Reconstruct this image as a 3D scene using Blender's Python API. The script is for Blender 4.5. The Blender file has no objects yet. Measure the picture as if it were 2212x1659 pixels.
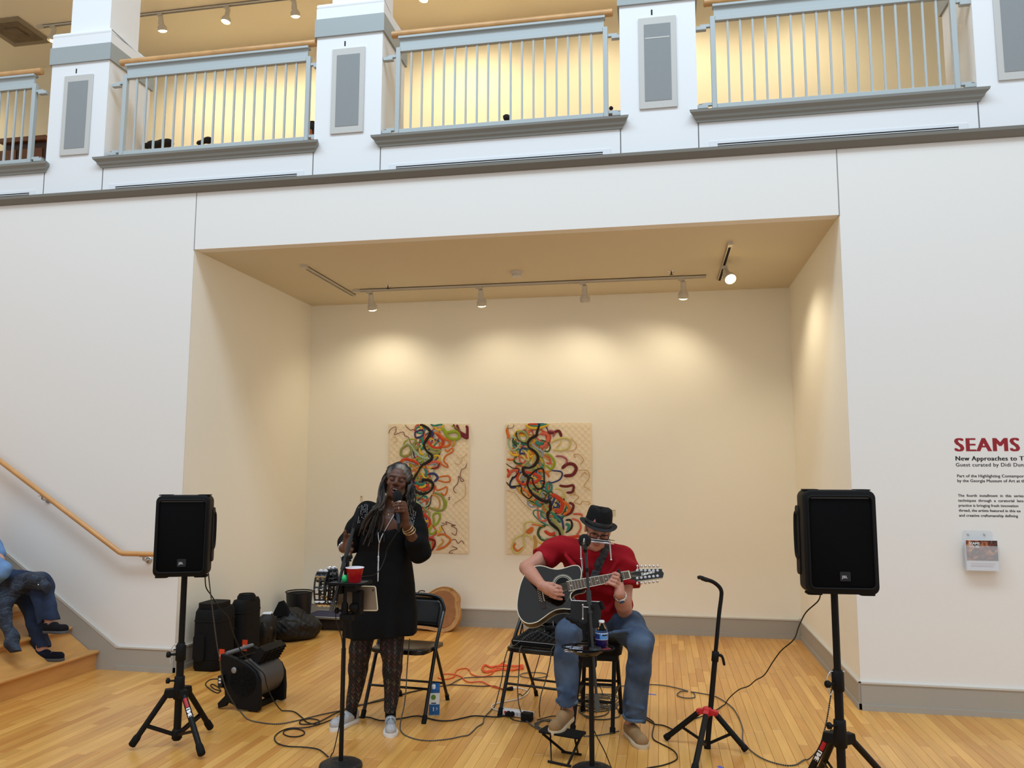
import bpy, math, random
import numpy as np
from mathutils import Vector, Matrix
random.seed(7); RNG = np.random.default_rng(7)
S = bpy.context.scene
COL = S.collection
PI = math.pi

# ---------------------------------------------------------------- camera
FPX, YAW, PITCH, ROLL = 1708.55, -0.184252, 0.111532, 0.0024848
CAM = np.array([3.87355, -5.96798, 1.60630])
cy_, sy_, cp_, sp_ = math.cos(YAW), math.sin(YAW), math.cos(PITCH), math.sin(PITCH)
FW = np.array([sy_*cp_, cy_*cp_, sp_]); RT = np.array([cy_, -sy_, 0.0]); UP = np.cross(RT, FW)
cr_, sr_ = math.cos(ROLL), math.sin(ROLL)
RT, UP = cr_*RT + sr_*UP, -sr_*RT + cr_*UP
cd = bpy.data.cameras.new('camera'); cam = bpy.data.objects.new('camera', cd); COL.objects.link(cam)
cam.matrix_world = Matrix([[RT[i], UP[i], -FW[i], CAM[i]] for i in range(3)] + [[0, 0, 0, 1]])
cd.sensor_fit = 'HORIZONTAL'; cd.sensor_width = 36.0; cd.lens = FPX/2212*36.0; cd.clip_start = .05; cd.clip_end = 100
S.camera = cam

# ---------------------------------------------------------------- world, daylight, exposure
w = bpy.data.worlds.new('atrium_daylight'); S.world = w; w.use_nodes = True
bg = w.node_tree.nodes['Background']; bg.inputs[0].default_value = (0.96, 0.975, 1.0, 1); bg.inputs[1].default_value = 0.66
S.view_settings.view_transform = 'Standard'; S.view_settings.look = 'None'
S.view_settings.gamma = 1.0; S.view_settings.use_curve_mapping = False
S.view_settings.exposure = 0.09
def area(name, loc, rot, sx, sy, power, col):
    l = bpy.data.lights.new(name, 'AREA'); l.shape = 'RECTANGLE'; l.size = sx; l.size_y = sy; l.energy = power; l.color = col
    o = bpy.data.objects.new(name, l); COL.objects.link(o); o.location = loc; o.rotation_euler = rot; return o
# the skylight over the tall atrium, on the camera's side of the wall
area('atrium_skylight', (3.0, -4.1, 9.7), (math.radians(30), 0, 0), 11.0, 1.9, 540, (0.64, 0.83, 1.0))
def spot(name, loc, target, power, deg, col=(1.0, .87, .64), blend=.6, r=.04):
    l = bpy.data.lights.new(name, 'SPOT'); l.energy = power; l.color = col; l.spot_size = math.radians(deg); l.spot_blend = blend; l.shadow_soft_size = r
    o = bpy.data.objects.new(name, l); COL.objects.link(o); o.location = loc
    o.rotation_euler = (Vector(target)-Vector(loc)).to_track_quat('-Z', 'Y').to_euler(); return o

# ---------------------------------------------------------------- measuring: photograph -> place
def ray(px, py):
    return FW + (px-1106)/FPX*RT - (py-829.5)/FPX*UP
def at(px, py, x=None, y=None, z=None):
    d = ray(px, py)
    if x is not None: t = (x-CAM[0])/d[0]
    elif y is not None: t = (y-CAM[1])/d[1]
    else: t = ((z or 0)-CAM[2])/d[2]
    return CAM + t*d
def onp(px, py, P0, n):
    d = ray(px, py); t = np.dot(np.array(P0)-CAM, n)/np.dot(d, n); return CAM+t*d
def J(px, py, y): return at(px, py, y=y)

# ---------------------------------------------------------------- materials
def lin(c):
    return tuple(((v/255)/12.92 if v/255 <= .04045 else ((v/255+.055)/1.055)**2.4) for v in c)
MATS = {}
def mat(name, rgb, rough=.5, metal=0., var=0., vscale=8., bump=0., bscale=60., coat=0., trans=0., ior=1.45, emit=None, estr=0., spec=.5, alpha=1., vcol=None, sheen=0., stretch=None):
    if name in MATS: return MATS[name]
    m = bpy.data.materials.new(name); m.use_nodes = True; nt = m.node_tree; b = nt.nodes['Principled BSDF']
    c = lin(rgb) + (1,)
    b.inputs['Base Color'].default_value = c; b.inputs['Roughness'].default_value = rough; b.inputs['Metallic'].default_value = metal
    b.inputs['Specular IOR Level'].default_value = spec; b.inputs['IOR'].default_value = ior
    if coat: b.inputs['Coat Weight'].default_value = coat; b.inputs['Coat Roughness'].default_value = .08
    if trans: b.inputs['Transmission Weight'].default_value = trans
    if sheen: b.inputs['Sheen Weight'].default_value = sheen
    if alpha < 1: b.inputs['Alpha'].default_value = alpha
    if emit: b.inputs['Emission Color'].default_value = lin(emit)+(1,); b.inputs['Emission Strength'].default_value = estr
    src = None
    tc = nt.nodes.new('ShaderNodeTexCoord')
    co = tc.outputs['Object']
    if stretch:
        mp = nt.nodes.new('ShaderNodeMapping'); mp.inputs['Scale'].default_value = stretch; nt.links.new(co, mp.inputs[0]); co = mp.outputs[0]
    if vcol:
        a = nt.nodes.new('ShaderNodeAttribute'); a.attribute_name = vcol; src = a.outputs['Color']
        nt.links.new(src, b.inputs['Base Color'])
    if var:
        n = nt.nodes.new('ShaderNodeTexNoise'); n.inputs['Scale'].default_value = vscale; n.inputs['Detail'].default_value = 5
        nt.links.new(co, n.inputs['Vector'])
        mr = nt.nodes.new('ShaderNodeMapRange'); mr.inputs[1].default_value = .3; mr.inputs[2].default_value = .7
        mr.inputs[3].default_value = 1-var; mr.inputs[4].default_value = 1+var; nt.links.new(n.outputs['Fac'], mr.inputs[0])
        mx = nt.nodes.new('ShaderNodeVectorMath'); mx.operation = 'SCALE'
        if src is not None: nt.links.new(src, mx.inputs[0])
        else: mx.inputs[0].default_value = c[:3]
        nt.links.new(mr.outputs[0], mx.inputs['Scale']); nt.links.new(mx.outputs[0], b.inputs['Base Color'])
    if bump:
        n2 = nt.nodes.new('ShaderNodeTexNoise'); n2.inputs['Scale'].default_value = bscale; n2.inputs['Detail'].default_value = 4
        nt.links.new(co, n2.inputs['Vector'])
        bp = nt.nodes.new('ShaderNodeBump'); bp.inputs['Strength'].default_value = bump; bp.inputs['Distance'].default_value = .004
        nt.links.new(n2.outputs['Fac'], bp.inputs['Height']); nt.links.new(bp.outputs[0], b.inputs['Normal'])
    MATS[name] = m; return m

# ---------------------------------------------------------------- mesh building
def unit(v): v = np.asarray(v, float); return v/(np.linalg.norm(v)+1e-12)
def frame_of(d, hint=(0, 0, 1)):
    d = unit(d); h = np.array(hint, float)
    if abs(np.dot(d, h)) > .97: h = np.array([0, 1., 0])
    a = unit(np.cross(h, d)); b = np.cross(d, a); return a, b, d
def spline(pts, n=8, closed=False):
    P = [np.asarray(p, float) for p in pts]; out = []
    N = len(P)
    rng = range(N if closed else N-1)
    for i in rng:
        if closed: p0, p1, p2, p3 = P[(i-1) % N], P[i], P[(i+1) % N], P[(i+2) % N]
        else: p0, p1, p2, p3 = P[max(i-1, 0)], P[i], P[i+1], P[min(i+2, N-1)]
        for k in range(n):
            t = k/n
            out.append(.5*((2*p1)+(-p0+p2)*t+(2*p0-5*p1+4*p2-p3)*t*t+(-p0+3*p1-3*p2+p3)*t**3))
    if not closed: out.append(P[-1])
    return out
class MB:
    def __init__(s): s.v = []; s.f = []; s.a = []; s.c = []
    def add(s, V, F, a=None):
        o = len(s.v); V = [tuple(map(float, p)) for p in V]; s.v += V; s.f += [tuple(i+o for i in f) for f in F]
        s.a += list(a) if a is not None else [0.]*len(V); return s
    def box(s, x0, x1, y0, y1, z0, z1, M=None):
        V = [(x, y, z) for z in (z0, z1) for y in (y0, y1) for x in (x0, x1)]
        if M is not None: V = [tuple(M @ Vector(p)) for p in V]
        return s.add(V, [(0, 2, 3, 1), (4, 5, 7, 6), (0, 1, 5, 4), (1, 3, 7, 5), (3, 2, 6, 7), (2, 0, 4, 6)])
    def bar(s, p, q, wx, wz, hint=(0, 0, 1)):   # rectangular bar from p to q
        a, b, d = frame_of(np.subtract(q, p), hint)
        V = [np.asarray(e)+a*i*wx/2+b*j*wz/2 for e in (p, q) for j in (-1, 1) for i in (-1, 1)]
        return s.add(V, [(0, 2, 3, 1), (4, 5, 7, 6), (0, 1, 5, 4), (1, 3, 7, 5), (3, 2, 6, 7), (2, 0, 4, 6)])
    def tube(s, pts, r, n=10, cap=True, closed=False, flat=1.0, hint=(0, 0, 1)):
        P = [np.asarray(p, float) for p in pts]; N = len(P)
        rs = r if hasattr(r, '__len__') else [r]*N
        V = []; A = []; L = 0.
        T = [unit(P[(i+1) % N if closed else min(i+1, N-1)]-P[(i-1) % N if closed else max(i-1, 0)]) for i in range(N)]
        a, b, _ = frame_of(T[0], hint)
        for i in range(N):
            if i: L += np.linalg.norm(P[i]-P[i-1]); a = unit(a-np.dot(a, T[i])*T[i])
            b = np.cross(T[i], a)
            for k in range(n):
                t = 2*PI*k/n; V.append(P[i]+rs[i]*(math.cos(t)*a+flat*math.sin(t)*b)); A.append(L+.0025*k/n*2)
        F = []
        for i in range(N if closed else N-1):
            j = (i+1) % N
            for k in range(n): F.append((i*n+k, i*n+(k+1) % n, j*n+(k+1) % n, j*n+k))
        if cap and not closed: F.append(tuple(range(n))[::-1]); F.append(tuple((N-1)*n+k for k in range(n)))
        return s.add(V, F, A)
    def cyl(s, p, q, r, r2=None, n=16): return s.tube([p, q], [r, r if r2 is None else r2], n)
    def lathe(s, prof, o=(0, 0, 0), ax=(0, 0, 1), n=24, sx=1., sy=1.):  # prof: (r, h)
        a, b, d = frame_of(ax, (1, 0, 0)) if abs(unit(ax)[2]) > .97 else frame_of(ax)
        o = np.asarray(o, float); V = []; F = []
        for (r, h) in prof:
            for k in range(n):
                t = 2*PI*k/n; V.append(o+d*h+r*(sx*math.cos(t)*a+sy*math.sin(t)*b))
        m = len(prof)
        for i in range(m-1):
            for k in range(n): F.append((i*n+k, i*n+(k+1) % n, (i+1)*n+(k+1) % n, (i+1)*n+k))
        if prof[0][0] > 1e-6: F.append(tuple(range(n))[::-1])
        if prof[-1][0] > 1e-6: F.append(tuple((m-1)*n+k for k in range(n)))
        return s.add(V, F)
    def ball(s, c, r, n=14, m=9, M=None):
        rr = r if hasattr(r, '__len__') else (r, r, r); V = []; F = []
        for i in range(m+1):
            p = PI*i/m
            for k in range(n):
                t = 2*PI*k/n; q = np.array([rr[0]*math.sin(p)*math.cos(t), rr[1]*math.sin(p)*math.sin(t), rr[2]*math.cos(p)])
                if M is not None: q = M @ q
                V.append(np.asarray(c)+q)
        for i in range(m):
            for k in range(n): F.append((i*n+k, (i+1)*n+k, (i+1)*n+(k+1) % n, i*n+(k+1) % n))
        return s.add(V, F)
    def prism(s, out, off):   # out: list of 3D points (planar loop), off: extrusion vector
        n = len(out); V = [np.asarray(p, float) for p in out]+[np.asarray(p, float)+np.asarray(off) for p in out]
        F = [tuple(range(n)), tuple(range(n, 2*n))[::-1]]+[(i, i+n, (i+1) % n+n, (i+1) % n) for i in range(n)]
        return s.add(V, F)
    def xform(s, M):
        s.v = [tuple(M @ Vector(p)) for p in s.v]; return s
ORG = {}
def reg(o, loc): ORG[o.name] = np.asarray(loc, float)
def tag(o, label=None, cat=None, group=None, kind=None):
    if label: o['label'] = label
    if cat: o['category'] = cat
    if group: o['group'] = group
    if kind: o['kind'] = kind
    return o
def thing(name, label, cat, loc, group=None, rz=0):
    o = bpy.data.objects.new(name, None); COL.objects.link(o); o.location = tuple(map(float, loc)); o.empty_display_size = .1
    o.rotation_euler.z = rz
    reg(o, loc); return tag(o, label, cat, group)
def part(name, mb, m, parent=None, loc=None, smooth=True, bevel=0, label=None, kind=None, sub=0, seg=2, local=False):
    if isinstance(mb, MB): V, F, A = mb.v, mb.f, mb.a
    else: V, F, A = mb
    V = np.asarray(V, float)
    if parent is not None: o0 = ORG[parent.name]
    elif loc is not None: o0 = np.asarray(loc, float)
    else: o0 = np.array([(V[:, 0].min()+V[:, 0].max())/2, (V[:, 1].min()+V[:, 1].max())/2, V[:, 2].min()])
    if local: o0 = np.zeros(3)
    me = bpy.data.meshes.new(name)
    me.from_pydata([tuple(p) for p in (V-o0)], [], F)
    if not isinstance(A, dict) and A is not None and len(A) == len(V) and any(A):
        at_ = me.attributes.new('u', 'FLOAT', 'POINT'); at_.data.foreach_set('value', A)
    me.materials.append(m)
    if smooth:
        me.shade_smooth()
        try: me.set_sharp_from_angle(angle=math.radians(62))
        except Exception: pass
    me.update()
    o = bpy.data.objects.new(name, me); COL.objects.link(o)
    if parent is not None: o.parent = parent; reg(o, o0)
    else: o.location = tuple(o0) if not local else (0, 0, 0); reg(o, o0)
    if bevel:
        b = o.modifiers.new('bevel', 'BEVEL'); b.width = bevel; b.segments = seg; b.limit_method = 'ANGLE'; b.angle_limit = math.radians(50)
    if sub:
        b = o.modifiers.new('subdivision', 'SUBSURF'); b.levels = sub; b.render_levels = sub
    if label: o['label'] = label
    if kind: o['kind'] = kind
    return o
def solo(name, mb, m, label, cat, group=None, kind=None, **k):
    return tag(part(name, mb, m, **k), label, cat, group, kind)
def struct(name, mb, m, **k): return tag(part(name, mb, m, **k), kind='structure')
def dup(root, loc, label=None, group=None, rz=None):
    r = root.copy(); COL.objects.link(r); r.location = tuple(loc)
    if rz is not None: r.rotation_euler.z = rz
    if label: r['label'] = label
    if group: r['group'] = group
    for ch in list(root.children):
        c = ch.copy(); COL.objects.link(c); c.parent = r
        for g in ch.children:
            d = g.copy(); COL.objects.link(d); d.parent = c
    return r
def text(s, size, P, ux, uy, depth=.001, bold=0., spacing=1., align='LEFT', italic=0.):
    """lettering as a flat relief mesh with its left baseline at P"""
    cu = bpy.data.curves.new('lettering', 'FONT'); cu.body = s; cu.size = size; cu.extrude = depth; cu.space_character = spacing
    cu.align_x = align; cu.shear = italic; cu.resolution_u = 3
    ob = bpy.data.objects.new('tmp_text', cu); COL.objects.link(ob)
    dg = bpy.context.evaluated_depsgraph_get(); me = bpy.data.meshes.new_from_object(ob.evaluated_get(dg))
    ux = unit(ux); uy = unit(uy); n = np.cross(ux, uy); P = np.asarray(P, float)
    mb = MB()
    for k, dx in enumerate((0,) if bold <= 0 else (-bold, 0, bold)):    # heavier strokes: overlaid copies
        mb.add([P+ux*(v.co.x+dx)+uy*v.co.y+n*(v.co.z+.00004*k) for v in me.vertices], [tuple(p.vertices) for p in me.polygons])
    bpy.data.objects.remove(ob); bpy.data.curves.remove(cu); bpy.data.meshes.remove(me)
    return mb

# ---------------------------------------------------------------- organic shapes: blended distance field -> one continuous mesh
class Field:
    def __init__(s, lo, hi, h):
        s.o = np.asarray(lo, float); s.h = h; s.n = np.ceil((np.asarray(hi)-s.o)/h).astype(int)+1
        s.F = np.full(s.n, .2, np.float32)
    def _blk(s, lo, hi, m):
        a = np.clip(np.floor((np.asarray(lo)-m-s.o)/s.h).astype(int), 0, s.n-1); b = np.clip(np.ceil((np.asarray(hi)+m-s.o)/s.h).astype(int)+1, 1, s.n)
        b = np.maximum(b, a+1)
        g = [s.o[i]+s.h*np.arange(a[i], b[i]) for i in range(3)]
        X, Y, Z = np.meshgrid(*g, indexing='ij'); return tuple(slice(a[i], b[i]) for i in range(3)), X, Y, Z
    def _mix(s, sl, d, k, op):
        f = s.F[sl]
        if op == 'sub':
            d = -d
            if k > 0: hh = np.clip(.5+.5*(f-d)/k, 0, 1); s.F[sl] = (d*(1-hh)+f*hh+k*hh*(1-hh)).astype(np.float32)
            else: s.F[sl] = np.maximum(f, d)
        else:
            if k > 0: hh = np.clip(.5+.5*(f-d)/k, 0, 1); s.F[sl] = (f*(1-hh)+d*hh-k*hh*(1-hh)).astype(np.float32)
            else: s.F[sl] = np.minimum(f, d)
    def cone(s, a, b, ra, rb, k=.02, op='add', sq=1., ax=None):
        """tapered limb from a to b; sq flattens it along ax"""
        a = np.asarray(a, float); b = np.asarray(b, float); m = max(ra, rb)+k+.03
        sl, X, Y, Z = s._blk(np.minimum(a, b), np.maximum(a, b), m)
        d = b-a; L = np.dot(d, d)+1e-12
        t = np.clip(((X-a[0])*d[0]+(Y-a[1])*d[1]+(Z-a[2])*d[2])/L, 0, 1)
        qx, qy, qz = X-a[0]-t*d[0], Y-a[1]-t*d[1], Z-a[2]-t*d[2]
        if ax is not None:
            ax = unit(ax); c = qx*ax[0]+qy*ax[1]+qz*ax[2]; q2 = qx*qx+qy*qy+qz*qz
            D = np.sqrt(np.maximum(q2-c*c+(c/sq)**2, 0)); dd = (D-(ra+(rb-ra)*t))*min(1, (1+sq)/2)
        else: dd = np.sqrt(qx*qx+qy*qy+qz*qz)-(ra+(rb-ra)*t)
        s._mix(sl, dd, k, op); return s
    def chain(s, pts, rs, k=.02, **kw):
        for i in range(len(pts)-1): s.cone(pts[i], pts[i+1], rs[i], rs[i+1], k, **kw)
        return s
    def ell(s, c, r, R=None, k=.02, op='add'):
        c = np.asarray(c, float); r = np.asarray(r, float); R = np.eye(3) if R is None else R  # rows = local axes
        m = r.max(); sl, X, Y, Z = s._blk(c-m, c+m, k+.03)
        q = [(X-c[0])*R[i][0]+(Y-c[1])*R[i][1]+(Z-c[2])*R[i][2] for i in range(3)]
        k0 = np.sqrt(sum((q[i]/r[i])**2 for i in range(3))); k1 = np.sqrt(sum((q[i]/r[i]**2)**2 for i in range(3)))+1e-9
        s._mix(sl, k0*(k0-1)/k1, k, op); return s
    def half(s, p, n, lo, hi, k=0.):
        """cut away everything on the side the normal n points to, inside the box lo..hi"""
        sl, X, Y, Z = s._blk(lo, hi, 0); n = unit(n); p = np.asarray(p)
        d = -((X-p[0])*n[0]+(Y-p[1])*n[1]+(Z-p[2])*n[2]); s._mix(sl, d, k, 'sub'); return s
    def noise(s, amp, freq, seed=0, z0=None, z1=None):
        """soft folds"""
        r = np.random.default_rng(seed); X, Y, Z = np.meshgrid(*[s.o[i]+s.h*np.arange(s.n[i]) for i in range(3)], indexing='ij')
        D = np.zeros(s.F.shape, np.float32)
        for j in range(5):
            kx, ky, kz = r.normal(size=3)*freq; ph = r.uniform(0, 6.28)
            D += np.sin(kx*X+ky*Y+kz*Z+ph).astype(np.float32)
        D *= amp/2.2
        if z0 is not None: D *= np.clip((Z-z0)/.06, 0, 1)
        if z1 is not None: D *= np.clip((z1-Z)/.06, 0, 1)
        s.F += D; return s
    def mesh(s):
        F = s.F.copy(); F[0], F[-1], F[:, 0], F[:, -1], F[:, :, 0], F[:, :, -1] = .1, .1, .1, .1, .1, .1
        neg = F < 0; n = F.shape
        c = np.zeros(tuple(k-1 for k in n), np.uint8)
        for i in (0, 1):
            for j in (0, 1):
                for k in (0, 1): c += neg[i:n[0]-1+i, j:n[1]-1+j, k:n[2]-1+k]
        cells = np.argwhere((c > 0) & (c < 8)); idx = -np.ones(c.shape, np.int64); idx[tuple(cells.T)] = np.arange(len(cells))
        P = np.zeros((len(cells), 3)); cnt = np.zeros(len(cells))
        cor = [(i, j, k) for i in (0, 1) for j in (0, 1) for k in (0, 1)]
        for p in cor:
            for q in cor:
                if sum(q) > sum(p) and sum(abs(q[i]-p[i]) for i in range(3)) == 1:
                    fa = F[tuple((cells+p).T)]; fb = F[tuple((cells+q).T)]; mk = (fa < 0) != (fb < 0)
                    t = np.where(mk, fa/np.where(mk, fa-fb, 1), 0)
                    P[mk] += (np.array(p)+t[:, None]*(np.array(q)-np.array(p)))[mk]; cnt += mk
        V = s.o+s.h*(cells+P/np.maximum(cnt, 1)[:, None]); faces = []
        for ax in range(3):
            u, v = [(1, 2), (2, 0), (0, 1)][ax]
            sl0 = [slice(None)]*3; sl1 = [slice(None)]*3; sl0[ax] = slice(0, n[ax]-1); sl1[ax] = slice(1, n[ax])
            a = neg[tuple(sl0)]; b = neg[tuple(sl1)]; E = np.argwhere(a != b)
            E = E[(E[:, u] > 0) & (E[:, v] > 0) & (E[:, u] < n[u]-1) & (E[:, v] < n[v]-1)]
            fl = a[tuple(E.T)]; du = np.zeros(3, int); du[u] = 1; dv = np.zeros(3, int); dv[v] = 1
            q = np.stack([idx[tuple((E-du-dv).T)], idx[tuple((E-dv).T)], idx[tuple(E.T)], idx[tuple((E-du).T)]], 1)
            q[~fl] = q[~fl][:, ::-1]; faces.append(q)
        return V, np.concatenate(faces)
def organic(name, fld, m, parent, label=None, col=None, kind=None):
    V, Q = fld.mesh()
    o0 = ORG[parent.name] if parent is not None else np.array([(V[:, 0].min()+V[:, 0].max())/2, (V[:, 1].min()+V[:, 1].max())/2, V[:, 2].min()])
    me = bpy.data.meshes.new(name); me.vertices.add(len(V)); me.vertices.foreach_set('co', (V-o0).astype(np.float32).ravel())
    me.loops.add(Q.size); me.loops.foreach_set('vertex_index', Q.ravel().astype(np.int32))
    me.polygons.add(len(Q)); me.polygons.foreach_set('loop_start', np.arange(0, Q.size, 4, dtype=np.int32))
    me.update(calc_edges=True); me.validate(); me.shade_smooth()
    if col is not None:
        C = col(V); a = me.color_attributes.new('Col', 'FLOAT_COLOR', 'POINT')
        a.data.foreach_set('color', np.concatenate([C, np.ones((len(V), 1))], 1).astype(np.float32).ravel())
    me.materials.append(m)
    o = bpy.data.objects.new(name, me); COL.objects.link(o)
    if parent is not None: o.parent = parent
    else: o.location = tuple(o0)
    reg(o, o0)
    if label: o['label'] = label
    if kind: o['kind'] = kind
    return o
# ================================================================= materials of the room
wallp = mat('wall_paint', (236, 233, 227), .62, bump=.12, bscale=220)
niche = mat('niche_paint', (247, 243, 228), .62, bump=.15, bscale=220)
upw = mat('white_panel_paint', (232, 233, 233), .55, bump=.1, bscale=220)
greyt = mat('grey_trim_paint', (140, 139, 130), .5, bump=.08, bscale=150)
baset = mat('baseboard_paint', (168, 163, 152), .55, bump=.15, bscale=200)
railm = mat('railing_paint', (176, 184, 184), .45)
oak = mat('varnished_wood', (196, 148, 92), .32, var=.12, vscale=9, coat=.3, stretch=(1, 1, .2))
galw = mat('gallery_wall_paint', (236, 226, 196), .65)
galc = mat('gallery_ceiling_paint', (246, 238, 214), .7, bump=.2, bscale=120)
whitep = mat('white_metal', (214, 208, 196), .4)
blackm = mat('black_powder_coat', (7, 7, 8), .5, bump=.05, bscale=400, spec=.3)
blackg = mat('black_gloss', (5, 5, 6), .28, coat=.12)
blackr = mat('black_rubber', (9, 9, 10), .75, spec=.3)
chrome = mat('chrome', (215, 215, 218), .16, metal=1.)
darkgap = mat('dark_gap', (24, 23, 22), .9)

H, D, XW = 3.4903, 2.3366, 5.2        # niche height, depth, width
BZ = 6.87                             # gallery ceiling
YB = 2.60                             # gallery back wall

# ---- floor of maple strips
def wood_mat():
    m = bpy.data.materials.new('maple_floor'); m.use_nodes = True; nt = m.node_tree; N = nt.nodes; L = nt.links; b = N['Principled BSDF']
    oi = N.new('ShaderNodeObjectInfo'); at_ = N.new('ShaderNodeAttribute'); at_.attribute_name = 'u'
    ad = N.new('ShaderNodeMath'); ad.operation = 'ADD'; L.new(oi.outputs['Random'], ad.inputs[0]); L.new(at_.outputs['Fac'], ad.inputs[1])
    fr = N.new('ShaderNodeMath'); fr.operation = 'FRACT'; L.new(ad.outputs[0], fr.inputs[0])
    geo = N.new('ShaderNodeNewGeometry')
    cr = N.new('ShaderNodeValToRGB'); e = cr.color_ramp.elements
    e[0].position = 0; e[0].color = lin((204, 139, 64))+(1,); e[1].position = 1; e[1].color = lin((236, 178, 94))+(1,)
    x = cr.color_ramp.elements.new(.18); x.color = lin((212, 150, 72))+(1,); x = cr.color_ramp.elements.new(.7); x.color = lin((222, 164, 82))+(1,)
    L.new(fr.outputs[0], cr.inputs[0])
    mp = N.new('ShaderNodeMapping'); mp.inputs['Scale'].default_value = (38, 2.2, 1); L.new(geo.outputs['Position'], mp.inputs[0])
    cb = N.new('ShaderNodeCombineXYZ'); L.new(fr.outputs[0], cb.inputs[0]); L.new(fr.outputs[0], cb.inputs[1])
    sc = N.new('ShaderNodeVectorMath'); sc.operation = 'SCALE'; sc.inputs['Scale'].default_value = 57.; L.new(cb.outputs[0], sc.inputs[0])
    sm = N.new('ShaderNodeVectorMath'); L.new(mp.outputs[0], sm.inputs[0]); L.new(sc.outputs[0], sm.inputs[1])
    n1 = N.new('ShaderNodeTexNoise'); n1.inputs['Scale'].default_value = 1.; n1.inputs['Detail'].default_value = 6; L.new(sm.outputs[0], n1.inputs['Vector'])
    mr = N.new('ShaderNodeMapRange'); mr.inputs[1].default_value = .3; mr.inputs[2].default_value = .75; mr.inputs[3].default_value = .86; mr.inputs[4].default_value = 1.1; L.new(n1.outputs['Fac'], mr.inputs[0])
    v = N.new('ShaderNodeVectorMath'); v.operation = 'SCALE'; L.new(cr.outputs[0], v.inputs[0]); L.new(mr.outputs[0], v.inputs['Scale']); L.new(v.outputs[0], b.inputs['Base Color'])
    n2 = N.new('ShaderNodeTexNoise'); n2.inputs['Scale'].default_value = 1.6; n2.inputs['Detail'].default_value = 3; L.new(geo.outputs['Position'], n2.inputs['Vector'])
    m2 = N.new('ShaderNodeMapRange'); m2.inputs[3].default_value = .24; m2.inputs[4].default_value = .42; L.new(n2.outputs['Fac'], m2.inputs[0]); L.new(m2.outputs[0], b.inputs['Roughness'])
    b.inputs['Coat Weight'].default_value = .25; b.inputs['Coat Roughness'].default_value = .2
    return m
maple = wood_mat()
X0, X1, Y0, Y1 = -2.6, 7.6, -3.2, D
struct('floor', MB().box(X0, X1, -9.5, Y1+.3, -.12, -.012), mat('subfloor', (96, 62, 32), .8), smooth=False)
floor = bpy.data.objects['floor']
PW = .0585
r = random.Random(3); planks = []
i = 0; x = X0
while x < X1:
    y = Y0 - r.uniform(0, .8)
    while y < Y1:
        L = r.choice((.42, .6, .75, .9, 1.05, 1.3)); y2 = min(y+L, Y1+.05)
        if y2 > Y0: planks.append((x, max(y, Y0), y2))
        y = y2
    x += PW
def seen(px, y0, y1):
    c = np.array([px+PW/2, (y0+y1)/2, 0])-CAM; z = c @ FW
    X, Yp = 1106+FPX*(c @ RT)/z, 829.5-FPX*(c @ UP)/z
    inside = -40 < X < 2252 and Yp < 1700
    if y0 > 0 and not (-.05 < px < 5.25): inside = False
    if y0 < 0 and y1 < 0 and px < -.75: inside = inside and y0 < -.9
    return inside, z
vis = [(seen(*p)[1], p) for p in planks if seen(*p)[0]]
vis.sort(key=lambda t: t[0]); near = set(id(t[1]) for t in vis[:300])
base = {}
def plank_mesh(L):
    k = round(L, 2)
    if k not in base:
        w_, g, b_ = PW, .0006, .0012; V = []; e0, e1 = g, k-g
        V = [(g, e0, -.012), (w_-g, e0, -.012), (w_-g, e1, -.012), (g, e1, -.012), (g, e0, -b_), (w_-g, e0, -b_), (w_-g, e1, -b_), (g, e1, -b_),
             (g+b_, e0+b_, 0), (w_-g-b_, e0+b_, 0), (w_-g-b_, e1-b_, 0), (g+b_, e1-b_, 0)]
        F = [(0, 1, 5, 4), (1, 2, 6, 5), (2, 3, 7, 6), (3, 0, 4, 7), (4, 5, 9, 8), (5, 6, 10, 9), (6, 7, 11, 10), (7, 4, 8, 11), (8, 9, 10, 11)]
        me = bpy.data.meshes.new('plank'); me.from_pydata(V, [], F); me.materials.append(maple); base[k] = me
    return base[k]
fo = ORG['floor']
rest = MB(); floorN = 0
for p in planks:
    x, y, y2 = p
    if id(p) in near:
        o = bpy.data.objects.new('plank', plank_mesh(y2-y)); COL.objects.link(o); o.parent = floor; o.location = (x-fo[0], y-fo[1], -fo[2])
    else:
        if y > 0 and not (-.06 < x < 5.25): continue
        g = .0007; rv = r.random()
        rest.add([(x+g, y+g, -.012), (x+PW-g, y+g, -.012), (x+PW-g, y2-g, -.012), (x+g, y2-g, -.012), (x+g, y+g, 0), (x+PW-g, y+g, 0), (x+PW-g, y2-g, 0), (x+g, y2-g, 0)],
                 [(0, 1, 5, 4), (1, 2, 6, 5), (2, 3, 7, 6), (3, 0, 4, 7), (4, 5, 6, 7)], [rv]*8)
part('planks_beyond', rest, maple, floor, smooth=False, kind='stuff')

# ---- walls
struct('wall_left', MB().box(-6.5, 0, 0, .01, 0, 4.02), wallp, smooth=False)
struct('wall_right', MB().box(5.2, 9.5, 0, .01, 0, 4.02), wallp, smooth=False)
struct('wall_header', MB().box(0.004, 5.196, .0, .10, H, 4.02), wallp, smooth=False)
struct('wall_niche_left', MB().box(-.12, 0, .01, D+.12, 0, H+.1), niche, smooth=False)
struct('wall_niche_right', MB().box(5.2, 5.32, .01, D+.12, 0, H+.1), niche, smooth=False)
struct('wall_niche_back', MB().box(0, 5.2, D, D+.12, 0, H+.1), niche, smooth=False)
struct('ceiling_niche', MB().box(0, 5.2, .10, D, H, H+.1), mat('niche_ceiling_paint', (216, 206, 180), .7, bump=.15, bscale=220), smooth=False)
# gap lines of the header panel and the wall's corner bead
m_ = mat('joint_grey', (150, 148, 144), .8)
struct('trim_1', MB().box(-.003, .003, -.0015, .0, H-.01, 4.01).box(5.197, 5.203, -.0015, .0, H-.01, 4.01), m_, smooth=False)
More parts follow.
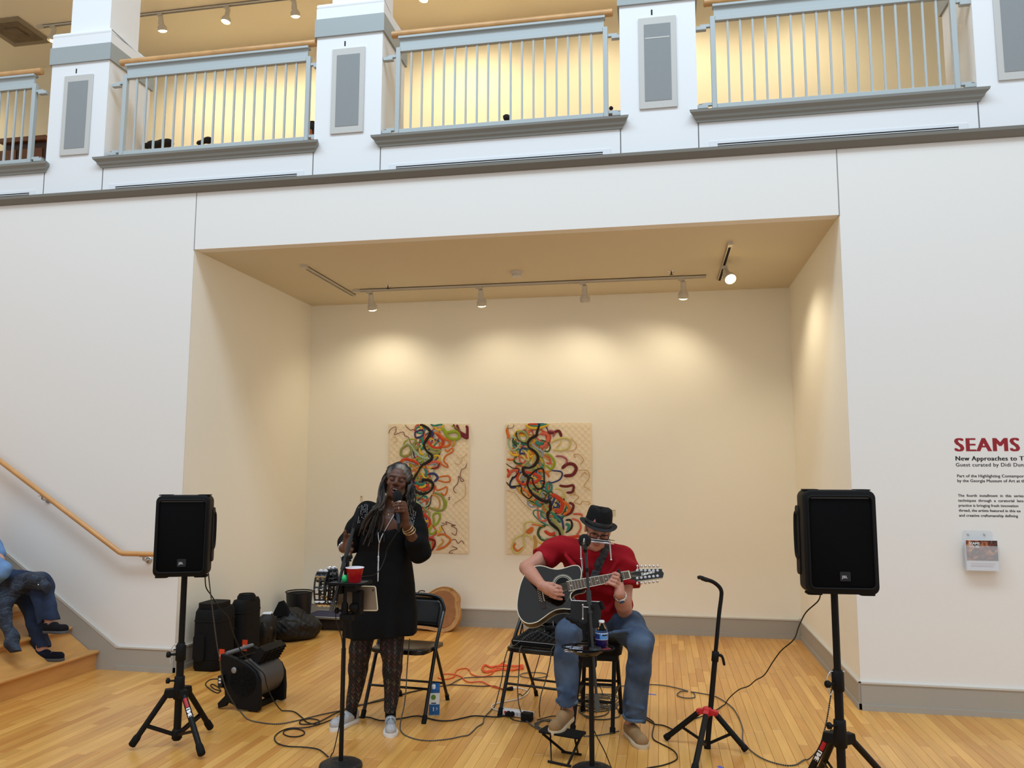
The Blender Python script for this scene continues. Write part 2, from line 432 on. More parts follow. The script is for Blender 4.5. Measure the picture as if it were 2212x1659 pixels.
# baseboards: tall grey board with a cap line and a shoe strip
def baseboard(name, pts, zt=.185):
    b = MB(); s = MB(); c = MB()
    for (p, q) in zip(pts[:-1], pts[1:]):
        p = np.array(p+(0,)); q = np.array(q+(0,)); d = unit(q-p); n = np.array([d[1], -d[0], 0])
        def seg(m, t, z0, z1, e=0):
            A = [p-d*e*0, q+d*t*0, q+n*t, p+n*t]
            m.prism([a+np.array([0, 0, z0]) for a in A], (0, 0, z1-z0))
        seg(b, .014, 0, zt); seg(s, .022, 0, .04); seg(c, .020, zt-.008, zt+.004)
    o = struct(name, b, baset, smooth=False); part('shoe_strip', s, baset, o, smooth=False); part('cap_strip', c, mat('baseboard_cap', (205, 200, 190), .5), o, smooth=False)
baseboard('baseboard_right', [(5.2, D), (5.2, 0), (9.5, 0)])
baseboard('baseboard_back', [(0, D), (5.2, D)])
baseboard('baseboard_left', [(-.515, 0), (0, 0), (0, D)])
# sloping skirt beside the stair
sk = MB(); sl = .66
P_ = [(-6.5, 0, 0), (-.69, 0, 0), (-.69, 0, .175), (-.515, 0, .175), (-.515-5.0, 0, .175+5.0*sl), (-6.5, 0, .175+5.0*sl)]
P_ = [(-5.4, -.014, 0), (-.70, -.014, 0), (-.515, -.014, .0), (-.515, -.014, .185), (-5.4, -.014, .185+(5.4-.515)*sl)]
o = struct('trim_2', sk.prism(P_, (0, .0135, 0)), baset, smooth=False)
part('cap_strip', MB().bar((-.515, -.01, .185), (-5.4, -.01, .185+(5.4-.515)*sl), .02, .012, hint=(0, 1, 0)), MATS['baseboard_cap'], o, smooth=False)

# ---- ledge, fascia, cornices, columns, railings
PITCHX = 2.5575
colx = [-1.515-PITCHX, -1.515, 1.062, 3.6195, 6.177]
CW = .588
def prof_run(mb, x0, x1, prof, ends=True):      # prof: list of (y,z), closed section, ends mitred back to the wall
    n = len(prof); V = []
    for (x, sg) in ((x0, 1), (x1, -1)):
        for (y, z) in prof: V.append((x-(0 if not ends else sg*(-y)*0)+sg*0, y, z))
    F = [(i, (i+1) % n, (i+1) % n+n, i+n) for i in range(n)]+[tuple(range(n))[::-1], tuple(range(n, 2*n))]
    mb.add(V, F)
pr = [(0.0, 3.99), (-.03, 3.995), (-.055, 4.03), (-.055, 4.055), (.0, 4.06)]
m = MB(); prof_run(m, -6.5, 9.5, pr); struct('trim_3', m, mat('ledge_paint', (118, 114, 104), .5), smooth=False)
fl_ = mat('white_metal_trim', (225, 228, 230), .4)
gal_floor = struct('floor_gallery', MB().box(-6.5, 9.5, .14, YB+.1, 4.1, 4.24), mat('gallery_floor', (170, 130, 80), .5), smooth=False)
fas = []
for i in range(5):
    x0 = colx[i]+CW+.006; x1 = (colx[i+1] if i < 4 else 9.3)-.006
    f = struct('wall_fascia', MB().box(x0, x1, .0, .14, 4.05, 4.30), upw, smooth=False)
    # air slot in the fascia
    v0, v1 = x0+.135, x1-.135
    g = thing('slot_diffuser', 'white slot air diffuser under the railing '+['at the far left edge', 'left of centre', 'in the middle', 'right of centre', 'at the far right'][i], 'vent', (v0, 0, 4.06), 'slot diffusers in the gallery fascia')
    part('frame', MB().box(v0-.06, v1+.06, -.006, -.0002, 4.062, 4.118), fl_, g, smooth=False)
    part('slit', MB().box(v0, v1, -.008, -.006, 4.088, 4.096), darkgap, g, smooth=False)
    part('slit', MB().box(v0, v1, -.008, -.006, 4.072, 4.080), darkgap, g, smooth=False)
    # joint gaps
    struct('trim_4', MB().box(x0-.008, x0, -.001, .1, 4.06, 4.28).box(x1, x1+.008, -.001, .1, 4.06, 4.28), mat('panel_gap', (110, 110, 108), .9), smooth=False)
    # cornice moulding
    c = MB(); e0, e1 = x0-.005, x1+.005
    sec = [(.0, 4.272), (-.016, 4.272), (-.02, 4.288), (-.034, 4.30), (-.04, 4.318), (-.062, 4.338), (-.066, 4.356), (.14, 4.356), (.14, 4.272)]
    n = len(sec); V = []
    for sg, xe in ((-1, e0), (1, e1)):
        for (y, z) in sec: V.append((xe+sg*max(0, -y), y, z))
    c.add(V, [(k, (k+1) % n, (k+1) % n+n, k+n) for k in range(n)]+[tuple(range(n))[::-1], tuple(range(n, 2*n))])
    struct('trim_5', c, mat('cornice_paint', (138, 139, 133), .45), smooth=False)
labels = ['beyond the left edge', 'nearest the left edge', 'above the niche, left one', 'above the niche, right one with pale crease', 'at the right edge']
for i, x in enumerate(colx):
    t = struct('wall_column', MB().box(x, x+CW, 0, .58, 4.06, 5.53), upw, smooth=False)
    part('column_band', MB().box(x-.016, x+CW+.016, -.018, .606, 5.287, 5.445), mat('column_band_paint', (158, 165, 164), .45), t, smooth=False)
    b = MB(); a = .03
    b.box(x-.008, x+CW+.008, -.008, .59, 5.445, 5.545)
    part('column_plinth', b, upw, t, smooth=False)
    ring = [(x+a, a), (x+CW-a, a), (x+CW-a, .58-a), (x+a, .58-a)]
    part('column_moulding', MB().tube([(p[0], p[1], 5.565) for p in [(x+.01, .01), (x+CW-.01, .01), (x+CW-.01, .57), (x+.01, .57)]], .026, 10, closed=True).box(x+.02, x+CW-.02, .02, .56, 5.54, 5.585), upw, t)
    part('column_shaft', MB().box(x+.09, x+CW-.09, .09, .49, 5.58, BZ+2), upw, t, smooth=False)
    # grille panel
    px0 = x+.148 if i < 4 else x+.14
    g = thing('column_speaker', 'beige framed grey grille on the column '+labels[i], 'speaker', (px0+.145, -.001, 4.415), 'grille panels on the gallery columns')
    part('frame', MB().box(px0, px0+.29, -.014, -.0005, 4.415, 5.165), mat('beige_frame', (196, 194, 188), .6, bump=.2, bscale=90), g, bevel=.003)
    part('grille', MB().box(px0+.043, px0+.247, -.0165, -.0135, 4.475, 5.105), mat('grille_cloth', (146, 150, 150), .8, bump=.6, bscale=600), g, smooth=False)
    part('scuff', MB().box(px0+.10, px0+.112, -.0012, -.0003, 5.19, 5.235), darkgap, g, smooth=False)
    if i == 3: part('crease', MB().box(px0+.05, px0+.24, -.018, -.0165, 4.985, 4.995), mat('beige_frame', (0, 0, 0)), g, smooth=False, label='pale slanting crease on the grille')
def railing(x0, x1, lab, group):
    t = thing('balcony_railing', lab, 'railing', ((x0+x1)/2, .02, 4.4), group)
    yf = .03
    # outer frame of flat bar
    part('post', MB().box(x0, x0+.038, yf-.02, yf+.02, 4.39, 5.14), railm, t, bevel=.003)
    part('post', MB().box(x1-.038, x1, yf-.02, yf+.02, 4.39, 5.14), railm, t, bevel=.003)
    part('bottom_bar', MB().box(x0+.0385, x1-.0385, yf-.019, yf+.019, 4.387, 4.425), railm, t, bevel=.003)
    part('top_bar', MB().box(x0+.0385, x1-.0385, yf-.019, yf+.019, 5.10, 5.138), railm, t, bevel=.003)
    part('fascia_plate', MB().box(x0+.03, x1-.03, yf-.006, yf+.012, 5.142, 5.215), railm, t, smooth=False)
    part('rail_bracket', MB().box(x0+.02, x1-.02, yf-.03, yf+.03, 5.215, 5.232), railm, t, smooth=False)
    hp = [(x0-.045, yf, 5.262), (x0-.04, yf, 5.262), (x1+.04, yf, 5.262), (x1+.045, yf, 5.262)]
    part('handrail', MB().tube(hp, [.02, .031, .031, .02], 16), oak, t)
    n = 17; 
    for k in range(1, n+1):
        xx = x0+.038+(x1-x0-.076)*k/(n+1)
        part('baluster', MB().box(xx-.0075, xx+.0075, yf-.0075, yf+.0075, 4.425, 5.10), railm, t, smooth=False)
    for sx, xe in ((-1, x0), (1, x1)):
        for z in (4.405, 5.045):
            b = MB(); b.box(min(xe, xe+sx*.075), max(xe, xe+sx*.075), yf-.012, yf+.012, z+.012, z+.036); b.box(min(xe+sx*.03, xe+sx*.11), max(xe+sx*.03, xe+sx*.11), yf-.02, yf+.02, z-.01, z+.018)
            part('wall_bracket', b, railm, t, bevel=.002)
    # little feet of the lower bar on the cornice
    part('curb_plate', MB().box(x0-.1, x0-.07, yf, yf+.12, 4.356, 4.44), MATS['cornice_paint'], t, smooth=False)
    part('curb_plate', MB().box(x1+.07, x1+.1, yf, yf+.12, 4.356, 4.44), MATS['cornice_paint'], t, smooth=False)
gr = 'balcony railings between the columns'
railing(-3.33, -1.685, 'pale grey metal railing with wooden handrail, cut off by the left edge', gr)
railing(-.79, .925+.075, 'pale grey metal railing between the first and second column from the left', gr)
railing(1.765, 3.525, 'pale grey metal railing over the middle of the niche, between two columns', gr)
railing(4.318, 6.075, 'pale grey metal railing over the right end of the niche', gr)
railing(6.875, 8.6, 'pale grey metal railing beyond the last column on the right', gr)
# gallery room behind the railings
struct('wall_gallery_back', MB().box(-6.5, 9.5, YB, YB+.1, 4.24, BZ), galw, smooth=False)
cg = struct('ceiling_gallery', MB().box(-6.5, 9.5, -.0, YB+.1, BZ, BZ+.1), galc, smooth=False)
struct('wall_gallery_side', MB().box(-6.6, -6.5, 0, YB+.1, 4.1, BZ).box(9.5, 9.6, 0, YB+.1, 4.1, BZ), galw, smooth=False)

# ---- stairs
stw = mat('stair_maple', (204, 148, 82), .35, var=.12, vscale=5, coat=.2, stretch=(3, .6, 3))
stair = thing('staircase', 'maple staircase rising to the left along the white wall', 'staircase', (-2.2, -1.4, 0))
RZ, TR = .178, .262
for k in range(14):
    xn = -.665-TR*k; zt = .155+RZ*k; 
    part('riser', MB().box(xn-.05, xn-.028, -2.7, -.0145, zt-RZ if k else 0, zt-.028), stw, stair, smooth=False)
    part('tread', MB().box(xn-TR-.03, xn, -2.7, -.0145, zt-.028, zt), stw, stair, bevel=.012, seg=3)
part('stringer', MB().prism([(-.72, -2.7, 0), (-.72, -2.7, .12), (-4.3, -2.7, .12+3.58*.68), (-4.3, -2.7, 0)], (0, 2.68, 0)), stw, stair, smooth=False)

# ---- wall handrail with brackets
t = thing('stair_handrail', 'round maple handrail on steel brackets sloping down the left wall', 'handrail', (-.4, -.075, .94))
hr = [(-.03, -.075, .94), (-.46, -.075, .94), (-.49, -.075, .95), (-3.6, -.075, .95+3.11*.622)]
part('rail', MB().tube(hr, .021, 18), mat('handrail_maple', (205, 150, 88), .3, coat=.4, var=.1, vscale=6), t)
for (bx, bz) in ((-.27, .94), (-1.25, 1.422), (-2.3, 2.075)):
    b = MB(); b.lathe([(.03, 0), (.03, .006), (.02, .012), (.0, .014)], (bx, -.001, bz-.055), (0, -1, 0), 18)
    b.tube([(bx, -.012, bz-.055), (bx, -.05, bz-.055), (bx, -.072, bz-.045), (bx, -.075, bz-.02)], .009, 10); b.box(bx-.03, bx+.03, -.088, -.062, bz-.024, bz-.019)
    part('bracket', b, mat('brushed_steel', (190, 188, 184), .3, metal=.9), t)

# ---- track lighting
lampw = mat('lamp_housing', (206, 198, 182), .45)
glow = mat('lamp_glow', (255, 236, 190), .4, emit=(255, 226, 160), estr=14)
dim = mat('lamp_glow_shielded', (255, 236, 190), .4, emit=(255, 232, 180), estr=4)
def track(p, q, lab, w=.034):
    t = thing('lighting_track', lab, 'track', np.minimum(p, q))
    p = np.array(p, float); q = np.array(q, float); d = unit(q-p); s = np.cross(d, (0, 0, 1))
    part('channel', MB().bar(p+s*w*.42, q+s*w*.42, w*.16, .026).bar(p-s*w*.42, q-s*w*.42, w*.16, .026).bar(p+(0, 0, .010), q+(0, 0, .010), w, .006), lampw, t, smooth=False)
    part('conductor_slot', MB().bar(p+(0, 0, .004), q+(0, 0, .004), w*.6, .006), darkgap, t, smooth=False)
    part('end_feed', MB().bar(p-d*.03, p+d*.05, w*1.2, .03), lampw, t, smooth=False)
    return t
def track_lamp(top, aim, lab, L=.17, r=.05, bright=True, group='track spotlights in the niche'):
    """top: point under the track; the can hangs from it and points to aim"""
    top = np.array(top, float); piv = top-np.array([0, 0, .08]); d = unit(np.array(aim)-piv)
    t = thing('track_spotlight', lab, 'lamp', top, group)
    part('adapter', MB().box(top[0]-.03, top[0]+.03, top[1]-.014, top[1]+.014, top[2]-.022, top[2]), lampw, t, smooth=False)
    part('stem', MB().cyl(top-(0, 0, .02), piv-(0, 0, .03), .008).box(piv[0]-.012, piv[0]+.012, piv[1]-.006, piv[1]+.006, piv[2]-.04, piv[2]+.01), lampw, t)
    q = piv+np.array([.018, 0, .02])
    part('housing', MB().lathe([(.0, -.005), (.024, 0), (.026, .01), (.026, .085), (.029, .09), (r*.98, .118), (r, .125), (r, .16), (r*.96, .16), (r*.94, .145), (.0, .14)], q-d*.03, d, 24), lampw, t)
    part('bulb', MB().lathe([(.0, 0), (r*.55, .0), (r*.93, .012), (r*.9, .02), (r*.6, .03), (0, .036)] if bright else [(0, 0), (r*.4, 0), (r*.4, .016), (0, .02)], q+d*.112 if bright else q+d*.12, d, 24), glow if bright else dim, t)
    return q+d*.19, d
track((.80, 1.655, H-.013), (4.34, 1.655, H-.013), 'long white lighting track across the niche ceiling')
track((.70, .64, H-.013), (.70, 1.86, H-.013), 'short empty lighting track at the left of the niche ceiling')
track((4.475, .58, H-.013), (4.475, 1.86, H-.013), 'short lighting track at the right of the niche ceiling with one lamp')
def lamp_at(px, yy=1.655, zz=H-.026): return J(px, 600, yy)[0]
spots_n = [(799, 'leftmost spotlight on the long track', (.9, D, 1.3), True, 18), (1035, 'second spotlight from the left on the long track', (2.35, D, 1.3), True, 10),
           (1259, 'third spotlight from the left, its bulb deep in the can', (2.75, D, 1.3), False, 14), (1472, 'rightmost spotlight on the long track', (3.5, D, 1.2), True, 15)]
NLAMP = []
for px, lab, aim, br, pw in spots_n:
    x = J(px, 610, 1.655)[0]
    tip, d = track_lamp((x, 1.655, H-.026), (x+.05*(aim[0]-x), 1.655+.55, H-1.4), 'white '+lab, bright=br)
    spot('niche_spot', tip, aim, pw, 140, blend=.8)
p = at(1574, 575, z=H-.03)
tip, d = track_lamp((4.475, p[1], H-.026), (4.72, .4, H-.9), 'bright white spotlight alone on the right short track', group='track spotlights in the niche')
spot('niche_spot', tip, (5.2, .9, 1.2), 24, 130, blend=.7)
# the throw that reaches the left cheek of the niche
# ---- ceiling fittings
t = thing('smoke_detector', 'round white smoke detector on the niche ceiling', 'detector', (2.576, 1.217, H-.05))
part('base_ring', MB().lathe([(.06, 0), (.062, .01), (.058, .018), (0, .018)], (2.576, 1.217, H), (0, 0, -1), 28), whitep, t)
part('sensor_cap', MB().lathe([(.05, 0), (.048, .012), (.04, .012), (.04, .02), (.046, .02), (.044, .034), (0, .04)], (2.576, 1.217, H-.016), (0, 0, -1), 28), whitep, t)
for px, py, lab in ((838, 617, 'small sprinkler head near the left end of the long track'), (1450, 586, 'small sprinkler head near the right end of the long track')):
    q = at(px, py, z=H); t = thing('sprinkler', lab, 'sprinkler', q-(0, 0, .04), 'ceiling sprinklers')
    part('escutcheon', MB().lathe([(.033, 0), (.03, .006), (.01, .01), (0, .01)], q, (0, 0, -1), 20), chrome, t)
    part('deflector', MB().lathe([(.006, 0), (.006, .03), (.016, .032), (.016, .035), (0, .035)], q, (0, 0, -1), 12), mat('brass_dark', (60, 45, 38), .4, metal=.6), t)
# gallery tracks and lamps
q0 = at(305, 34, z=BZ-.02); q1 = at(640, -4, z=BZ-.02)
yt = (q0[1]+q1[1])/2
track((at(88, 57, z=BZ)[0], yt, BZ-.013), (6.8, yt, BZ-.013), 'long lighting track on the tan gallery ceiling')
for k, (px, lab) in enumerate(((-210, 'added gallery spotlight beyond the left edge, out of view, brightening the left bay'), (117, 'unlit gallery spotlight beside the leftmost column'), (346, 'leftmost lit gallery spotlight'), (489, 'second lit gallery spotlight from the left'), (632, 'third lit gallery spotlight from the left'), (914, 'gallery spotlight cut by the top edge, left one'), (1008, 'gallery spotlight cut by the top edge, right one'), (1250, 'gallery spotlight above the middle railing, out of view'), (1500, 'gallery spotlight above the right railing, out of view'), (1750, 'gallery spotlight near the last column, out of view'))):  # the first spotlight is added, unseen, to brighten the left bay's wall
    x = at(px, 20, y=yt)[0]
    tip, d = track_lamp((x, yt, BZ-.026), (x-.1, yt-.05, BZ-1) if k % 2 else (x, yt+.3, BZ-1), lab, bright=k != 1, group='track spotlights in the gallery')
    if k != 1: spot('gallery_spot', tip, (x+.1, YB, 4.6), 38, 145, col=(1., .88, .66), blend=.9)
q = at(35, 68, z=BZ)
t = thing('ceiling_vent', 'square grey stained air vent in the tan gallery ceiling', 'vent', (q[0], q[1], BZ-.02))
part('frame', MB().box(q[0]-.28, q[0]+.28, q[1]-.28, q[1]+.28, BZ-.012, BZ-.001), mat('vent_grey', (150, 138, 118), .6), t, smooth=False)
part('diffuser_cone', MB().box(q[0]-.2, q[0]+.2, q[1]-.2, q[1]+.2, BZ-.018, BZ-.012).box(q[0]-.1, q[0]+.1, q[1]-.1, q[1]+.1, BZ-.03, BZ-.018), mat('vent_stain', (120, 104, 82), .7, var=.2, vscale=9), t, smooth=False)
# ceiling access panel outline
q = at(20, 130, z=BZ)
# ================================================================= loudspeakers on tripods
def rot_z(a): return np.array([[math.cos(a), -math.sin(a), 0], [math.sin(a), math.cos(a), 0], [0, 0, 1.]])
def rounded_rect(w, h, r, n=5, cx=0, cz=0):
    P = []
    for (sx, sz, a0) in ((1, 1, 0), (-1, 1, PI/2), (-1, -1, PI), (1, -1, 1.5*PI)):
        for k in range(n+1):
            a = a0+PI/2*k/n; P.append((cx+sx*(w/2-r)+r*math.cos(a), cz+sz*(h/2-r)+r*math.sin(a)))
    return P
def loft(mb, secs, cap=True):
    n = len(secs[0]); V = [p for s_ in secs for p in s_]; F = []
    for i in range(len(secs)-1):
        for k in range(n): F.append((i*n+k, i*n+(k+1) % n, (i+1)*n+(k+1) % n, (i+1)*n+k))
    if cap: F.append(tuple(range(n))[::-1]); F.append(tuple((len(secs)-1)*n+k for k in range(n)))
    return mb.add(V, F)
plast = mat('black_plastic', (8, 8, 9), .6, bump=.2, bscale=300, spec=.28)
grillem = mat('black_grille', (3, 3, 4), .8, bump=.4, bscale=900, spec=.15)
def speaker(cx, cy, z0, yaw, w, h, dp, lab, side):
    t = thing('loudspeaker', lab, 'speaker', (cx, cy, z0))
    R = rot_z(yaw)
    def T(P): return [np.array([cx, cy, z0])+R @ np.array(p) for p in P]
    def sec(y, ww, hh, r, cz=None): return T([(a, y, b+(h/2 if cz is None else cz)) for a, b in rounded_rect(ww, hh, r)])
    b = MB(); f = -dp/2
    loft(b, [sec(f+.004, w*.965, h*.975, .035), sec(f-.004+.01, w*.985, h*.99, .036), sec(f+.03, w, h, .038), sec(f+.13, w, h, .038), sec(f+.20, w*.9, h*.975, .036), sec(f+dp, w*.62, h*.93, .03)])
    part('cabinet', b, plast, t)
    part('grille', loft(MB(), [sec(f+.012, w*.86, h*.865, .02), sec(f+.0015, w*.86, h*.865, .02), sec(f+.0005, w*.85, h*.86, .02)]), grillem, t)
    fr = MB(); fr.tube(T([(a, f-.001, b_+h/2) for a, b_ in rounded_rect(w*.885, h*.885, .024)]), .006, 6, closed=True)
    part('grille_frame', fr, plast, t)
    part('top_vent_strip', loft(MB(), [T([(a, f+yy, b_+h*.925) for a, b_ in rounded_rect(w*.8, .008, .003, 2)]) for yy in (.002, -.001)]), mat('dark_mesh', (52, 52, 54), .6), t)
    # badge
    bx = .01; bz = h*.175
    part('badge', loft(MB(), [T([(bx+a, f+yy, b_+bz) for a, b_ in rounded_rect(.05, .045, .004, 2)]) for yy in (.002, -.003)]), mat('badge_black', (26, 26, 28), .35), t)
    bd = [c for c in t.children if c.name.startswith('badge')][-1]
    P = T([(bx-.0155, f-.0035, bz-.008)])[0]; tx = text('JBL', .0185, P, R @ np.array([1, 0, 0]), (0, 0, 1), .0004, bold=.0005, spacing=1.1)
    part('logo_lettering', tx, mat('silver_print', (205, 205, 205), .4), bd, smooth=False)
    # handle recess on the side and feet
    s = side; hb = MB()
    pts = [(s*w*.49, f+.10, h*.34), (s*w*.515, f+.15, h*.36), (s*w*.515, f+.15, h*.74), (s*w*.49, f+.10, h*.76)]
    hb.tube(spline(T(pts), 6), .012, 8); part('side_handle', hb, plast, t)
    part('side_guard', loft(MB(), [T([(s*(w/2+e), f+.13+a, b_+h/2) for a, b_ in rounded_rect(.07, h*.68, .02, 3)]) for e in (-.03, .006)]), plast, t, bevel=.003)
    for sx in (-1, 1):
        for sz in (0, 1):
            part('rubber_foot', loft(MB(), [T([(sx*w*.36+a, f+.07+b_, (h if sz else 0)+zz) for a, b_ in rounded_rect(.07, .09, .015, 3)]) for zz in ((-.003, .003) if sz else (.003, -.006))]), blackr, t)
    return T
def tripod(c, feet, ztop, hubz, zbot, midz, lab, spread=.0, decal_leg=None, r=.0175, r2=.0215):
    t = thing('speaker_stand', lab, 'stand', (c[0], c[1], 0), 'tripod speaker stands')
    x, y = c
    part('pole', MB().cyl((x, y, midz-.05), (x, y, ztop), r, n=20), blackm, t)
    part('lower_tube', MB().cyl((x, y, zbot), (x, y, midz), r2, n=20), blackm, t)
    part('locking_collar', MB().lathe([(r2+.004, -.06), (r2+.008, -.055), (r2+.008, .03), (r2+.004, .035), (r+.003, .045)], (x, y, midz), n=20), plast, t)
    k = MB(); k.cyl((x-.02, y-.02, midz-.02), (x-.05, y-.035, midz-.02), .007); k.lathe([(.012, 0), (.018, .004), (.018, .02), (.012, .024)], (x-.045, y-.033, midz-.02), (-.88, -.47, 0), 7)
    part('clamp_knob', k, plast, t)
    part('safety_pin', MB().cyl((x-.035, y-.01, midz+.035), (x+.035, y+.005, midz+.035), .003, n=8).tube(spline([(x-.035, y-.01, midz+.035), (x-.055, y-.02, midz), (x-.045, y-.03, midz-.07), (x-.03, y-.025, midz-.05)], 5), .0025, 6), chrome, t)
    part('hub', MB().lathe([(r2+.003, -.055), (r2+.01, -.05), (r2+.012, 0), (r2+.008, .04), (r2+.008, .075), (r2+.002, .08)], (x, y, hubz), n=20), plast, t)
    k = MB(); k.cyl((x-.02, y-.02, hubz+.055), (x-.05, y-.03, hubz+.055), .006); k.lathe([(.01, 0), (.017, .004), (.017, .018), (.01, .022)], (x-.045, y-.028, hubz+.055), (-.93, -.36, 0), 7)
    part('hub_knob', k, plast, t)
    low = np.array([x, y, zbot+.035])
    part('lower_collar', MB().lathe([(r2+.002, -.03), (r2+.008, -.025), (r2+.008, .02), (r2+.002, .03)], low, n=16), plast, t)
    for i, f in enumerate(feet):
        f = np.array([f[0], f[1], 0.]); d = unit(f-np.array([x, y, 0])); side = np.cross(d, (0, 0, 1))
        root = np.array([x, y, hubz-.015])+d*.062
        part('leg_yoke', MB().prism([np.array([x, y, hubz+.012])+d*.01+side*.021, np.array([x, y, hubz+.008])+d*.078+side*.021, np.array([x, y, hubz-.03])+d*.085+side*.021, np.array([x, y, hubz-.042])+d*.05+side*.021, np.array([x, y, hubz-.042])+d*.01+side*.021], -side*.042), plast, t, bevel=.004)
        u = unit(f+(0, 0, .022)-root); end = f+np.array([0, 0, .022])
        lg = part('leg', MB().cyl(root, end-u*.03, .0165, n=18), blackm, t)
        part('leg_tip', MB().tube([end-u*.065, end-u*.05, end-u*.006, end], [.018, .0215, .0215, .016], 16), blackr, lg)
        mid = root+(f-root)*.58
        part('brace', MB().bar(mid+side*.012, low+d*.02+side*.012, .004, .016).bar(mid-side*.012, low+d*.02-side*.012, .004, .016), blackm, t)
        if decal_leg == i:
            # printed decal along the leg, facing the room
            n = unit(np.cross(u, np.cross(CAM-root, u))); s_ = np.cross(n, u); L = np.linalg.norm(end-root)
            def dec(a, b, hw): 
                V = []; F = []
                for q in range(5):
                    th = (q-2)/2*.62*hw; off = (n*math.cos(th)+s_*math.sin(th))*.0171
                    V += [root+u*L*a+off, root+u*L*b+off]
                for q in range(4): F.append((2*q, 2*q+1, 2*q+3, 2*q+2))
                m = MB(); m.add(V, F); return m
            part('decal', dec(.09, .24, 1.), mat('red_print', (176, 24, 40), .4), lg, smooth=False, label='red block of the printed decal')
            o_ = unit(n)
            tx = text('LINE', .030, root+u*L*.255+n*.0175+s_*.010, u, -s_, .0004, bold=.0022, spacing=.92)
            part('decal', tx, mat('white_print', (232, 232, 232), .4), lg, smooth=False, label='white lettering of the printed decal')
    return t
# left stand
cL = (1.035, -1.53)
zf = lambda px, py, y: J(px, py, y)[2]
hubL = zf(396, 1490, cL[1]); topL = zf(400, 1241, cL[1]); midL = zf(398, 1405, cL[1])
feetL = [at(283, 1620)[:2], at(436, 1640)[:2], at(455, 1581)[:2]]
tripod(cL, feetL, topL-.002, hubL, max(.03, zf(391, 1600, cL[1])), midL, 'black tripod stand under the left loudspeaker near the stairs', decal_leg=1)
wS = .305
speaker(cL[0], cL[1]+.0, topL, math.radians(20), wS, .478, .27, 'black loudspeaker on the left stand, in front of the stair handrail', 1)
# right stand: same stand, found by its hub height
q = at(1815, 1590, z=hubL); cR = (q[0], q[1]); topR = zf(1807, 1276, cR[1]); midR = zf(1810, 1466, cR[1])
feetR = [(cR[0]-.13*1.0-.08, cR[1]-.40), (cR[0]+.33, cR[1]-.28), (cR[0]-.04, cR[1]+.42)]
feetR = [at(1733, 1712)[:2], at(1935, 1712)[:2], at(1800, 1650)[:2]]
feetR[2] = np.array([cR[0]-.06, cR[1]+.30])
tripod(cR, feetR, topR-.002, hubL, .05, midR, 'black tripod stand under the right loudspeaker near the wall text', decal_leg=0)
speaker(cR[0]+.005, cR[1]+.0, topR, math.radians(4), .345, .505, .29, 'black loudspeaker on the right stand, near the red wall lettering', -1)
print('hub', hubL, 'cR', cR, topL, topR)

# ================================================================= folding chairs
def folding_chair(c, yaw, lab):
    """metal folding chair; local -y is the front"""
    t = thing('folding_chair', lab, 'chair', (c[0], c[1], 0), 'black metal folding chairs')
    R = rot_z(yaw)
    def T(P): return [np.array([c[0], c[1], 0])+R @ np.array(p, float) for p in P]
    W = .215
    # continuous front-leg / back frame
    for s in (-1, 1):
        lp = [(s*W, -.24, .012), (s*(W-.004), -.02, .46), (s*(W-.01), .13, .64)]
        l = part('front_leg', MB().tube(T([lp[0], lp[1], lp[2]]), .0125, 12), blackg, t)
        part('rubber_foot', MB().tube(T([(s*W, -.247, 0), (s*W, -.222, .045)]), .0165, 12), blackr, l)
        b = part('rear_leg', MB().tube(T([(s*(W-.035), .30, .012), (s*(W-.03), .02, .43)]), .011, 12), blackg, t)
        part('rubber_foot', MB().tube(T([(s*(W-.035), .302, 0), (s*(W-.035), .285, .04)]), .0145, 12), blackr, b)
        part('side_link', MB().bar(T([(s*(W-.016), .005, .40)])[0], T([(s*(W-.016), .11, .56)])[0], .004, .018), blackm, t)
    arc = [(-W+.01, .13, .64), (-W+.012, .14, .67), (-W+.045, .155, .722), (-W+.11, .16, .742), (0, .162, .747), (W-.11, .16, .742), (W-.045, .155, .722), (W-.012, .14, .67), (W-.01, .13, .64)]
    part('back_frame', MB().tube(spline(T(arc), 6), .0125, 12), blackg, t)
    # pressed back panel: curved sheet
    V = []; F = []; nx, nz = 12, 6
    for j in range(nz+1):
        for i in range(nx+1):
            u = -1+2*i/nx; v = j/nz; hw = (W-.018) if v < .6 else (W-.018)-(v-.6)**2*.22
            V.append((u*hw, .075+.08*v+.022*(1-u*u), .545+.185*v-.006*u*u))
    for j in range(nz):
        for i in range(nx): F.append((j*(nx+1)+i, j*(nx+1)+i+1, (j+1)*(nx+1)+i+1, (j+1)*(nx+1)+i))
    m = MB(); m.add(T(V), F); o = part('backrest', m, blackg, t)
    md = o.modifiers.new('sheet', 'SOLIDIFY'); md.thickness = .004
    # seat pan with rolled front edge
    P = [(-.19, .17, .425), (-.2, -.12, .44), (-.185, -.19, .44), (-.14, -.215, .44), (.14, -.215, .44), (.185, -.19, .44), (.2, -.12, .44), (.19, .17, .425)]
    secs = [[np.array(p)*np.array([1, 1, 1])+np.array([0, 0, -.028]) for p in P], [np.array(p) for p in P]]
    secs.append([np.array([p[0]*.93, p[1]*.93, p[2]+.004]) for p in P]); secs.append([np.array([p[0]*.6, p[1]*.6, p[2]-.004]) for p in P])
    part('seat', loft(MB(), [T(s_) for s_ in secs]), blackg, t, bevel=.004)
    part('front_crossbar', MB().tube(T([(-W, -.155, .19), (W, -.155, .19)]), .008, 10), blackg, t)
    part('rear_crossbar', MB().tube(T([(-W+.035, .22, .135), (W-.035, .22, .135)]), .008, 10), blackg, t)
    return T
fl1, fr1 = at(785, 1552), at(916, 1563)
c1 = (fl1+fr1)/2; yaw1 = math.atan2(fr1[1]-fl1[1], fr1[0]-fl1[0])
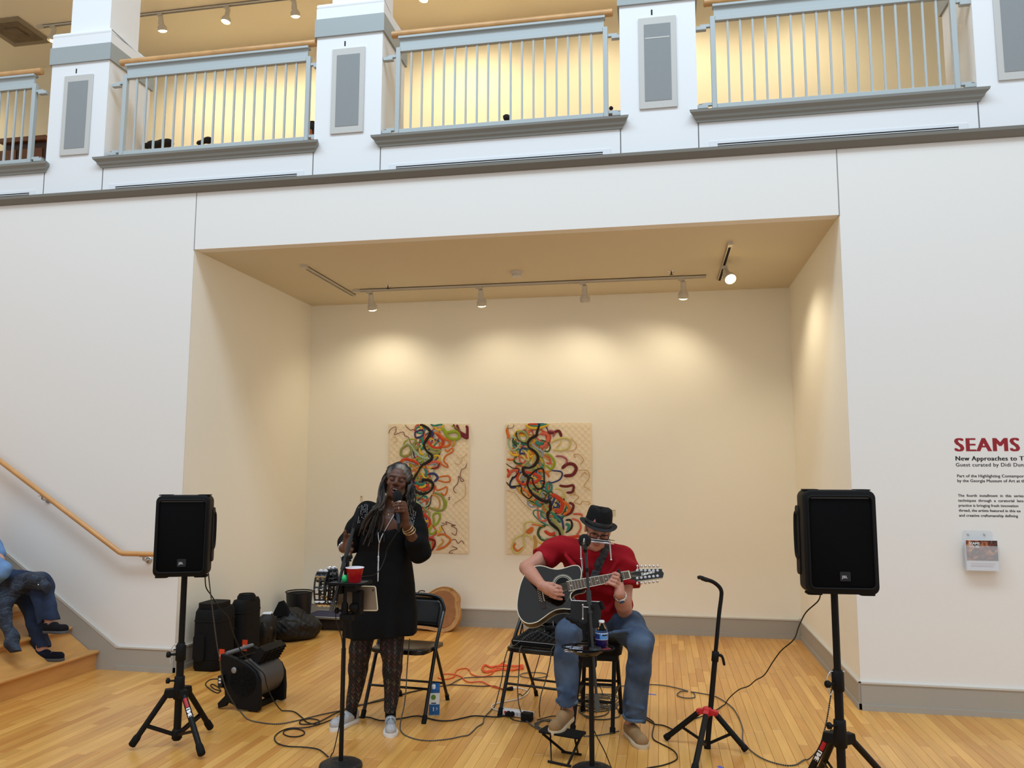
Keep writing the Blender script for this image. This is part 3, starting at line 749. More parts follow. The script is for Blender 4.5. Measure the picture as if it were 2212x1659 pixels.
c1 = c1+rot_z(yaw1) @ np.array([0, .247, 0])
T1 = folding_chair(c1, yaw1-.02, 'black metal folding chair behind the singer, seat empty')
fl2 = at(1079, 1547); yaw2 = math.radians(-14)
c2 = fl2+rot_z(yaw2) @ np.array([.215, .247, 0])
T2 = folding_chair(c2, yaw2, 'black metal folding chair holding the audio mixer beside the guitarist')

# ================================================================= the guitarist's stool
sc = np.array([3.46, -.60])
t = thing('stool', 'black square-topped stool under the guitarist', 'stool', (sc[0], sc[1], 0))
m = MB(); loft(m, [[np.array([sc[0]+a, sc[1]+b, z]) for a, b in rounded_rect(.30*k, .30*k, .05)] for z, k in ((.448, .96), (.452, 1.), (.50, 1.), (.518, .95), (.522, .8))])
part('seat', m, blackr, t); part('apron', MB().box(sc[0]-.13, sc[0]+.13, sc[1]-.13, sc[1]+.13, .41, .45), blackm, t, bevel=.004)
LF = {}
for sx in (-1, 1):
    for sy in (-1, 1):
        a = np.array([sc[0]+sx*.105, sc[1]+sy*.105, .45]); b = np.array([sc[0]+sx*(.13), sc[1]+sy*.20, .0]); LF[(sx, sy)] = (a, b)
        if sy < 0: b[0] = 3.554 if sx > 0 else 3.305; b[1] = -.815
        l = part('leg', MB().tube([a, b+(0, 0, .01)], [.014, .013], 12), blackm, t)
        part('rubber_foot', MB().tube([b, b+(a-b)*.07], .018, 12), blackr, l)
for z, pr_ in ((.27, ((-1, -1), (1, -1))), (.17, ((-1, -1), (1, -1))), (.22, ((-1, 1), (1, 1))), (.2, ((-1, -1), (-1, 1))), (.2, ((1, -1), (1, 1)))):
    P = [LF[k][1]+(LF[k][0]-LF[k][1])*z/.45 for k in pr_]; part('rung', MB().cyl(P[0], P[1], .009), blackm, t)

# ================================================================= guitar stand (right)
h = at(1527, 1538, y=-.98); foots = [at(1438, 1601), at(1500, 1672), at(1612, 1627)]
t = thing('guitar_stand', 'black tripod guitar stand with a red hub and hooked neck', 'stand', (h[0], h[1], 0))
base = np.array([h[0], h[1]])
top = J(1556, 1262, -.94); jn = J(1545, 1418, -.96); bot = J(1528, 1612, -.985)
part('lower_tube', MB().cyl(bot, jn, .0155), blackm, t); part('upper_tube', MB().tube(spline([jn, J(1553, 1330, -.95), J(1558, 1290, -.94), J(1558, 1276, -.94), J(1552, 1266, -.94), J(1540, 1257, -.95), J(1526, 1252, -.96)], 5), .012, 12), blackm, t)
k = part('height_clamp', MB().lathe([(.018, -.03), (.021, -.027), (.021, .027), (.018, .03)], jn, unit(jn-bot), 16), plast, t)
part('clamp_lever', MB().tube(spline([jn+(.018, 0, .01), jn+(.04, 0, -.0), jn+(.052, 0, -.05)], 5), [.009]*5+[.008]*5+[.005], 8), plast, k)
part('neck_hook', MB().tube(spline([J(1528, 1253, -.96), J(1519, 1250, -.97), J(1513, 1247, -.99), J(1508, 1248, -1.0)], 5), [.014]*8+[.011]*7+[.009], 10), mat('hook_foam', (30, 28, 26), .9, bump=.4), t)
hub = J(1528, 1536, -.98)
part('hub', MB().lathe([(.026, -.024), (.03, -.02), (.03, .018), (.02, .024)], hub, n=6), mat('red_plastic', (196, 34, 40), .4), t, bevel=.003, label='red hub block')
for f in foots:
    f = np.array([f[0], f[1], .018]); d = unit((f-hub)*(1, 1, 0)); rt = hub+d*.045-(0, 0, .008)
    part('hub_ear', MB().bar(hub+d*.015, hub+d*.062-(0, 0, .01), .032, .032), MATS['red_plastic'], t, bevel=.004)
    l = part('leg', MB().tube([rt, f+(rt-f)*.04], .0165, 14), blackm, t)
    part('leg_tip', MB().tube([f+(rt-f)*.1, f+(rt-f)*.08, f, f-(rt-f)*.012], [.0175, .02, .02, .016], 14), blackr, l)
    m = rt+(f-rt)*.55; part('brace', MB().bar(m, bot+(0, 0, .012), .006, .016), blackm, t)
part('tube_cap', MB().cyl(bot-(0, 0, .012), bot+(0, 0, .03), .02), plast, t)

# ================================================================= footstool
t = thing('footstool', 'small black folding footstool under the guitarist\'s left-hand shoe', 'footstool', (3.3, -1.31, 0))
A, B_ = at(1191, 1649), at(1226, 1657); Cc, Dd = at(1220, 1628), at(1249, 1632)
tl, tr, tfl, tfr = J(1184, 1573, -1.22), J(1246, 1567, -1.18), J(1190, 1582, -1.36), J(1247, 1572, -1.3)
ztf = .148
cen = (A+B_+Cc+Dd)/4+np.array([-.02, .02, 0]); ux = unit(Dd-Cc+B_-A); uy = np.array([-ux[1], ux[0], 0])
pl = MB(); hw, hd = .125, .06
def FP(a, b, z): return np.array([cen[0], cen[1], z])+ux*a+uy*b
loft(pl, [[FP(a, b, z) for a, b in rounded_rect(2*hw, 2*hd, .012, 3)] for z in (ztf-.012, ztf)]); part('platform', pl, blackr, t, bevel=.002)
# two crossed frames
for nm, s in (('front', 1), ('back', -1)):
    for e in (-1, 1):
        lo = A if (s > 0 and e < 0) else B_ if s > 0 else Cc if e < 0 else Dd
        hi = FP(e*hw*.8, s*hd*.85, ztf-.014)
        part('leg', MB().bar(lo+(0, 0, .008), hi, .008, .014), blackm, t)
    a_, b2 = (A, B_) if s > 0 else (Cc, Dd)
    part('foot_bar', MB().tube([a_+(0, 0, .008)-ux*.02, b2+(0, 0, .008)+ux*.02], .007, 8), blackm, t)

# ================================================================= round-base stands' parts are in d_stands
# ================================================================= blower fan
q0 = at(470, 1532); q1 = at(545, 1539); q2 = at(605, 1512)
t = thing('blower_fan', 'black utility blower fan with grey drum standing on the floor by the equipment bags', 'fan', ((q0+q2)/2))
ux = unit(q2-q1); wd = np.linalg.norm(q2-q1); n = np.array([-ux[1], ux[0], 0])   # ux: axle direction of the drum (across), the two side shells at its ends
fd = -unit(q1-q0); 
v = unit(q0-q1); L = np.linalg.norm(q1-q0); vd = np.array([v[0], v[1], 0])
def FQ(a, b, z): return q1+vd*a+ux*b+np.array([0, 0, z])
# side outline in (a,z) traced from the visible shell
def proj_side(px, py):   # point on plane through q1 spanned by vd and z
    nn = np.cross(vd, (0, 0, 1)); P = onp(px, py, q1, nn); return np.dot(P-q1, vd), P[2]
pf = lambda X, Y_: (380+X/4.1476, 1220+Y_/4.1476)
outl = [(395, 800), (470, 812), (560, 850), (650, 905), (710, 960), (745, 1040), (752, 1180), (745, 1310), (720, 1320), (600, 1300), (560, 1295), (500, 1250), (460, 1235), (440, 1270), (375, 1290), (370, 1240), (400, 1210), (435, 1175), (432, 1120), (405, 1080), (400, 960)]
so = [proj_side(*pf(*p)) for p in outl]
for nm, b0 in (('side_shell', 0.), ('side_shell', wd*.9)):
    part(nm, MB().prism([FQ(a, b0, max(z, .0)) for a, z in so], ux*wd*.1), plast, t, bevel=.006)
ca, cz = proj_side(*pf(600, 1045)); rr = .155*.62
part('drum', MB().lathe([(rr*1.35, 0), (rr*1.35, wd*.8)], FQ(ca, wd*.1, cz), ux, 40), mat('fan_drum_grey', (74, 74, 76), .4), t)
g = MB()
for k in range(7): g.tube([FQ(ca+rr*(k+1)/7*math.cos(a), -.004, cz+rr*(k+1)/7*math.sin(a)) for a in np.linspace(0, 2*PI, 30)[:-1]], .0022, 5, closed=True)
for a in np.linspace(0, 2*PI, 13)[:-1]: g.cyl(FQ(ca, -.004, cz), FQ(ca+rr*math.cos(a), -.004, cz+rr*math.sin(a)), .002, n=5)
part('intake_grille', g, blackr, t, kind='stuff')
bq = proj_side(*pf(522, 945))
part('badge', MB().lathe([(.021, 0), (.021, .004), (.018, .006), (0, .006)], FQ(bq[0], -.001, bq[1]), -ux, 24), mat('silver_badge', (150, 152, 156), .3, metal=.6), t)
a1, z1 = proj_side(*pf(700, 900)); a0, z0 = proj_side(*pf(560, 850))
# outlet nozzle: louvred box on top, tilted towards the back-right
e0 = FQ(a1+.02, wd*.1, z1+.0); 
nz = MB(); p1 = FQ(a1+.005, wd*.15, z1-.01); p2 = FQ(a1+.005, wd*.92, z1-.01); up_ = unit(np.array([0, 0, 1])*.8-vd*.5); out = np.cross(up_, ux); out = out if np.dot(out, vd) < 0 else -out
nz.prism([p1, p1+up_*.11, p1+up_*.11-out*.06, p1-out*.08], ux*wd*.77); part('outlet_nozzle', nz, plast, t, bevel=.004)
ng = MB()
for k in range(5): ng.bar(p1+up_*(.012+.021*k)+out*.003, p1+up_*(.012+.021*k)+out*.003+ux*wd*.77, .008, .006)
for k in range(5): ng.bar(p1+out*.004+ux*wd*(.04+.17*k), p1+out*.004+up_*.11+ux*wd*(.04+.17*k), .006, .006)
part('outlet_louvres', ng, blackr, t, kind='stuff')
h0 = proj_side(*pf(440, 800)); part('carry_handle', MB().cyl(FQ(h0[0], wd*.05, h0[1]+.0), FQ(h0[0], wd*.95, h0[1]+.0), .014), mat('handle_grey', (105, 107, 112), .45), t)
part('base_bar', MB().bar(FQ(.03, wd*.05, .02), FQ(.03, wd*.95, .02), .03, .04), plast, t, bevel=.004)
part('top_bar', MB().bar(FQ(h0[0]-.10, wd*.05, h0[1]-.03), FQ(h0[0]-.10, wd*.95, h0[1]-.03), .012, .02), plast, t)
ps = [proj_side(*pf(X, Y_)) for X, Y_ in ((400, 985), (440, 985), (440, 1095), (400, 1095))]
part('outlet_box', MB().prism([FQ(a, -.03, z) for a, z in ps], ux*.03), blackg, t, bevel=.003)
os_ = MB(); aa, zz = proj_side(*pf(421, 1015))
for dz in (0, -.02): os_.box(-.008, .008, -.001, .001, -.006, .006, Matrix.Translation(Vector(FQ(aa, -.0315, zz+dz))))
part('socket_outline', os_, mat('white_print', (232, 232, 232)), t, smooth=False)

# ================================================================= equipment bags
nyl = mat('black_nylon', (9, 9, 10), .8, bump=.5, bscale=160, spec=.3)
nyl2 = mat('black_nylon_shiny', (8, 8, 9), .55, bump=.6, bscale=30)
def soft_case(px0, px1, pyb, pyt, y, dp, lab, patch, lean=0, hump=False):
    a = at(px0, pyb); b = at(px1, pyb); w_ = b[0]-a[0]; x = (a[0]+b[0])/2; yy = y
    h_ = J((px0+px1)/2, pyt, yy)[2]
    t = thing('speaker_case', lab, 'bag', (x, yy+dp/2, 0), 'padded speaker cases against the left niche wall')
    M = lambda P: [np.array([x+p[0]+lean*p[2], yy+p[1], p[2]]) for p in P]
    secs = []
    for z, k in ((0.0, .9), (.02, .98), (.12, 1.), (h_-.09, 1.), (h_-.03, .97), (h_, .86)):
        secs.append(M([(c*k, dp/2+d*k, z) for c, d in rounded_rect(w_, dp, .06, 5)]))
    part('shell', loft(MB(), secs), nyl, t)
    part('zip_seam', MB().tube(M([(c*1.005, dp/2+d*1.005, h_-.10) for c, d in rounded_rect(w_, dp, .06, 5)]), .005, 6, closed=True), blackr, t)
    part('zip_seam', MB().tube(M([(c*1.005, dp/2+d*1.005, .1) for c, d in rounded_rect(w_, dp, .06, 5)]), .004, 6, closed=True), blackr, t)
    part('side_pocket', loft(MB(), [M([(-w_*.16+c, e, h_*.38+d) for c, d in rounded_rect(w_*.42, h_*.42, .03, 4)]) for e in (.0, -.016, -.02)]), nyl, t)
    if hump: part('pole_cup_cover', loft(MB(), [M([(c*k, dp*.5+d*k, h_+z) for c, d in rounded_rect(.15, .15, .06, 5)]) for z, k in ((-.01, 1), (.025, .95), (.035, .8))]).tube([M([(.06*math.cos(q), dp*.5+.06*math.sin(q), h_+.035)])[0] for q in np.linspace(0, 2*PI, 20)[:-1]], .008, 6, closed=True), nyl, t)
    else: part('top_flap', loft(MB(), [M([(c, dp*.45+d, h_+z) for c, d in rounded_rect(w_*.8, dp*.8, .05, 5)]) for z in (.0, .03, .04)]), nyl, t)
    # orange tag
    pa = J(patch[0], patch[1], yy-.004)
    o = part('orange_tag', MB().box(pa[0]-.0, pa[0]+.045, yy-.006, yy-.002, pa[2]-.09, pa[2]), mat('orange_label', (214, 66, 30), .6), t, smooth=False, label='orange stitched tag')
    tx = text('JBL', .021, (pa[0]+.006, yy-.0062, pa[2]-.055), (1, 0, 0), (0, 0, 1), .0004, bold=.0006, spacing=1.05); part('tag_lettering', tx, mat('white_print', (232, 232, 232)), o, smooth=False)
    return t
soft_case(412, 476, 1449, 1316, .07, .30, 'left padded black speaker case with flat top flap and orange tag', (474, 1402), hump=False)
soft_case(492, 530, 1430, 1299, .40, .32, 'right padded black speaker case with a round cup cover on top', (524, 1382), hump=True)
# two soft duffel bags by blended shapes
F = Field((.10, .98, 0), (.66, 1.75, .47), .008)
F.ell((.33, 1.36, .12), (.19, .20, .14), k=.03).ell((.45, 1.46, .10), (.14, .18, .12), k=.04).ell((.36, 1.36, .20), (.09, .1, .10), k=.04)
F.half((0, 0, .004), (0, 0, -1), (-1, 0, -1), (2, 3, .05)); F.noise(.012, 26, 3, z0=.01); F.noise(.004, 70, 13, z0=.01)
t = thing('duffel_bag', 'slumped black nylon duffel bag with a pointed flap, between the cases and the bin', 'bag', (.34, 1.3, 0))
organic('bag_body', F, nyl2, t)
f1 = J(594, 1325, 1.2); 
part('raised_flap', MB().tube([J(590, 1330, 1.25), J(604, 1302, 1.25), J(612, 1299, 1.25), J(621, 1312, 1.25), J(622, 1330, 1.25)], .012, 8).prism([J(589, 1331, 1.24), J(603, 1303, 1.24), J(612, 1299, 1.24), J(620, 1312, 1.24), J(622, 1332, 1.24)], (0, .03, 0)), nyl, t)
part('airline_tag', MB().prism([J(566, 1327, .84), J(570, 1323, .86), J(588, 1322, .86), J(585, 1327, .84)], (0, 0, .004)), mat('paper_white', (226, 228, 232), .6), t, label='white paper label', smooth=False)
st = [J(581, 1334, 1.0), J(590, 1352, .98), J(594, 1366, .98), J(588, 1384, .98), J(590, 1396, .98)]
part('strap', MB().tube(spline(st, 5), .012, 8, flat=.25), nyl, t)
F = Field((-.0, .60, 0), (.42, 1.12, .40), .008)
F.ell((.25, 1.0, .12), (.11, .13, .15), k=.03).ell((.28, .98, .20), (.08, .1, .12), k=.04); F.half((0, 0, .004), (0, 0, -1), (-1, 0, -1), (2, 3, .05)); F.noise(.01, 28, 5, z0=.01)
t = thing('backpack', 'black backpack slumped directly right of the padded speaker cases', 'bag', (.2, .93, 0))
organic('bag_body', F, nyl2, t)
part('strap', MB().tube(spline([J(566, 1344, .78), J(572, 1368, .77), J(580, 1380, .77), J(573, 1392, .78)], 5), .011, 8, flat=.3), nyl, t)
part('buckle', MB().box(-.012, .012, -.004, .004, -.012, .012, Matrix.Translation(Vector(J(585, 1357, .80)))), mat('buckle_grey', (70, 68, 66), .3), t, bevel=.002)

# ---- waste bin
c = at(646, 1352); cx_, cy__ = .425, 1.76
zt = J(646, 1276, cy__)[2]; rt_ = (J(674, 1276, cy__)[0]-J(620, 1276, cy__)[0])/2; x = J(647, 1276, cy__)[0]
t = thing('waste_bin', 'round black plastic waste bin in the left back corner', 'bin', (x, cy__, 0))
part('body', MB().lathe([(rt_*.74, 0), (rt_*.76, .01), (rt_*.97, zt-.02), (rt_*.94, zt-.02), (rt_*.72, .012), (0, .012)], (x, cy__, 0), n=36), mat('bin_plastic', (20, 20, 21), .4), t)
part('rim', MB().tube([(x+rt_*.99*math.cos(a), cy__+rt_*.99*math.sin(a), zt-.008) for a in np.linspace(0, 2*PI, 37)[:-1]], .007, 8, closed=True), MATS['bin_plastic'], t)

# ---- flat trunk: navy topped dolly box with steel edges
a = J(661, 1358, 1.78)
bx0, bx1 = J(650, 1340, 1.80)[0], J(830, 1340, 1.80)[0]
zt = J(700, 1333, 1.80)[2]
t = thing('road_trunk', 'low dark trunk with navy top and bright steel edges behind the singer', 'trunk', ((bx0+bx1)/2, 2.0, 0))
part('body', MB().box(bx0+.02, bx1-.02, 1.83, 2.18, .035, zt-.015), mat('trunk_dark_brown', (30, 20, 15), .5), t, bevel=.004)
part('top_panel', MB().box(bx0+.01, bx1-.01, 1.82, 2.19, zt-.015, zt-.004), mat('navy_felt', (50, 50, 78), .8), t, smooth=False)
steel = mat('polished_steel', (220, 220, 214), .25, metal=.85)
for yy in (1.81, 2.20): part('edge_rail', MB().box(bx0, bx1, yy-.008, yy+.008, zt-.02, zt), steel, t, bevel=.003)
for k in range(4): part('caster', MB().cyl((bx0+.06 if k % 2 else bx1-.06, 1.88 if k < 2 else 2.14, .024), (bx0+.085 if k % 2 else bx1-.085, 1.88 if k < 2 else 2.14, .024), .024), blackr, t)
# ---- tan folded instrument case leaning behind the stand (brown panel)
bxa, bxb = J(721, 1300, 1.6), J(764, 1300, 1.6)

# ================================================================= guitar case (tweed) leaning on the wall
yc = 2.12; P0 = np.array([1.5, yc, 0]); nn = unit(np.array([.0, -1., .28]))
ol = [(905, 1280), (918, 1277), (930, 1270), (945, 1262), (960, 1259), (975, 1262), (986, 1270), (991, 1281), (990, 1296), (993, 1310), (992, 1325), (985, 1340), (975, 1350), (962, 1355), (945, 1354), (925, 1350), (905, 1347), (885, 1345), (868, 1340), (862, 1320), (868, 1300), (885, 1285)]
P0 = np.array(at(960, 1356, y=2.0)); P0[2] = max(P0[2], .01)
pts = spline([onp(px, py, P0, nn) for px, py in ol], 3, closed=True)
zmin = min(p[2] for p in pts); pts = [p+np.array([0, 0, .004-zmin]) for p in pts]
t = thing('guitar_case', 'tan tweed guitar case leaning on the back wall behind the empty chair', 'case', (1.6, 2.15, 0))
tw = mat('tan_tweed', (190, 142, 88), .8, bump=.5, bscale=260, var=.12, vscale=40); tw2 = mat('brown_vinyl', (150, 98, 52), .6, bump=.9, bscale=26, var=.1, vscale=12)
cen = sum(pts)/len(pts)
part('shell', MB().prism(pts, -nn*.10), tw, t, bevel=.008)
part('front_panel', MB().prism([cen+(p-cen)*.84+nn*.006 for p in pts], -nn*.01), tw2, t, bevel=.003)
part('piping', MB().tube([p+nn*.002 for p in pts], .006, 6, closed=True), tw, t)
for px, py in ((945, 1279), (987, 1300), (983, 1333), (955, 1346)): part('rivet', MB().ball(onp(px, py, P0, nn)+nn*.014, .007, 8, 5), mat('brass', (190, 150, 80), .3, metal=1.), t)
part('latch', MB().box(-.012, .012, -.006, .006, -.010, .010, Matrix.Translation(Vector(onp(975, 1272, P0, nn)+nn*.01))), MATS['brass'], t, bevel=.003)
part('handle', MB().tube(spline([onp(903, 1281, P0, nn), onp(906, 1277, P0, nn), onp(914, 1276, P0, nn), onp(918, 1278, P0, nn)], 4), .006, 8), mat('brown_leather', (60, 34, 18), .5), t)

# ================================================================= carton of drink
q = at(934, 1546); x, y = q[0]+.003, q[1]+.035
t = thing('drink_carton', 'blue and white drink carton with white cap standing behind the chair leg', 'carton', (x, y, 0))
cw, ch = .034, .165
R = rot_z(math.radians(14))
def CT(a, b, z): return np.array([x, y, 0])+R @ np.array([a, b, z])
cb = mat('carton_blue', (30, 92, 150), .4); cwm = mat('carton_white', (226, 230, 226), .4)
Mx = Matrix.Translation((x, y, 0)) @ Matrix.Rotation(math.radians(14), 4, 'Z')
part('body', MB().box(-cw, cw, -cw*.95, cw*.95, 0, ch, Mx), cwm, t, bevel=.003)
part('top_fold', MB().prism([CT(-cw, -cw*.95, ch), CT(-cw, cw*.95, ch), CT(-cw, cw*.95, ch+.028)], CT(2*cw, 0, 0)-CT(0, 0, 0)), cb, t)
part('cap', MB().lathe([(.016, 0), (.016, .008), (.0125, .01), (.0125, .03), (.011, .032), (0, .032)], CT(-.006, -.01, ch-.002), R @ np.array([0, -.35, 1]), 20), mat('cap_white', (238, 238, 238), .4), t)
part('blue_band', MB().box(-cw-.0006, cw+.0006, -cw*.95-.0006, cw*.95+.0006, .004, .072, Mx), cb, t, smooth=False)
part('blue_shoulder', MB().box(-cw-.0006, cw+.0006, -cw*.95-.0006, cw*.95+.0006, ch-.02, ch+.0006, Mx), cb, t, smooth=False)
part('green_roundel', MB().lathe([(.016, 0), (.016, .0015), (0, .0015)], CT(-.006, -cw*.95-.0004, .118), R @ np.array([0, -1, 0]), 24), mat('leaf_green', (96, 136, 44), .5), t)
part('cup_picture', MB().lathe([(.0, 0), (.013, .0), (.0165, .022), (.0165, .024), (0, .024)], CT(-.004, -cw*.95, .03), n=18, sy=.15).tube([CT(.012+.008*math.cos(a), -cw*.95-.001, .043+.007*math.sin(a)) for a in np.linspace(-PI/2, PI/2, 8)], .0016, 6), cwm, t)
part('dark_label', MB().box(-.02, .012, -cw*.95-.0012, -cw*.95, .076, .083, Mx), mat('ink_navy', (24, 44, 84), .5), t, smooth=False)

# grey cloth pouch hanging from the back of the mixer chair
F = Field((c2[0]-.25, c2[1]-.02, .46), (c2[0]+.25, c2[1]+.3, .74), .007)
q = J(1170, 1376, c2[1]+.13); F.cone(q+(-.045, 0, .06), q+(.02, 0, -.02), .04, .035, .02, sq=.5, ax=(0, 1, 0)); F.cone(q+(.05, 0, .06), q+(.04, 0, -.03), .035, .03, .03, sq=.5, ax=(0, 1, 0)); F.noise(.006, 40, 21)
t = thing('cloth_pouch', 'olive grey cloth pouch hanging behind the mixer, below the guitar body', 'bag', q)
organic('pouch_cloth', F, mat('olive_cloth', (70, 66, 52), .9, bump=.5, bscale=120), t)
part('drawstring', MB().tube(spline([q+(-.03, -.035, .05), q+(.0, -.045, .02), q+(.03, -.035, .05)], 5), .003, 6), mat('string_grey', (150, 148, 150), .8), t)
# ================================================================= mixer on chair 2
sz = .446
mc = np.array([c2[0], c2[1], 0]); Rm = rot_z(yaw2)
def MT(a, b, z): return mc+Rm @ np.array([a, b, 0])+np.array([0, 0, sz+z])
t = thing('audio_mixer', 'black audio mixer with rows of knobs and plugged cables on the folding chair', 'mixer', MT(0, 0, 0))
mw, mdp = .17, .155
part('case', MB().prism([MT(-mw, -mdp, .0), MT(-mw, -mdp, .034), MT(-mw, mdp, .062), MT(-mw, mdp, 0)], MT(mw, 0, 0)-MT(-mw, 0, 0)), plast, t, bevel=.005)
panel = lambda a, b: MT(a, b, .034+.028*(b+mdp)/(2*mdp))
up_m = unit(np.cross(panel(1, 0)-panel(0, 0), panel(0, 1)-panel(0, 0)))
kn = mat('mixer_knob', (38, 38, 40), .5); kw = mat('mixer_mark', (190, 190, 190), .5)
for i in range(8):
    a = -mw+.03+i*(2*mw-.06)/7
    for j in range(5):
        part('knob', MB().lathe([(.0085, 0), (.007, .014), (.005, .015), (0, .015)], panel(a, -.10+j*.035), up_m, 8), kn, t)
    part('fader', MB().bar(panel(a-.008, -.135)+up_m*.005, panel(a+.008, -.135)+up_m*.005, .012, .01), kn, t)
for i in range(6): 
    a = -mw+.04+i*.045; part('cable_plug', MB().tube([panel(a, .12), panel(a, .12)+up_m*.03, panel(a, .12)+up_m*.07], [.008, .008, .004], 10), blackm if i % 2 else chrome, t)
part('front_strip', MB().bar(MT(-mw+.01, -mdp-.001, .03), MT(mw-.01, -mdp-.001, .03), .002, .003), kw, t, smooth=False)
t = thing('wireless_receiver', 'small black receiver box lying on the back of the mixer', 'receiver', panel(.08, .09)+up_m*.02)
part('case', MB().bar(panel(.00, .07)+up_m*.035, panel(.155, .07)+up_m*.035, .075, .03), blackm, t, bevel=.006)
part('antenna', MB().cyl(panel(.04, .09)+up_m*.04, panel(.035, .1)+up_m*.075, .004), chrome, t)
part('antenna', MB().cyl(panel(.09, .09)+up_m*.04, panel(.09, .1)+up_m*.07, .004), chrome, t)
# ================================================================= singer's microphone stand
silver = mat('silver_metal', (190, 190, 192), .25, metal=.9)
greytube = mat('grey_tube', (52, 54, 56), .35, metal=.3)
def round_base(t, c, r):
    part('base', MB().lathe([(r, 0), (r, .008), (r*.97, .018), (r*.85, .026), (r*.55, .033), (r*.2, .036), (0, .036)], (c[0], c[1], 0), n=44), mat('cast_base', (22, 23, 25), .45, bump=.3, bscale=90), t)
    g = MB()
    for k in range(4): g.tube([(c[0]+r*(.3+.12*k)*math.cos(a), c[1]+r*(.3+.12*k)*math.sin(a), .0355-.0012*k*k) for a in np.linspace(0, 2*PI, 37)[:-1]], .0016, 6, closed=True)
    part('base_groove', g, MATS['cast_base'], t, kind='stuff')
cA = at(736, 1657); YA = cA[1]
t = thing('microphone_stand', 'black round-base boom microphone stand in front of the singer, empty clip', 'stand', (cA[0], YA, 0))
micA = t
round_base(t, cA, .118)
zpiv = J(750, 1207, YA)[2]
part('lower_tube', MB().cyl((cA[0], YA, .03), (cA[0], YA, J(742, 1400, YA)[2]), .0125, n=18), blackm, t)
part('upper_tube', MB().cyl((cA[0], YA, J(742, 1405, YA)[2]), (cA[0], YA, zpiv-.02), .0095, n=18), blackm, t)
part('height_grip', MB().lathe([(.014, -.06), (.019, -.05), (.019, .03), (.012, .045)], (cA[0], YA, J(744, 1318, YA)[2]), n=16), plast, t)
k = MB(); p = J(744, 1319, YA); q = J(728, 1319, YA-.01); k.cyl(p, q, .007); k.lathe([(.012, 0), (.017, .003), (.017, .016), (.012, .02)], q+(.008, 0, 0), (-1, 0, 0), 8); part('clamp_knob', k, plast, t)
piv = np.array([cA[0]+.004, YA-.022, zpiv])
lo, hi = J(715, 1321, YA-.05), J(766, 1133, YA+.01)
part('pivot_clutch', MB().cyl(piv+(0, .035, 0), piv-(0, .01, 0), .02, n=18).box(piv[0]-.012, piv[0]+.012, YA-.015, YA+.015, zpiv-.045, zpiv+.01), plast, t, bevel=.002)
k = MB(); k.cyl(piv, J(738, 1206, YA-.02), .0035); k.ball(J(738, 1203, YA-.02), .0075); k.cyl(J(738, 1207, YA-.02), J(739, 1232, YA-.02), .003); part('clutch_lever', k, silver, t)
k = MB(); k.ball(J(758, 1203, YA-.02), (.01, .012, .014)); k.ball(J(757, 1211, YA-.03), .006); part('clutch_knob', k, plast, t)
part('boom', MB().cyl(lo, hi, .0085, n=16), greytube, t)
d = unit(hi-lo); part('boom_grip', MB().cyl(lo, lo+d*.055, .0125, n=16), mat('grip_rubber', (70, 72, 70), .6), t)
part('boom_sleeve', MB().cyl(piv+d*(-.06), piv+d*.12, .0125, n=16), greytube, t)
part('boom_end', MB().cyl(hi-d*.02, hi+d*.012, .0125, .010, n=14), plast, t)
part('microphone_clip', MB().tube([hi+d*.01, J(768, 1124, YA+.02), J(771, 1112, YA+.03), J(774, 1100, YA+.05)], [.009, .012, .0135, .013], 12), blackr, t)
# tray with clamp
tz = J(752, 1257, YA)[2]
t = thing('percussion_tray', 'black tray clamped to the singer\'s microphone stand, holding cup and egg shaker', 'tray', (cA[0]+.02, YA, tz-.02))
x0, x1 = J(712, 1257, YA)[0], J(797, 1257, YA)[0]; cxm = (x0+x1)/2; wt = x1-x0
part('tray_plate', loft(MB(), [[(cxm+a, YA-.005+b, tz+z) for a, b in rounded_rect(wt, .17, .03)] for z in (-.008, -.002)]), plast, t)
part('tray_lip', MB().tube([(cxm+a, YA-.005+b, tz+.002) for a, b in rounded_rect(wt-.008, .162, .028)], .0045, 6, closed=True), plast, t)
part('tray_mat', loft(MB(), [[(cxm+a, YA-.005+b, tz+z) for a, b in rounded_rect(wt-.03, .14, .02)] for z in (-.002, .0005)]), mat('grey_felt', (84, 84, 78), .9), t)
part('clamp_body', MB().box(cA[0]-.035, cA[0]-.011, YA-.02, YA+.02, J(750, 1283, YA)[2], tz-.008), plast, t, bevel=.003)
part('clamp_jaw', MB().box(cA[0]+.011, cA[0]+.07, YA-.03, YA+.03, J(750, 1277, YA)[2], tz-.008), plast, t, bevel=.003)
# cup
cz0 = tz+.002; ct = J(767, 1226, YA-.02)[2]; cxx = J(766, 1250, YA-.02)[0]; ch = ct-cz0; r1 = (J(785, 1226, YA-.02)[0]-J(748, 1226, YA-.02)[0])/2
t = thing('party_cup', 'red plastic party cup with white inside standing on the tray', 'cup', (cxx, YA-.02, cz0))
part('outer_wall', MB().lathe([(r1*.66, 0), (r1*.68, .002), (r1*.80, ch*.45), (r1*.83, ch*.47), (r1*.87, ch*.7), (r1*.90, ch*.72), (r1*.95, ch*.98)], (cxx, YA-.02, cz0), n=36), mat('red_plastic_cup', (172, 14, 28), .3), t)
part('inner_wall', MB().lathe([(r1*.93, ch), (r1*.74, ch*.4), (r1*.60, .006), (0, .006)], (cxx, YA-.02, cz0), n=36), mat('cup_white', (236, 232, 240), .35), t)
part('rolled_rim', MB().tube([(cxx+r1*.98*math.cos(a), YA-.02+r1*.98*math.sin(a), cz0+ch) for a in np.linspace(0, 2*PI, 37)[:-1]], .0028, 8, closed=True), MATS['cup_white'], t)
e = J(745, 1248, YA-.035)
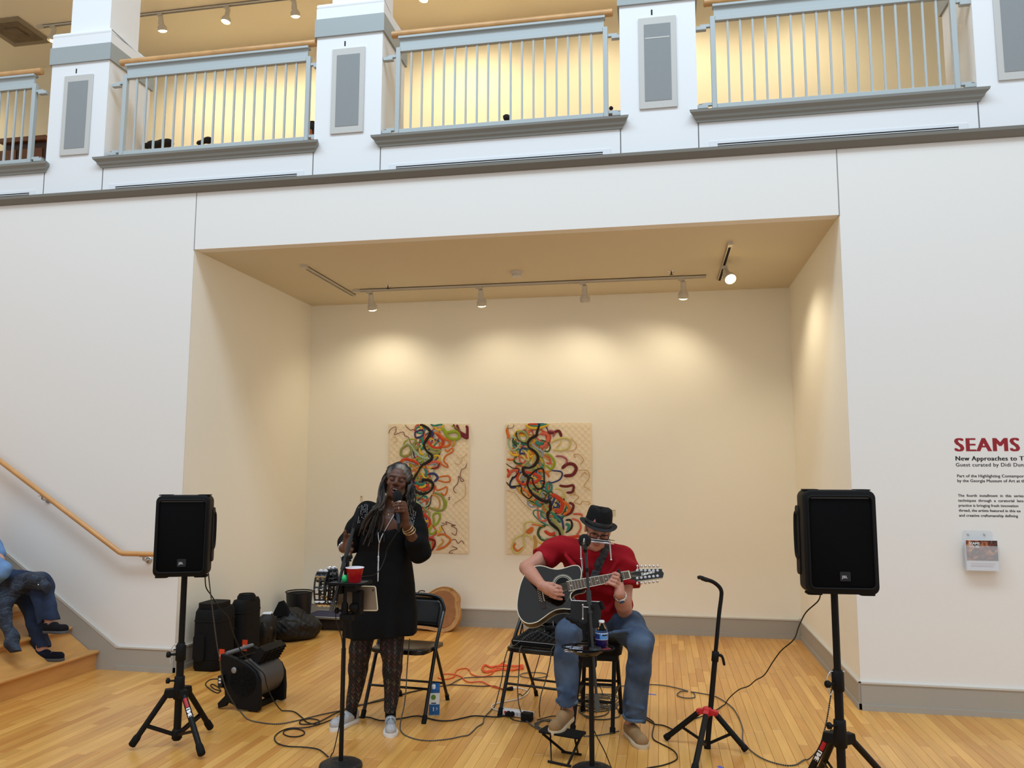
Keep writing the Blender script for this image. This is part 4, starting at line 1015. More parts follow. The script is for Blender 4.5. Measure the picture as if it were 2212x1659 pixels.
solo('egg_shaker', MB().ball((e[0], YA-.035, tz+.023), (.0185, .0185, .0215), 24, 14), mat('egg_green', (30, 190, 110), .25, coat=.5), 'bright green egg shaker beside the red cup on the tray', 'shaker')
# tambourines hanging on the tray's left end
def tamb(cpx, cpy, y, R_, wd, yawt, lab):
    c = J(cpx, cpy, y); t = thing('tambourine', lab, 'tambourine', c-(0, 0, R_), 'tambourines on the tray')
    ax = np.array([math.cos(yawt), math.sin(yawt), 0]); b = np.array([-ax[1], ax[0], 0])
    def ring(r, off, a0=0, a1=2*PI, n=40): return [c+ax*off+b*r*math.cos(a)*.72+np.array([0, 0, r*math.sin(a)]) for a in np.linspace(a0, a1, n)]
    f = MB()
    for off in (-wd/2, 0, wd/2): 
        P = ring(R_, off)[:-1]; f.tube(P, .0052, 6, closed=True)
    part('frame_rings', f, blackg, t)
    h = MB()
    for a in np.linspace(.55*PI, 2.45*PI, 15):
        q = c+b*R_*math.cos(a)*.72+np.array([0, 0, R_*math.sin(a)]); h.cyl(q-ax*wd/2, q+ax*wd/2, .0045, n=8)
    part('frame_bridges', h, blackg, t)
    g = []
    for a in np.linspace(0, 2*PI, 9)[:-1]:
        for off in (-wd/4, wd/4):
            q = c+b*R_*.99*math.cos(a)*.72+np.array([0, 0, R_*.99*math.sin(a)])+ax*off
            rad = unit(b*math.cos(a)*.72+np.array([0, 0, math.sin(a)])); 
            part('jingle', MB().lathe([(.004, -.0035), (.016, -.002), (.0165, -.0012), (.005, -.0005), (.005, .0005), (.0165, .0012), (.016, .002), (.004, .0035)], q, unit(np.cross(rad, ax)), 14, sy=1), chrome, t)
    hd = MB(); up = c+np.array([0, 0, R_*.9])
    hd.bar(up-ax*wd*.55-(0, 0, .018), up+ax*wd*.55-(0, 0, .018), .06, .055)
    part('grip_block', hd, plast, t, bevel=.006)
tamb(697, 1270, YA-.03, .088, .056, .12, 'black jingle tambourine hanging at the far left of the tray')
tamb(716, 1267, YA+.05, .098, .052, .55, 'black jingle tambourine hanging second, next to the boom')
# tablet on a clamp holder, its back to the room
YT = YA+.10
c0 = [J(727, 1266, YT), J(811, 1267, YT), J(816, 1319, YT-.02), J(728, 1318, YT-.02)]
nrm = unit(np.cross(c0[1]-c0[0], c0[3]-c0[0])); nrm = nrm if nrm[1] < 0 else -nrm
def rquad(c0, r, n=4, grow=0):
    P = []; m = len(c0); cc = sum(c0)/m
    for i in range(m):
        p = c0[i]; a = unit(c0[i-1]-p); b = unit(c0[(i+1) % m]-p)
        for k in range(n+1):
            tt = k/n; P.append((1-tt)**2*(p+a*r)+2*tt*(1-tt)*p+tt**2*(p+b*r))
    return [q+unit(q-cc)*grow for q in P]
t = thing('tablet', 'gold-backed tablet held sideways on the singer\'s stand, its back to the room', 'tablet', c0[3])
part('back_shell', MB().prism(rquad(c0, .012), -nrm*.007), mat('tablet_gold', (138, 116, 92), .35, metal=.4), t, bevel=.0015)
part('edge_band', MB().tube([q+nrm*.0 for q in rquad(c0, .012)], .0035, 8, closed=True), mat('tablet_edge', (216, 202, 168), .35), t)
part('camera_lens', MB().lathe([(.005, 0), (.005, .002), (0, .002)], onp(806, 1275, c0[0]+nrm*.001, nrm), nrm, 16), blackg, t)
t = thing('tablet_holder', 'black swivelling tablet clamp on the singer\'s microphone stand', 'holder', (cA[0]+.03, YA+.02, J(765, 1330, YA)[2]))
part('clamp_back', MB().box(J(757, 1300, YA)[0], J(775, 1300, YA)[0], YA+.02, YT-.02, J(765, 1330, YA)[2], J(765, 1278, YA)[2]), plast, t, bevel=.006)
part('swivel_ball', MB().ball(J(764, 1312, YA+.01), .026, 16, 10), plast, t)
part('pole_clamp', MB().box(cA[0]-.022, cA[0]+.05, YA-.022, YA+.03, J(745, 1340, YA)[2], J(745, 1326, YA)[2]), plast, t, bevel=.004)
for py in (1265, 1320): part('grip_jaw', MB().bar(J(752, py, YT-.012), J(780, py, YT-.012), .02, .012), plast, t, bevel=.003)

# ================================================================= guitarist's microphone stand
cB = at(1279, 1668); YB_ = cB[1]; xB = cB[0]
t = thing('microphone_stand', 'black round-base microphone stand in front of the seated guitarist', 'stand', (xB, YB_, 0))
round_base(t, cB, .112)
part('lower_tube', MB().cyl((xB, YB_, .03), (xB, YB_, J(1270, 1404, YB_)[2]), .014, n=18), blackm, t)
zc = J(1272, 1310, YB_)[2]
part('upper_tube', MB().cyl((xB-.01, YB_, J(1268, 1404, YB_)[2]), (xB-.01, YB_, zc), .0095, n=16), blackm, t)
tp, bt = J(1265, 1186, YB_-.0), J(1291, 1537, YB_-.07); mid = J(1273.5, 1312, YB_-.03)
part('boom', MB().tube([tp, mid, bt], .0078, 14), greytube, t)
d = unit(bt-mid); part('boom_grip', MB().cyl(bt-d*.09, bt, .0135, n=16), MATS['grip_rubber'], t)
d2 = unit(tp-mid); part('boom_sleeve', MB().cyl(mid-d2*.03, mid+d2*.09, .0135, n=16), greytube, t)
part('pivot_clutch', MB().cyl(mid+(0, .04, -.005), mid-(0, .012, 0), .018, n=16), plast, t)
k = MB(); k.cyl(J(1259, 1311, YB_-.05), J(1271, 1312, YB_-.05), .0035); k.cyl(J(1259, 1309, YB_-.05), J(1259, 1337, YB_-.05), .0035); k.ball(J(1259, 1307, YB_-.05), .006); k.ball(J(1259, 1337, YB_-.05), .0065); part('clutch_lever', k, silver, t)
k = MB(); k.ball(J(1281, 1312, YB_-.02), (.009, .009, .016)); part('clutch_knob', k, plast, t)
part('grip_collar', MB().cyl(tp+(mid-tp)*.33, tp+(mid-tp)*.40, .0105, n=14), plast, t)
part('microphone_clip', MB().tube([tp, J(1264, 1178, YB_+.01), J(1263, 1170, YB_+.02)], [.009, .011, .010], 10), plast, t)
mp = J(1263, 1168, YB_+.05)
t = thing('microphone', 'black microphone on the guitarist\'s stand, seen end-on by his chin', 'microphone', mp)
part('grille_head', MB().ball(mp, (.036, .03, .038), 22, 14), mat('foam_black', (14, 14, 16), .95, bump=.6, bscale=500), t)
dm = unit(np.array([.1, -.9, -.3])); part('handle', MB().lathe([(.021, 0), (.02, .03), (.0135, .12), (.011, .14), (0, .142)], mp+dm*-.0, dm, 20), blackm, t)
for px in (1262, 1269): part('clip_prong', MB().tube([J(px, 1163, YB_-.035), J(px-1, 1171, YB_-.04), J(px, 1180, YB_-.03)], .0042, 8), chrome if px == 1262 else plast, t)
# oval tray
zt_ = J(1270, 1404, YB_)[2]; xa, xb = J(1213, 1400, YB_)[0], J(1328, 1400, YB_)[0]; xm = (xa+xb)/2; ra = (xb-xa)/2
t = thing('accessory_tray', 'black oval tray on the guitarist\'s stand with harmonicas and a bottle', 'tray', (xm, YB_, zt_-.02))
part('dish', MB().lathe([(.02, -.022), (ra*.7, -.016), (ra*.93, -.002), (ra, .014), (ra*.97, .014), (ra*.9, .002), (ra*.6, -.008), (0, -.008)], (xm, YB_, zt_), n=44, sx=1, sy=.62), blackg, t)
part('rim', MB().tube([(xm+ra*.985*math.cos(a), YB_+ra*.61*math.sin(a), zt_+.014) for a in np.linspace(0, 2*PI, 45)[:-1]], .004, 6, closed=True), blackr, t)
part('tray_clamp', MB().box(xB-.045, xB+.03, YB_-.022, YB_+.022, J(1270, 1440, YB_)[2], zt_-.022), plast, t, bevel=.005)
for k, (px, py, dy, lab) in enumerate(((1239, 1398, -.05, 'silver harmonica lying nearest the rim of the oval tray'), (1237, 1394, -.02, 'silver harmonica in the middle of the three on the oval tray'), (1241, 1391, .02, 'silver harmonica at the back of the three on the oval tray'))):
    c = J(px, py, YB_+dy); c[2] = zt_-.006+.0; 
    if abs(c[0]-xm) > ra*.6: c[2] += .010
    t = thing('harmonica', lab, 'harmonica', c, 'harmonicas on the oval tray')
    part('comb', MB().bar(c+(-.045, 0, .008), c+(.045, .004, .008), .024, .008), blackg, t, smooth=False)
    for z in (.0035, .0125): part('cover_plate', MB().bar(c+(-.047, 0, z+.0015), c+(.047, .004, z+.0015), .025, .005), chrome, t, bevel=.0015)
c = J(1287, 1401, YB_-.02); t = thing('tuner_puck', 'round black case lying in the middle of the oval tray', 'case', (c[0], YB_-.02, zt_-.004))
part('lid', MB().lathe([(.045, 0), (.05, .006), (.05, .020), (.043, .027), (0, .028)], (c[0], YB_-.035, zt_-.004), n=30, sy=.7), mat('dark_rubber', (34, 34, 36), .5), t)
c = J(1312, 1405, YB_-.01); t = thing('harmonica_box', 'small dark red box lying at the right end of the oval tray', 'box', (c[0], YB_-.01, zt_))
part('lid', MB().bar((c[0]-.03, YB_-.028, zt_+.008), (c[0]+.02, YB_-.015, zt_+.012), .03, .012), mat('dark_red', (110, 28, 34), .5), t, bevel=.002)
# bottle
bz0 = zt_+.0; c = J(1300, 1400, YB_+.025); bx, by = c[0], YB_+.025; bh = J(1300, 1340, by)[2]-bz0
t = thing('drink_bottle', 'clear plastic bottle of dark purple drink with white cap and blue label', 'bottle', (bx, by, bz0))
rb = .0345; clear = mat('clear_plastic', (240, 245, 248), .04, trans=1., ior=1.2)
part('shell', MB().lathe([(rb*.8, 0), (rb, .008), (rb, bh*.56), (rb*1.0, bh*.62), (rb*.86, bh*.74), (rb*.5, bh*.87), (.013, bh*.92), (.013, bh*.96)], (bx, by, bz0), n=32), clear, t)
part('drink', MB().lathe([(rb*.75, .003), (rb*.96, .01), (rb*.96, bh*.36), (rb*.96, bh*.56), (0, bh*.56)], (bx, by, bz0), n=32), mat('purple_drink', (38, 22, 92), .15), t)
lb = MB(); lb.lathe([(rb*1.01, bh*.37), (rb*1.015, bh*.38), (rb*1.015, bh*.58), (rb*1.01, bh*.59)], (bx, by, bz0), n=32)
lab_ = part('label_wrap', MB().add(lb.v, [f for f in lb.f if len(f) == 4]), mat('label_blue', (90, 150, 214), .4), t)
q_ = np.array([CAM[0]-bx, CAM[1]-by, 0]); q_ = unit(q_); s_ = np.cross(q_, (0, 0, 1)); 
def wrap(a0, a1, z0, z1, r_): 
    n = 8; V = []; F = []
    for i in range(n+1):
        a = a0+(a1-a0)*i/n; p = np.array([bx, by, 0])+r_*(q_*math.cos(a)+s_*math.sin(a)); V += [p+(0, 0, bz0+z0), p+(0, 0, bz0+z1)]
        if i: F.append((2*i-2, 2*i, 2*i+1, 2*i-1))
    return MB().add(V, F)
part('label_swoosh', wrap(.3, 1.4, bh*.385, bh*.56, rb*1.025), mat('label_navy', (30, 44, 120), .4), lab_, smooth=False)
part('label_border', wrap(-1.5, 1.5, bh*.365, bh*.385, rb*1.022), mat('cap_white', (238, 238, 238)), lab_, smooth=False)
part('label_top', wrap(-1.5, 1.5, bh*.55, bh*.60, rb*1.02), MATS['cap_white'], lab_, smooth=False)
part('label_tab', wrap(-1.1, -.1, bh*.50, bh*.545, rb*1.03), blackg, lab_, smooth=False)
part('cap', MB().lathe([(.0155, bh*.92), (.016, bh*.925), (.016, bh*.99), (.0145, bh), (0, bh)], (bx, by, bz0), n=24), MATS['cap_white'], t)
# sheet / device holder under the clutch
yh = YB_+.06
c0 = [J(1233, 1298, yh), J(1300, 1301, yh), J(1296, 1358, yh-.02), J(1231, 1346, yh-.02)]
t = thing('device_holder', 'black tablet in a spring clamp on the guitarist\'s microphone stand', 'holder', (xB, yh, c0[2][2]))
nrm = unit(np.cross(c0[1]-c0[0], c0[3]-c0[0])); nrm = nrm if nrm[1] < 0 else -nrm
part('tablet_back', MB().prism(rquad(c0, .01), -nrm*.01), mat('tablet_black', (12, 12, 13), .5), t, bevel=.002)
part('edge_highlight', MB().tube([c0[0]+(.006, 0, .002), c0[1]-(.006, 0, -.002)], .003, 6), silver, t)
for p, q in ((J(1296, 1299, yh), J(1303, 1316, yh)), (J(1223, 1333, yh-.01), J(1248, 1345, yh-.02)), (J(1246, 1346, yh-.02), J(1268, 1362, yh-.04))):
    part('spring_clamp', MB().tube([p, q], [.011, .013], 10), blackr, t)
part('clamp_spine', MB().bar(J(1262, 1345, yh-.03), J(1266, 1385, YB_+.02), .03, .03), plast, t, bevel=.005)
part('clamp_arm', MB().bar(J(1264, 1366, YB_+.03), (xB-.01, YB_, J(1266, 1372, YB_)[2]), .025, .03), plast, t, bevel=.004)
# ================================================================= quilts
cream = mat('quilt_cream', (238, 222, 190), .85, bump=.25, bscale=300, var=.04, vscale=5)
def quilt_geom(name, lab, x0, x1, z0, z1):
    t = thing(name, lab, 'quilt', ((x0+x1)/2, D-.02, z0), 'art quilts on the niche back wall')
    nx, nz = 96, 146; V = []; F = []
    for j in range(nz+1):
        for i in range(nx+1):
            u, v = i/nx, j/nz; x = x0+(x1-x0)*u; z = z0+(z1-z0)*v
            a = (x-x0)/.068+(z-z0)/.068; b = (x-x0)/.068-(z-z0)/.068
            h = .0065*(abs(math.sin(PI*a/1.)) * abs(math.sin(PI*b/1.)))**.5
            h += .002*math.sin(9*x+4*z)+.002*math.sin(5*z-7*x)
            e = min(u, 1-u, v, 1-v); h *= min(1, e/.02)
            x += .003*math.sin(v*9+1)*(1 if u in (0, 1) else 1); z += .003*math.sin(u*11)
            V.append((x, D-.016-h, z))
    for j in range(nz):
        for i in range(nx): F.append((j*(nx+1)+i, j*(nx+1)+i+1, (j+1)*(nx+1)+i+1, (j+1)*(nx+1)+i))
    o = part('quilted_ground', MB().add(V, F), cream, t, smooth=False); o.data.shade_smooth()
    part('backing', MB().box(x0+.002, x1-.002, D-.0165, D-.002, z0+.002, z1-.002), cream, t, smooth=False)
    return t
QC = {n: mat('quilt_'+n, c, .8, bump=.3, bscale=200, var=.10, vscale=22) for n, c in dict(olive=(142, 146, 78), sage=(150, 158, 96), lime=(146, 166, 44), orange=(206, 112, 44), red=(198, 66, 36), yellow=(222, 186, 52), gold=(196, 152, 72), teal=(52, 132, 116), navy=(52, 58, 110), plum=(116, 30, 50), mint=(160, 186, 156), black=(34, 22, 20), brown=(74, 40, 22), coral=(206, 100, 76), pale=(208, 196, 120), grey=(150, 156, 170), maroon=(110, 34, 34), green=(60, 86, 48), mauve=(166, 90, 100)).items()}
def ribbon(t, pts, w, c, x0, x1, z0, z1, lvl, closed=False, taper=False):
    """flat appliqué strip with a little loft; pts are (u, v) on the quilt, v downwards"""
    P = spline([np.array([x0+u*(x1-x0), D-.022-.0015*lvl, z1-v*(z1-z0)]) for u, v in pts], 6, closed)
    P = [np.array([min(max(p[0], x0+w/2), x1-w/2), p[1], min(max(p[2], z0+w/2), z1-w/2)]) for p in P]
    N = len(P); V = []; F = []
    for i in range(N):
        a = P[(i-1) % N if closed else max(i-1, 0)]; b = P[(i+1) % N if closed else min(i+1, N-1)]
        d = unit(b-a); s = np.array([-d[2], 0, d[0]])*w/2
        if taper: s = s*(.35+1.1*math.sin(PI*(.15+.7*((i*3.7/N) % 1))))
        elif not closed: s = s*min(1., .25+.4*min(i, N-1-i))
        y = np.array([0, -.0034, 0])
        V += [P[i]-s, P[i]-s*.8+y*.8, P[i]+y, P[i]+s*.8+y*.8, P[i]+s]
    for i in range(N if closed else N-1):
        j = (i+1) % N
        for k in range(4): F.append((i*5+k, i*5+k+1, j*5+k+1, j*5+k))
    return part('ribbon', MB().add(V, F), QC[c], t)
def loops(t, box, rr, spine, n, cols, wr, seed):
    r = random.Random(seed)
    for i in range(n):
        k = r.randrange(len(spine)-1); f = r.random()
        cx = spine[k][0]+(spine[k+1][0]-spine[k][0])*f+r.uniform(-rr, rr); cz = spine[k][1]+(spine[k+1][1]-spine[k][1])*f+r.uniform(-.04, .04)
        a = r.uniform(0, PI); A = r.uniform(.05, .15); B = A*r.uniform(.35, .7)
        pts = []
        for q in range(7):
            th = 2*PI*q/7; rad = 1+r.uniform(-.15, .15); u = A*rad*math.cos(th); v = B*rad*math.sin(th)
            pts.append((cx+u*math.cos(a)-v*math.sin(a), cz+(u*math.sin(a)+v*math.cos(a))*.66))
        ribbon(t, pts, r.uniform(*wr), r.choice(cols), *box, lvl=i % 5, closed=True)
Lx0, Lx1, Lz0, Lz1 = .952, 1.860, .752, 2.130
qL = quilt_geom('quilt', 'left quilt with coloured ribbon swirls, partly hidden by the singer', Lx0, Lx1, Lz0, Lz1); bL = (Lx0, Lx1, Lz0, Lz1)
Rx0, Rx1, Rz0, Rz1 = 2.264, 3.173, .755, 2.127
qR = quilt_geom('quilt', 'right quilt with coloured ribbon swirls, behind the guitarist', Rx0, Rx1, Rz0, Rz1); bR = (Rx0, Rx1, Rz0, Rz1)
# left quilt; coordinates read off the picture: box (105,88)-(1040,1565) of the study crop
def lu(*p): return [((x-105)/935, (y-88)/1477) for x, y in p]
loops(qL, bL, .10, lu((560, 120), (560, 420), (480, 640), (480, 900), (420, 1100), (470, 1320), (540, 1520)), 74, ['olive', 'sage', 'orange', 'red', 'yellow', 'teal', 'navy', 'lime', 'mint', 'coral', 'grey', 'gold'], (.010, .021), 11)
for pts, w_, c, cl in (
    (lu((900, 90), (930, 180), (985, 240), (1035, 250), (1030, 160), (1010, 110)), .03, 'plum', 0), (lu((860, 90), (900, 150), (1000, 215), (1030, 190)), .02, 'plum', 0),
    (lu((720, 130), (790, 190), (850, 180), (920, 190), (930, 250), (870, 270), (800, 240), (760, 170)), .035, 'lime', 1), (lu((840, 110), (900, 140), (945, 200), (930, 250)), .02, 'lime', 0),
    (lu((640, 190), (700, 210), (760, 260), (820, 290), (815, 340), (740, 350), (700, 300)), .028, 'orange', 0), (lu((570, 280), (600, 340), (680, 370), (740, 340), (740, 270), (660, 190)), .032, 'red', 0),
    (lu((560, 320), (620, 380), (700, 390), (700, 420), (620, 430), (570, 400)), .03, 'olive', 0), (lu((880, 280), (870, 330), (850, 350)), .03, 'gold', 0),
    (lu((480, 90), (500, 150), (490, 110), (540, 90)), .025, 'yellow', 0), (lu((640, 120), (690, 160), (740, 130), (750, 90)), .022, 'yellow', 0), (lu((600, 90), (640, 110), (700, 100), (740, 90)), .02, 'teal', 0),
    (lu((500, 240), (520, 320), (500, 380), (480, 330)), .03, 'teal', 0), (lu((620, 160), (610, 230), (640, 190)), .028, 'navy', 0), (lu((520, 330), (480, 380), (490, 430), (530, 440)), .026, 'yellow', 0),
    (lu((450, 290), (410, 320), (430, 380), (470, 340)), .03, 'olive', 0), (lu((340, 270), (300, 300), (290, 330)), .014, 'lime', 0), (lu((340, 270), (400, 265), (440, 280)), .012, 'lime', 0),
    (lu((350, 330), (270, 380), (265, 450), (340, 460), (380, 400)), .026, 'olive', 1), (lu((340, 320), (390, 350), (440, 430), (520, 480), (600, 490)), .026, 'mint', 0),
    (lu((245, 550), (300, 500), (380, 510), (430, 530), (470, 560)), .03, 'red', 0), (lu((280, 560), (340, 530), (430, 560)), .014, 'grey', 0), (lu((330, 440), (310, 500), (260, 530)), .016, 'orange', 0),
    (lu((640, 460), (700, 460), (715, 510)), .022, 'yellow', 0), (lu((770, 380), (800, 410), (850, 370), (860, 410), (780, 460), (760, 520), (800, 560), (800, 590), (740, 560), (715, 520)), .017, 'orange', 0),
    (lu((560, 560), (640, 530), (700, 540), (690, 590), (620, 600)), .034, 'coral', 0), (lu((600, 560), (660, 550), (680, 580)), .016, 'grey', 0), (lu((580, 670), (650, 665), (690, 710), (650, 760)), .026, 'navy', 0), (lu((540, 600), (560, 650), (545, 700)), .028, 'teal', 0),
    (lu((500, 650), (540, 710), (570, 720)), .022, 'yellow', 0), (lu((700, 705), (780, 690), (825, 700), (830, 750), (780, 760), (690, 740)), .017, 'orange', 0), (lu((665, 790), (680, 850), (740, 840), (790, 815), (800, 860), (770, 910), (730, 880)), .017, 'orange', 0),
    (lu((430, 800), (520, 850), (590, 830), (560, 780)), .03, 'red', 0), (lu((470, 830), (540, 810), (555, 780)), .024, 'yellow', 0), (lu((430, 760), (500, 790), (560, 760)), .026, 'teal', 0),
    (lu((650, 880), (730, 910), (770, 980), (760, 1070), (690, 1080), (590, 1050)), .026, 'olive', 0), (lu((620, 900), (690, 930), (720, 1000), (700, 1060), (640, 1050)), .016, 'gold', 0), (lu((740, 950), (790, 980), (780, 1050), (740, 1080)), .02, 'lime', 0),
    (lu((410, 900), (450, 980), (540, 1040), (600, 1000), (620, 920)), .018, 'mint', 0), (lu((650, 1180), (650, 1130), (700, 1110), (725, 1150), (700, 1220), (660, 1250)), .022, 'lime', 1), (lu((640, 1250), (600, 1320), (640, 1350), (690, 1300)), .022, 'lime', 0),
    (lu((720, 1260), (735, 1300), (690, 1340)), .022, 'yellow', 0), (lu((470, 1090), (540, 1130), (600, 1180), (600, 1260), (530, 1300), (510, 1300)), .026, 'red', 0), (lu((540, 1060), (600, 1110), (590, 1160)), .024, 'sage', 0),
    (lu((690, 1370), (760, 1350), (830, 1390), (840, 1430), (780, 1490), (680, 1530)), .022, 'orange', 0), (lu((740, 1400), (760, 1440), (700, 1500)), .018, 'gold', 0), (lu((560, 1420), (640, 1410), (660, 1470), (610, 1550)), .04, 'red', 0), (lu((580, 1480), (620, 1460), (630, 1520)), .022, 'olive', 0), (lu((490, 1540), (520, 1500), (560, 1550)), .02, 'yellow', 0)):
    ribbon(qL, pts, w_, c, *bL, lvl=6, closed=bool(cl))
for pts, w_ in ((lu((480, 90), (560, 130), (600, 190), (560, 270), (530, 330), (560, 400), (620, 450), (615, 500), (560, 540), (510, 570), (460, 650), (400, 750), (390, 790), (450, 870), (540, 895), (620, 850), (640, 780), (590, 740), (510, 735)), .022), (lu((510, 1380), (540, 1440), (545, 1555)), .022), (lu((600, 1400), (670, 1430), (660, 1490), (620, 1560)), .012), (lu((610, 610), (690, 590), (710, 540)), .01), (lu((620, 910), (610, 1010), (570, 1050)), .009)):
    ribbon(qL, pts, w_, 'black', *bL, lvl=9, taper=w_ > .02)
for pts, c in ((lu((110, 200), (130, 150), (190, 120), (195, 170), (180, 210), (280, 180), (300, 220), (350, 250), (370, 310), (400, 340), (390, 390)), 'maroon'), (lu((300, 95), (330, 130), (370, 160), (400, 150), (440, 170), (480, 150), (520, 160)), 'maroon'), (lu((380, 400), (390, 480), (430, 480), (470, 530), (540, 520)), 'black'),
    (lu((1025, 540), (1000, 600), (960, 620), (950, 700), (990, 740), (960, 750), (930, 690), (920, 770), (880, 820), (875, 860), (910, 885)), 'maroon'), (lu((735, 1220), (800, 1240), (790, 1210), (860, 1240), (900, 1250), (850, 1255), (910, 1290), (900, 1360), (850, 1330)), 'maroon'), (lu((780, 1250), (740, 1260), (790, 1350), (800, 1390)), 'maroon'), (lu((855, 1415), (900, 1410), (930, 1450), (970, 1420), (1000, 1460)), 'maroon'), (lu((850, 1480), (920, 1510), (860, 1530), (830, 1560), (880, 1560)), 'maroon'), (lu((810, 940), (830, 935), (825, 960), (810, 955)), 'maroon'),
    (lu((900, 440), (940, 490), (1010, 450), (1020, 420)), 'gold'), (lu((870, 530), (930, 560), (970, 500)), 'gold'), (lu((1000, 760), (1010, 860), (990, 930), (900, 990), (870, 1030)), 'gold'), (lu((150, 240), (200, 250), (210, 290), (160, 300)), 'gold')):
    ribbon(qL, pts, .0065 if c == 'maroon' else .004, c, *bL, lvl=4)
def ru(*p): return [((x-72)/985, (y-78)/1495) for x, y in p]
loops(qR, bR, .12, ru((420, 110), (330, 300), (400, 520), (330, 700), (450, 850), (600, 980), (640, 1150)), 80, ['olive', 'sage', 'orange', 'red', 'yellow', 'teal', 'navy', 'mint', 'coral', 'grey', 'gold', 'green', 'pale'], (.010, .020), 23)
for pts, w_, c, cl in (
    (ru((300, 100), (370, 130), (470, 130), (580, 90)), .03, 'yellow', 0), (ru((340, 95), (440, 110), (560, 90)), .028, 'teal', 0), (ru((330, 90), (400, 85), (440, 100)), .03, 'red', 0), (ru((560, 190), (620, 190), (690, 170), (720, 240)), .03, 'maroon', 0), (ru((560, 165), (640, 180), (620, 240)), .02, 'mauve', 0),
    (ru((470, 200), (560, 210), (560, 280), (510, 350), (470, 340)), .034, 'coral', 0), (ru((420, 290), (460, 320), (510, 300)), .035, 'teal', 0), (ru((480, 270), (560, 300), (590, 350), (570, 400), (520, 400)), .016, 'green', 0), (ru((600, 300), (660, 270), (750, 250), (820, 280), (800, 360), (720, 390), (620, 380)), .02, 'pale', 0),
    (ru((720, 280), (690, 330), (660, 350)), .014, 'pale', 0), (ru((210, 200), (250, 170), (300, 190), (330, 250), (290, 290), (240, 270)), .026, 'sage', 1), (ru((110, 260), (160, 240), (240, 280), (220, 350), (150, 390), (110, 330)), .018, 'mint', 1), (ru((150, 300), (180, 290), (200, 340)), .03, 'green', 0), (ru((85, 130), (90, 180), (120, 250), (90, 230)), .03, 'orange', 0),
    (ru((330, 370), (260, 370), (240, 420), (300, 430)), .02, 'navy', 0), (ru((130, 400), (150, 440), (220, 450)), .022, 'yellow', 0), (ru((85, 490), (140, 500), (200, 480)), .022, 'orange', 0), (ru((200, 460), (170, 500), (200, 540), (270, 545)), .022, 'green', 0), (ru((370, 310), (440, 370), (500, 410), (490, 470)), .022, 'grey', 0), (ru((380, 330), (430, 400), (490, 460)), .034, 'sage', 0),
    (ru((530, 430), (600, 460), (640, 540), (600, 600), (540, 560)), .024, 'lime', 0), (ru((520, 440), (580, 480), (590, 540), (540, 530)), .02, 'coral', 0), (ru((650, 460), (720, 460), (780, 500), (760, 560)), .02, 'mauve', 0), (ru((720, 600), (780, 550), (850, 550), (885, 600), (840, 670), (740, 680)), .034, 'maroon', 0), (ru((690, 790), (770, 800), (850, 790), (840, 860), (770, 870)), .026, 'maroon', 0),
    (ru((600, 620), (720, 640), (700, 720), (600, 760), (570, 740)), .016, 'navy', 0), (ru((90, 690), (160, 620), (240, 620)), .032, 'coral', 0), (ru((90, 600), (120, 660), (90, 700)), .024, 'red', 0), (ru((290, 640), (380, 650), (470, 700), (400, 760), (310, 740)), .034, 'red', 0), (ru((230, 640), (210, 720), (270, 780), (340, 760)), .028, 'red', 0), (ru((440, 620), (540, 640), (580, 700)), .024, 'orange', 0),
    (ru((350, 640), (380, 590), (440, 600)), .034, 'sage', 0), (ru((560, 770), (600, 780), (600, 840), (550, 850), (545, 790)), .022, 'teal', 1), (ru((640, 830), (700, 830), (750, 880), (730, 940)), .018, 'pale', 0), (ru((200, 800), (240, 860), (320, 920), (400, 960)), .03, 'gold', 0), (ru((250, 810), (330, 870), (380, 930)), .028, 'orange', 0),
    (ru((600, 890), (680, 930), (730, 990), (700, 1080), (640, 1060)), .045, 'red', 0), (ru((640, 920), (620, 980), (600, 1000), (560, 900)), .02, 'navy', 0), (ru((700, 950), (790, 1010), (800, 1080), (730, 1120)), .03, 'orange', 0), (ru((800, 980), (850, 1010), (830, 1080), (760, 1130)), .026, 'maroon', 0), (ru((420, 960), (450, 1010), (490, 1020)), .034, 'teal', 0),
    (ru((520, 1000), (560, 1060), (640, 1100)), .032, 'sage', 0), (ru((580, 1060), (640, 1130), (720, 1200)), .03, 'teal', 0), (ru((660, 1120), (720, 1180), (740, 1290)), .022, 'navy', 0), (ru((600, 1150), (660, 1230), (720, 1300), (700, 1400)), .036, 'sage', 0), (ru((840, 1110), (930, 1110), (950, 1140)), .022, 'coral', 0), (ru((830, 1160), (910, 1190), (930, 1270), (880, 1350)), .02, 'coral', 0), (ru((760, 1180), (820, 1180), (830, 1260), (760, 1320)), .02, 'black', 0),
    (ru((760, 1220), (800, 1240), (780, 1310)), .03, 'teal', 0), (ru((510, 1230), (360, 1200), (290, 1230), (290, 1330), (180, 1400), (150, 1500), (200, 1560), (290, 1480), (280, 1380), (330, 1350), (390, 1410)), .018, 'pale', 0), (ru((310, 1320), (380, 1270), (370, 1310), (320, 1330)), .028, 'orange', 0), (ru((190, 1440), (170, 1490), (220, 1530), (290, 1480)), .02, 'orange', 0), (ru((370, 1230), (450, 1240), (520, 1260)), .014, 'orange', 0),
    (ru((540, 1240), (470, 1270), (450, 1340), (500, 1400), (600, 1390), (650, 1340)), .026, 'green', 0), (ru((520, 1300), (590, 1340), (650, 1320)), .034, 'red', 0), (ru((560, 1230), (620, 1270), (650, 1340), (560, 1400), (480, 1380)), .014, 'mint', 0), (ru((400, 1350), (420, 1430), (400, 1560)), .03, 'gold', 0), (ru((450, 1420), (520, 1460), (580, 1500)), .02, 'yellow', 0), (ru((700, 1390), (800, 1370), (940, 1350)), .03, 'red', 0)):
    ribbon(qR, pts, w_, c, *bR, lvl=6, closed=bool(cl))
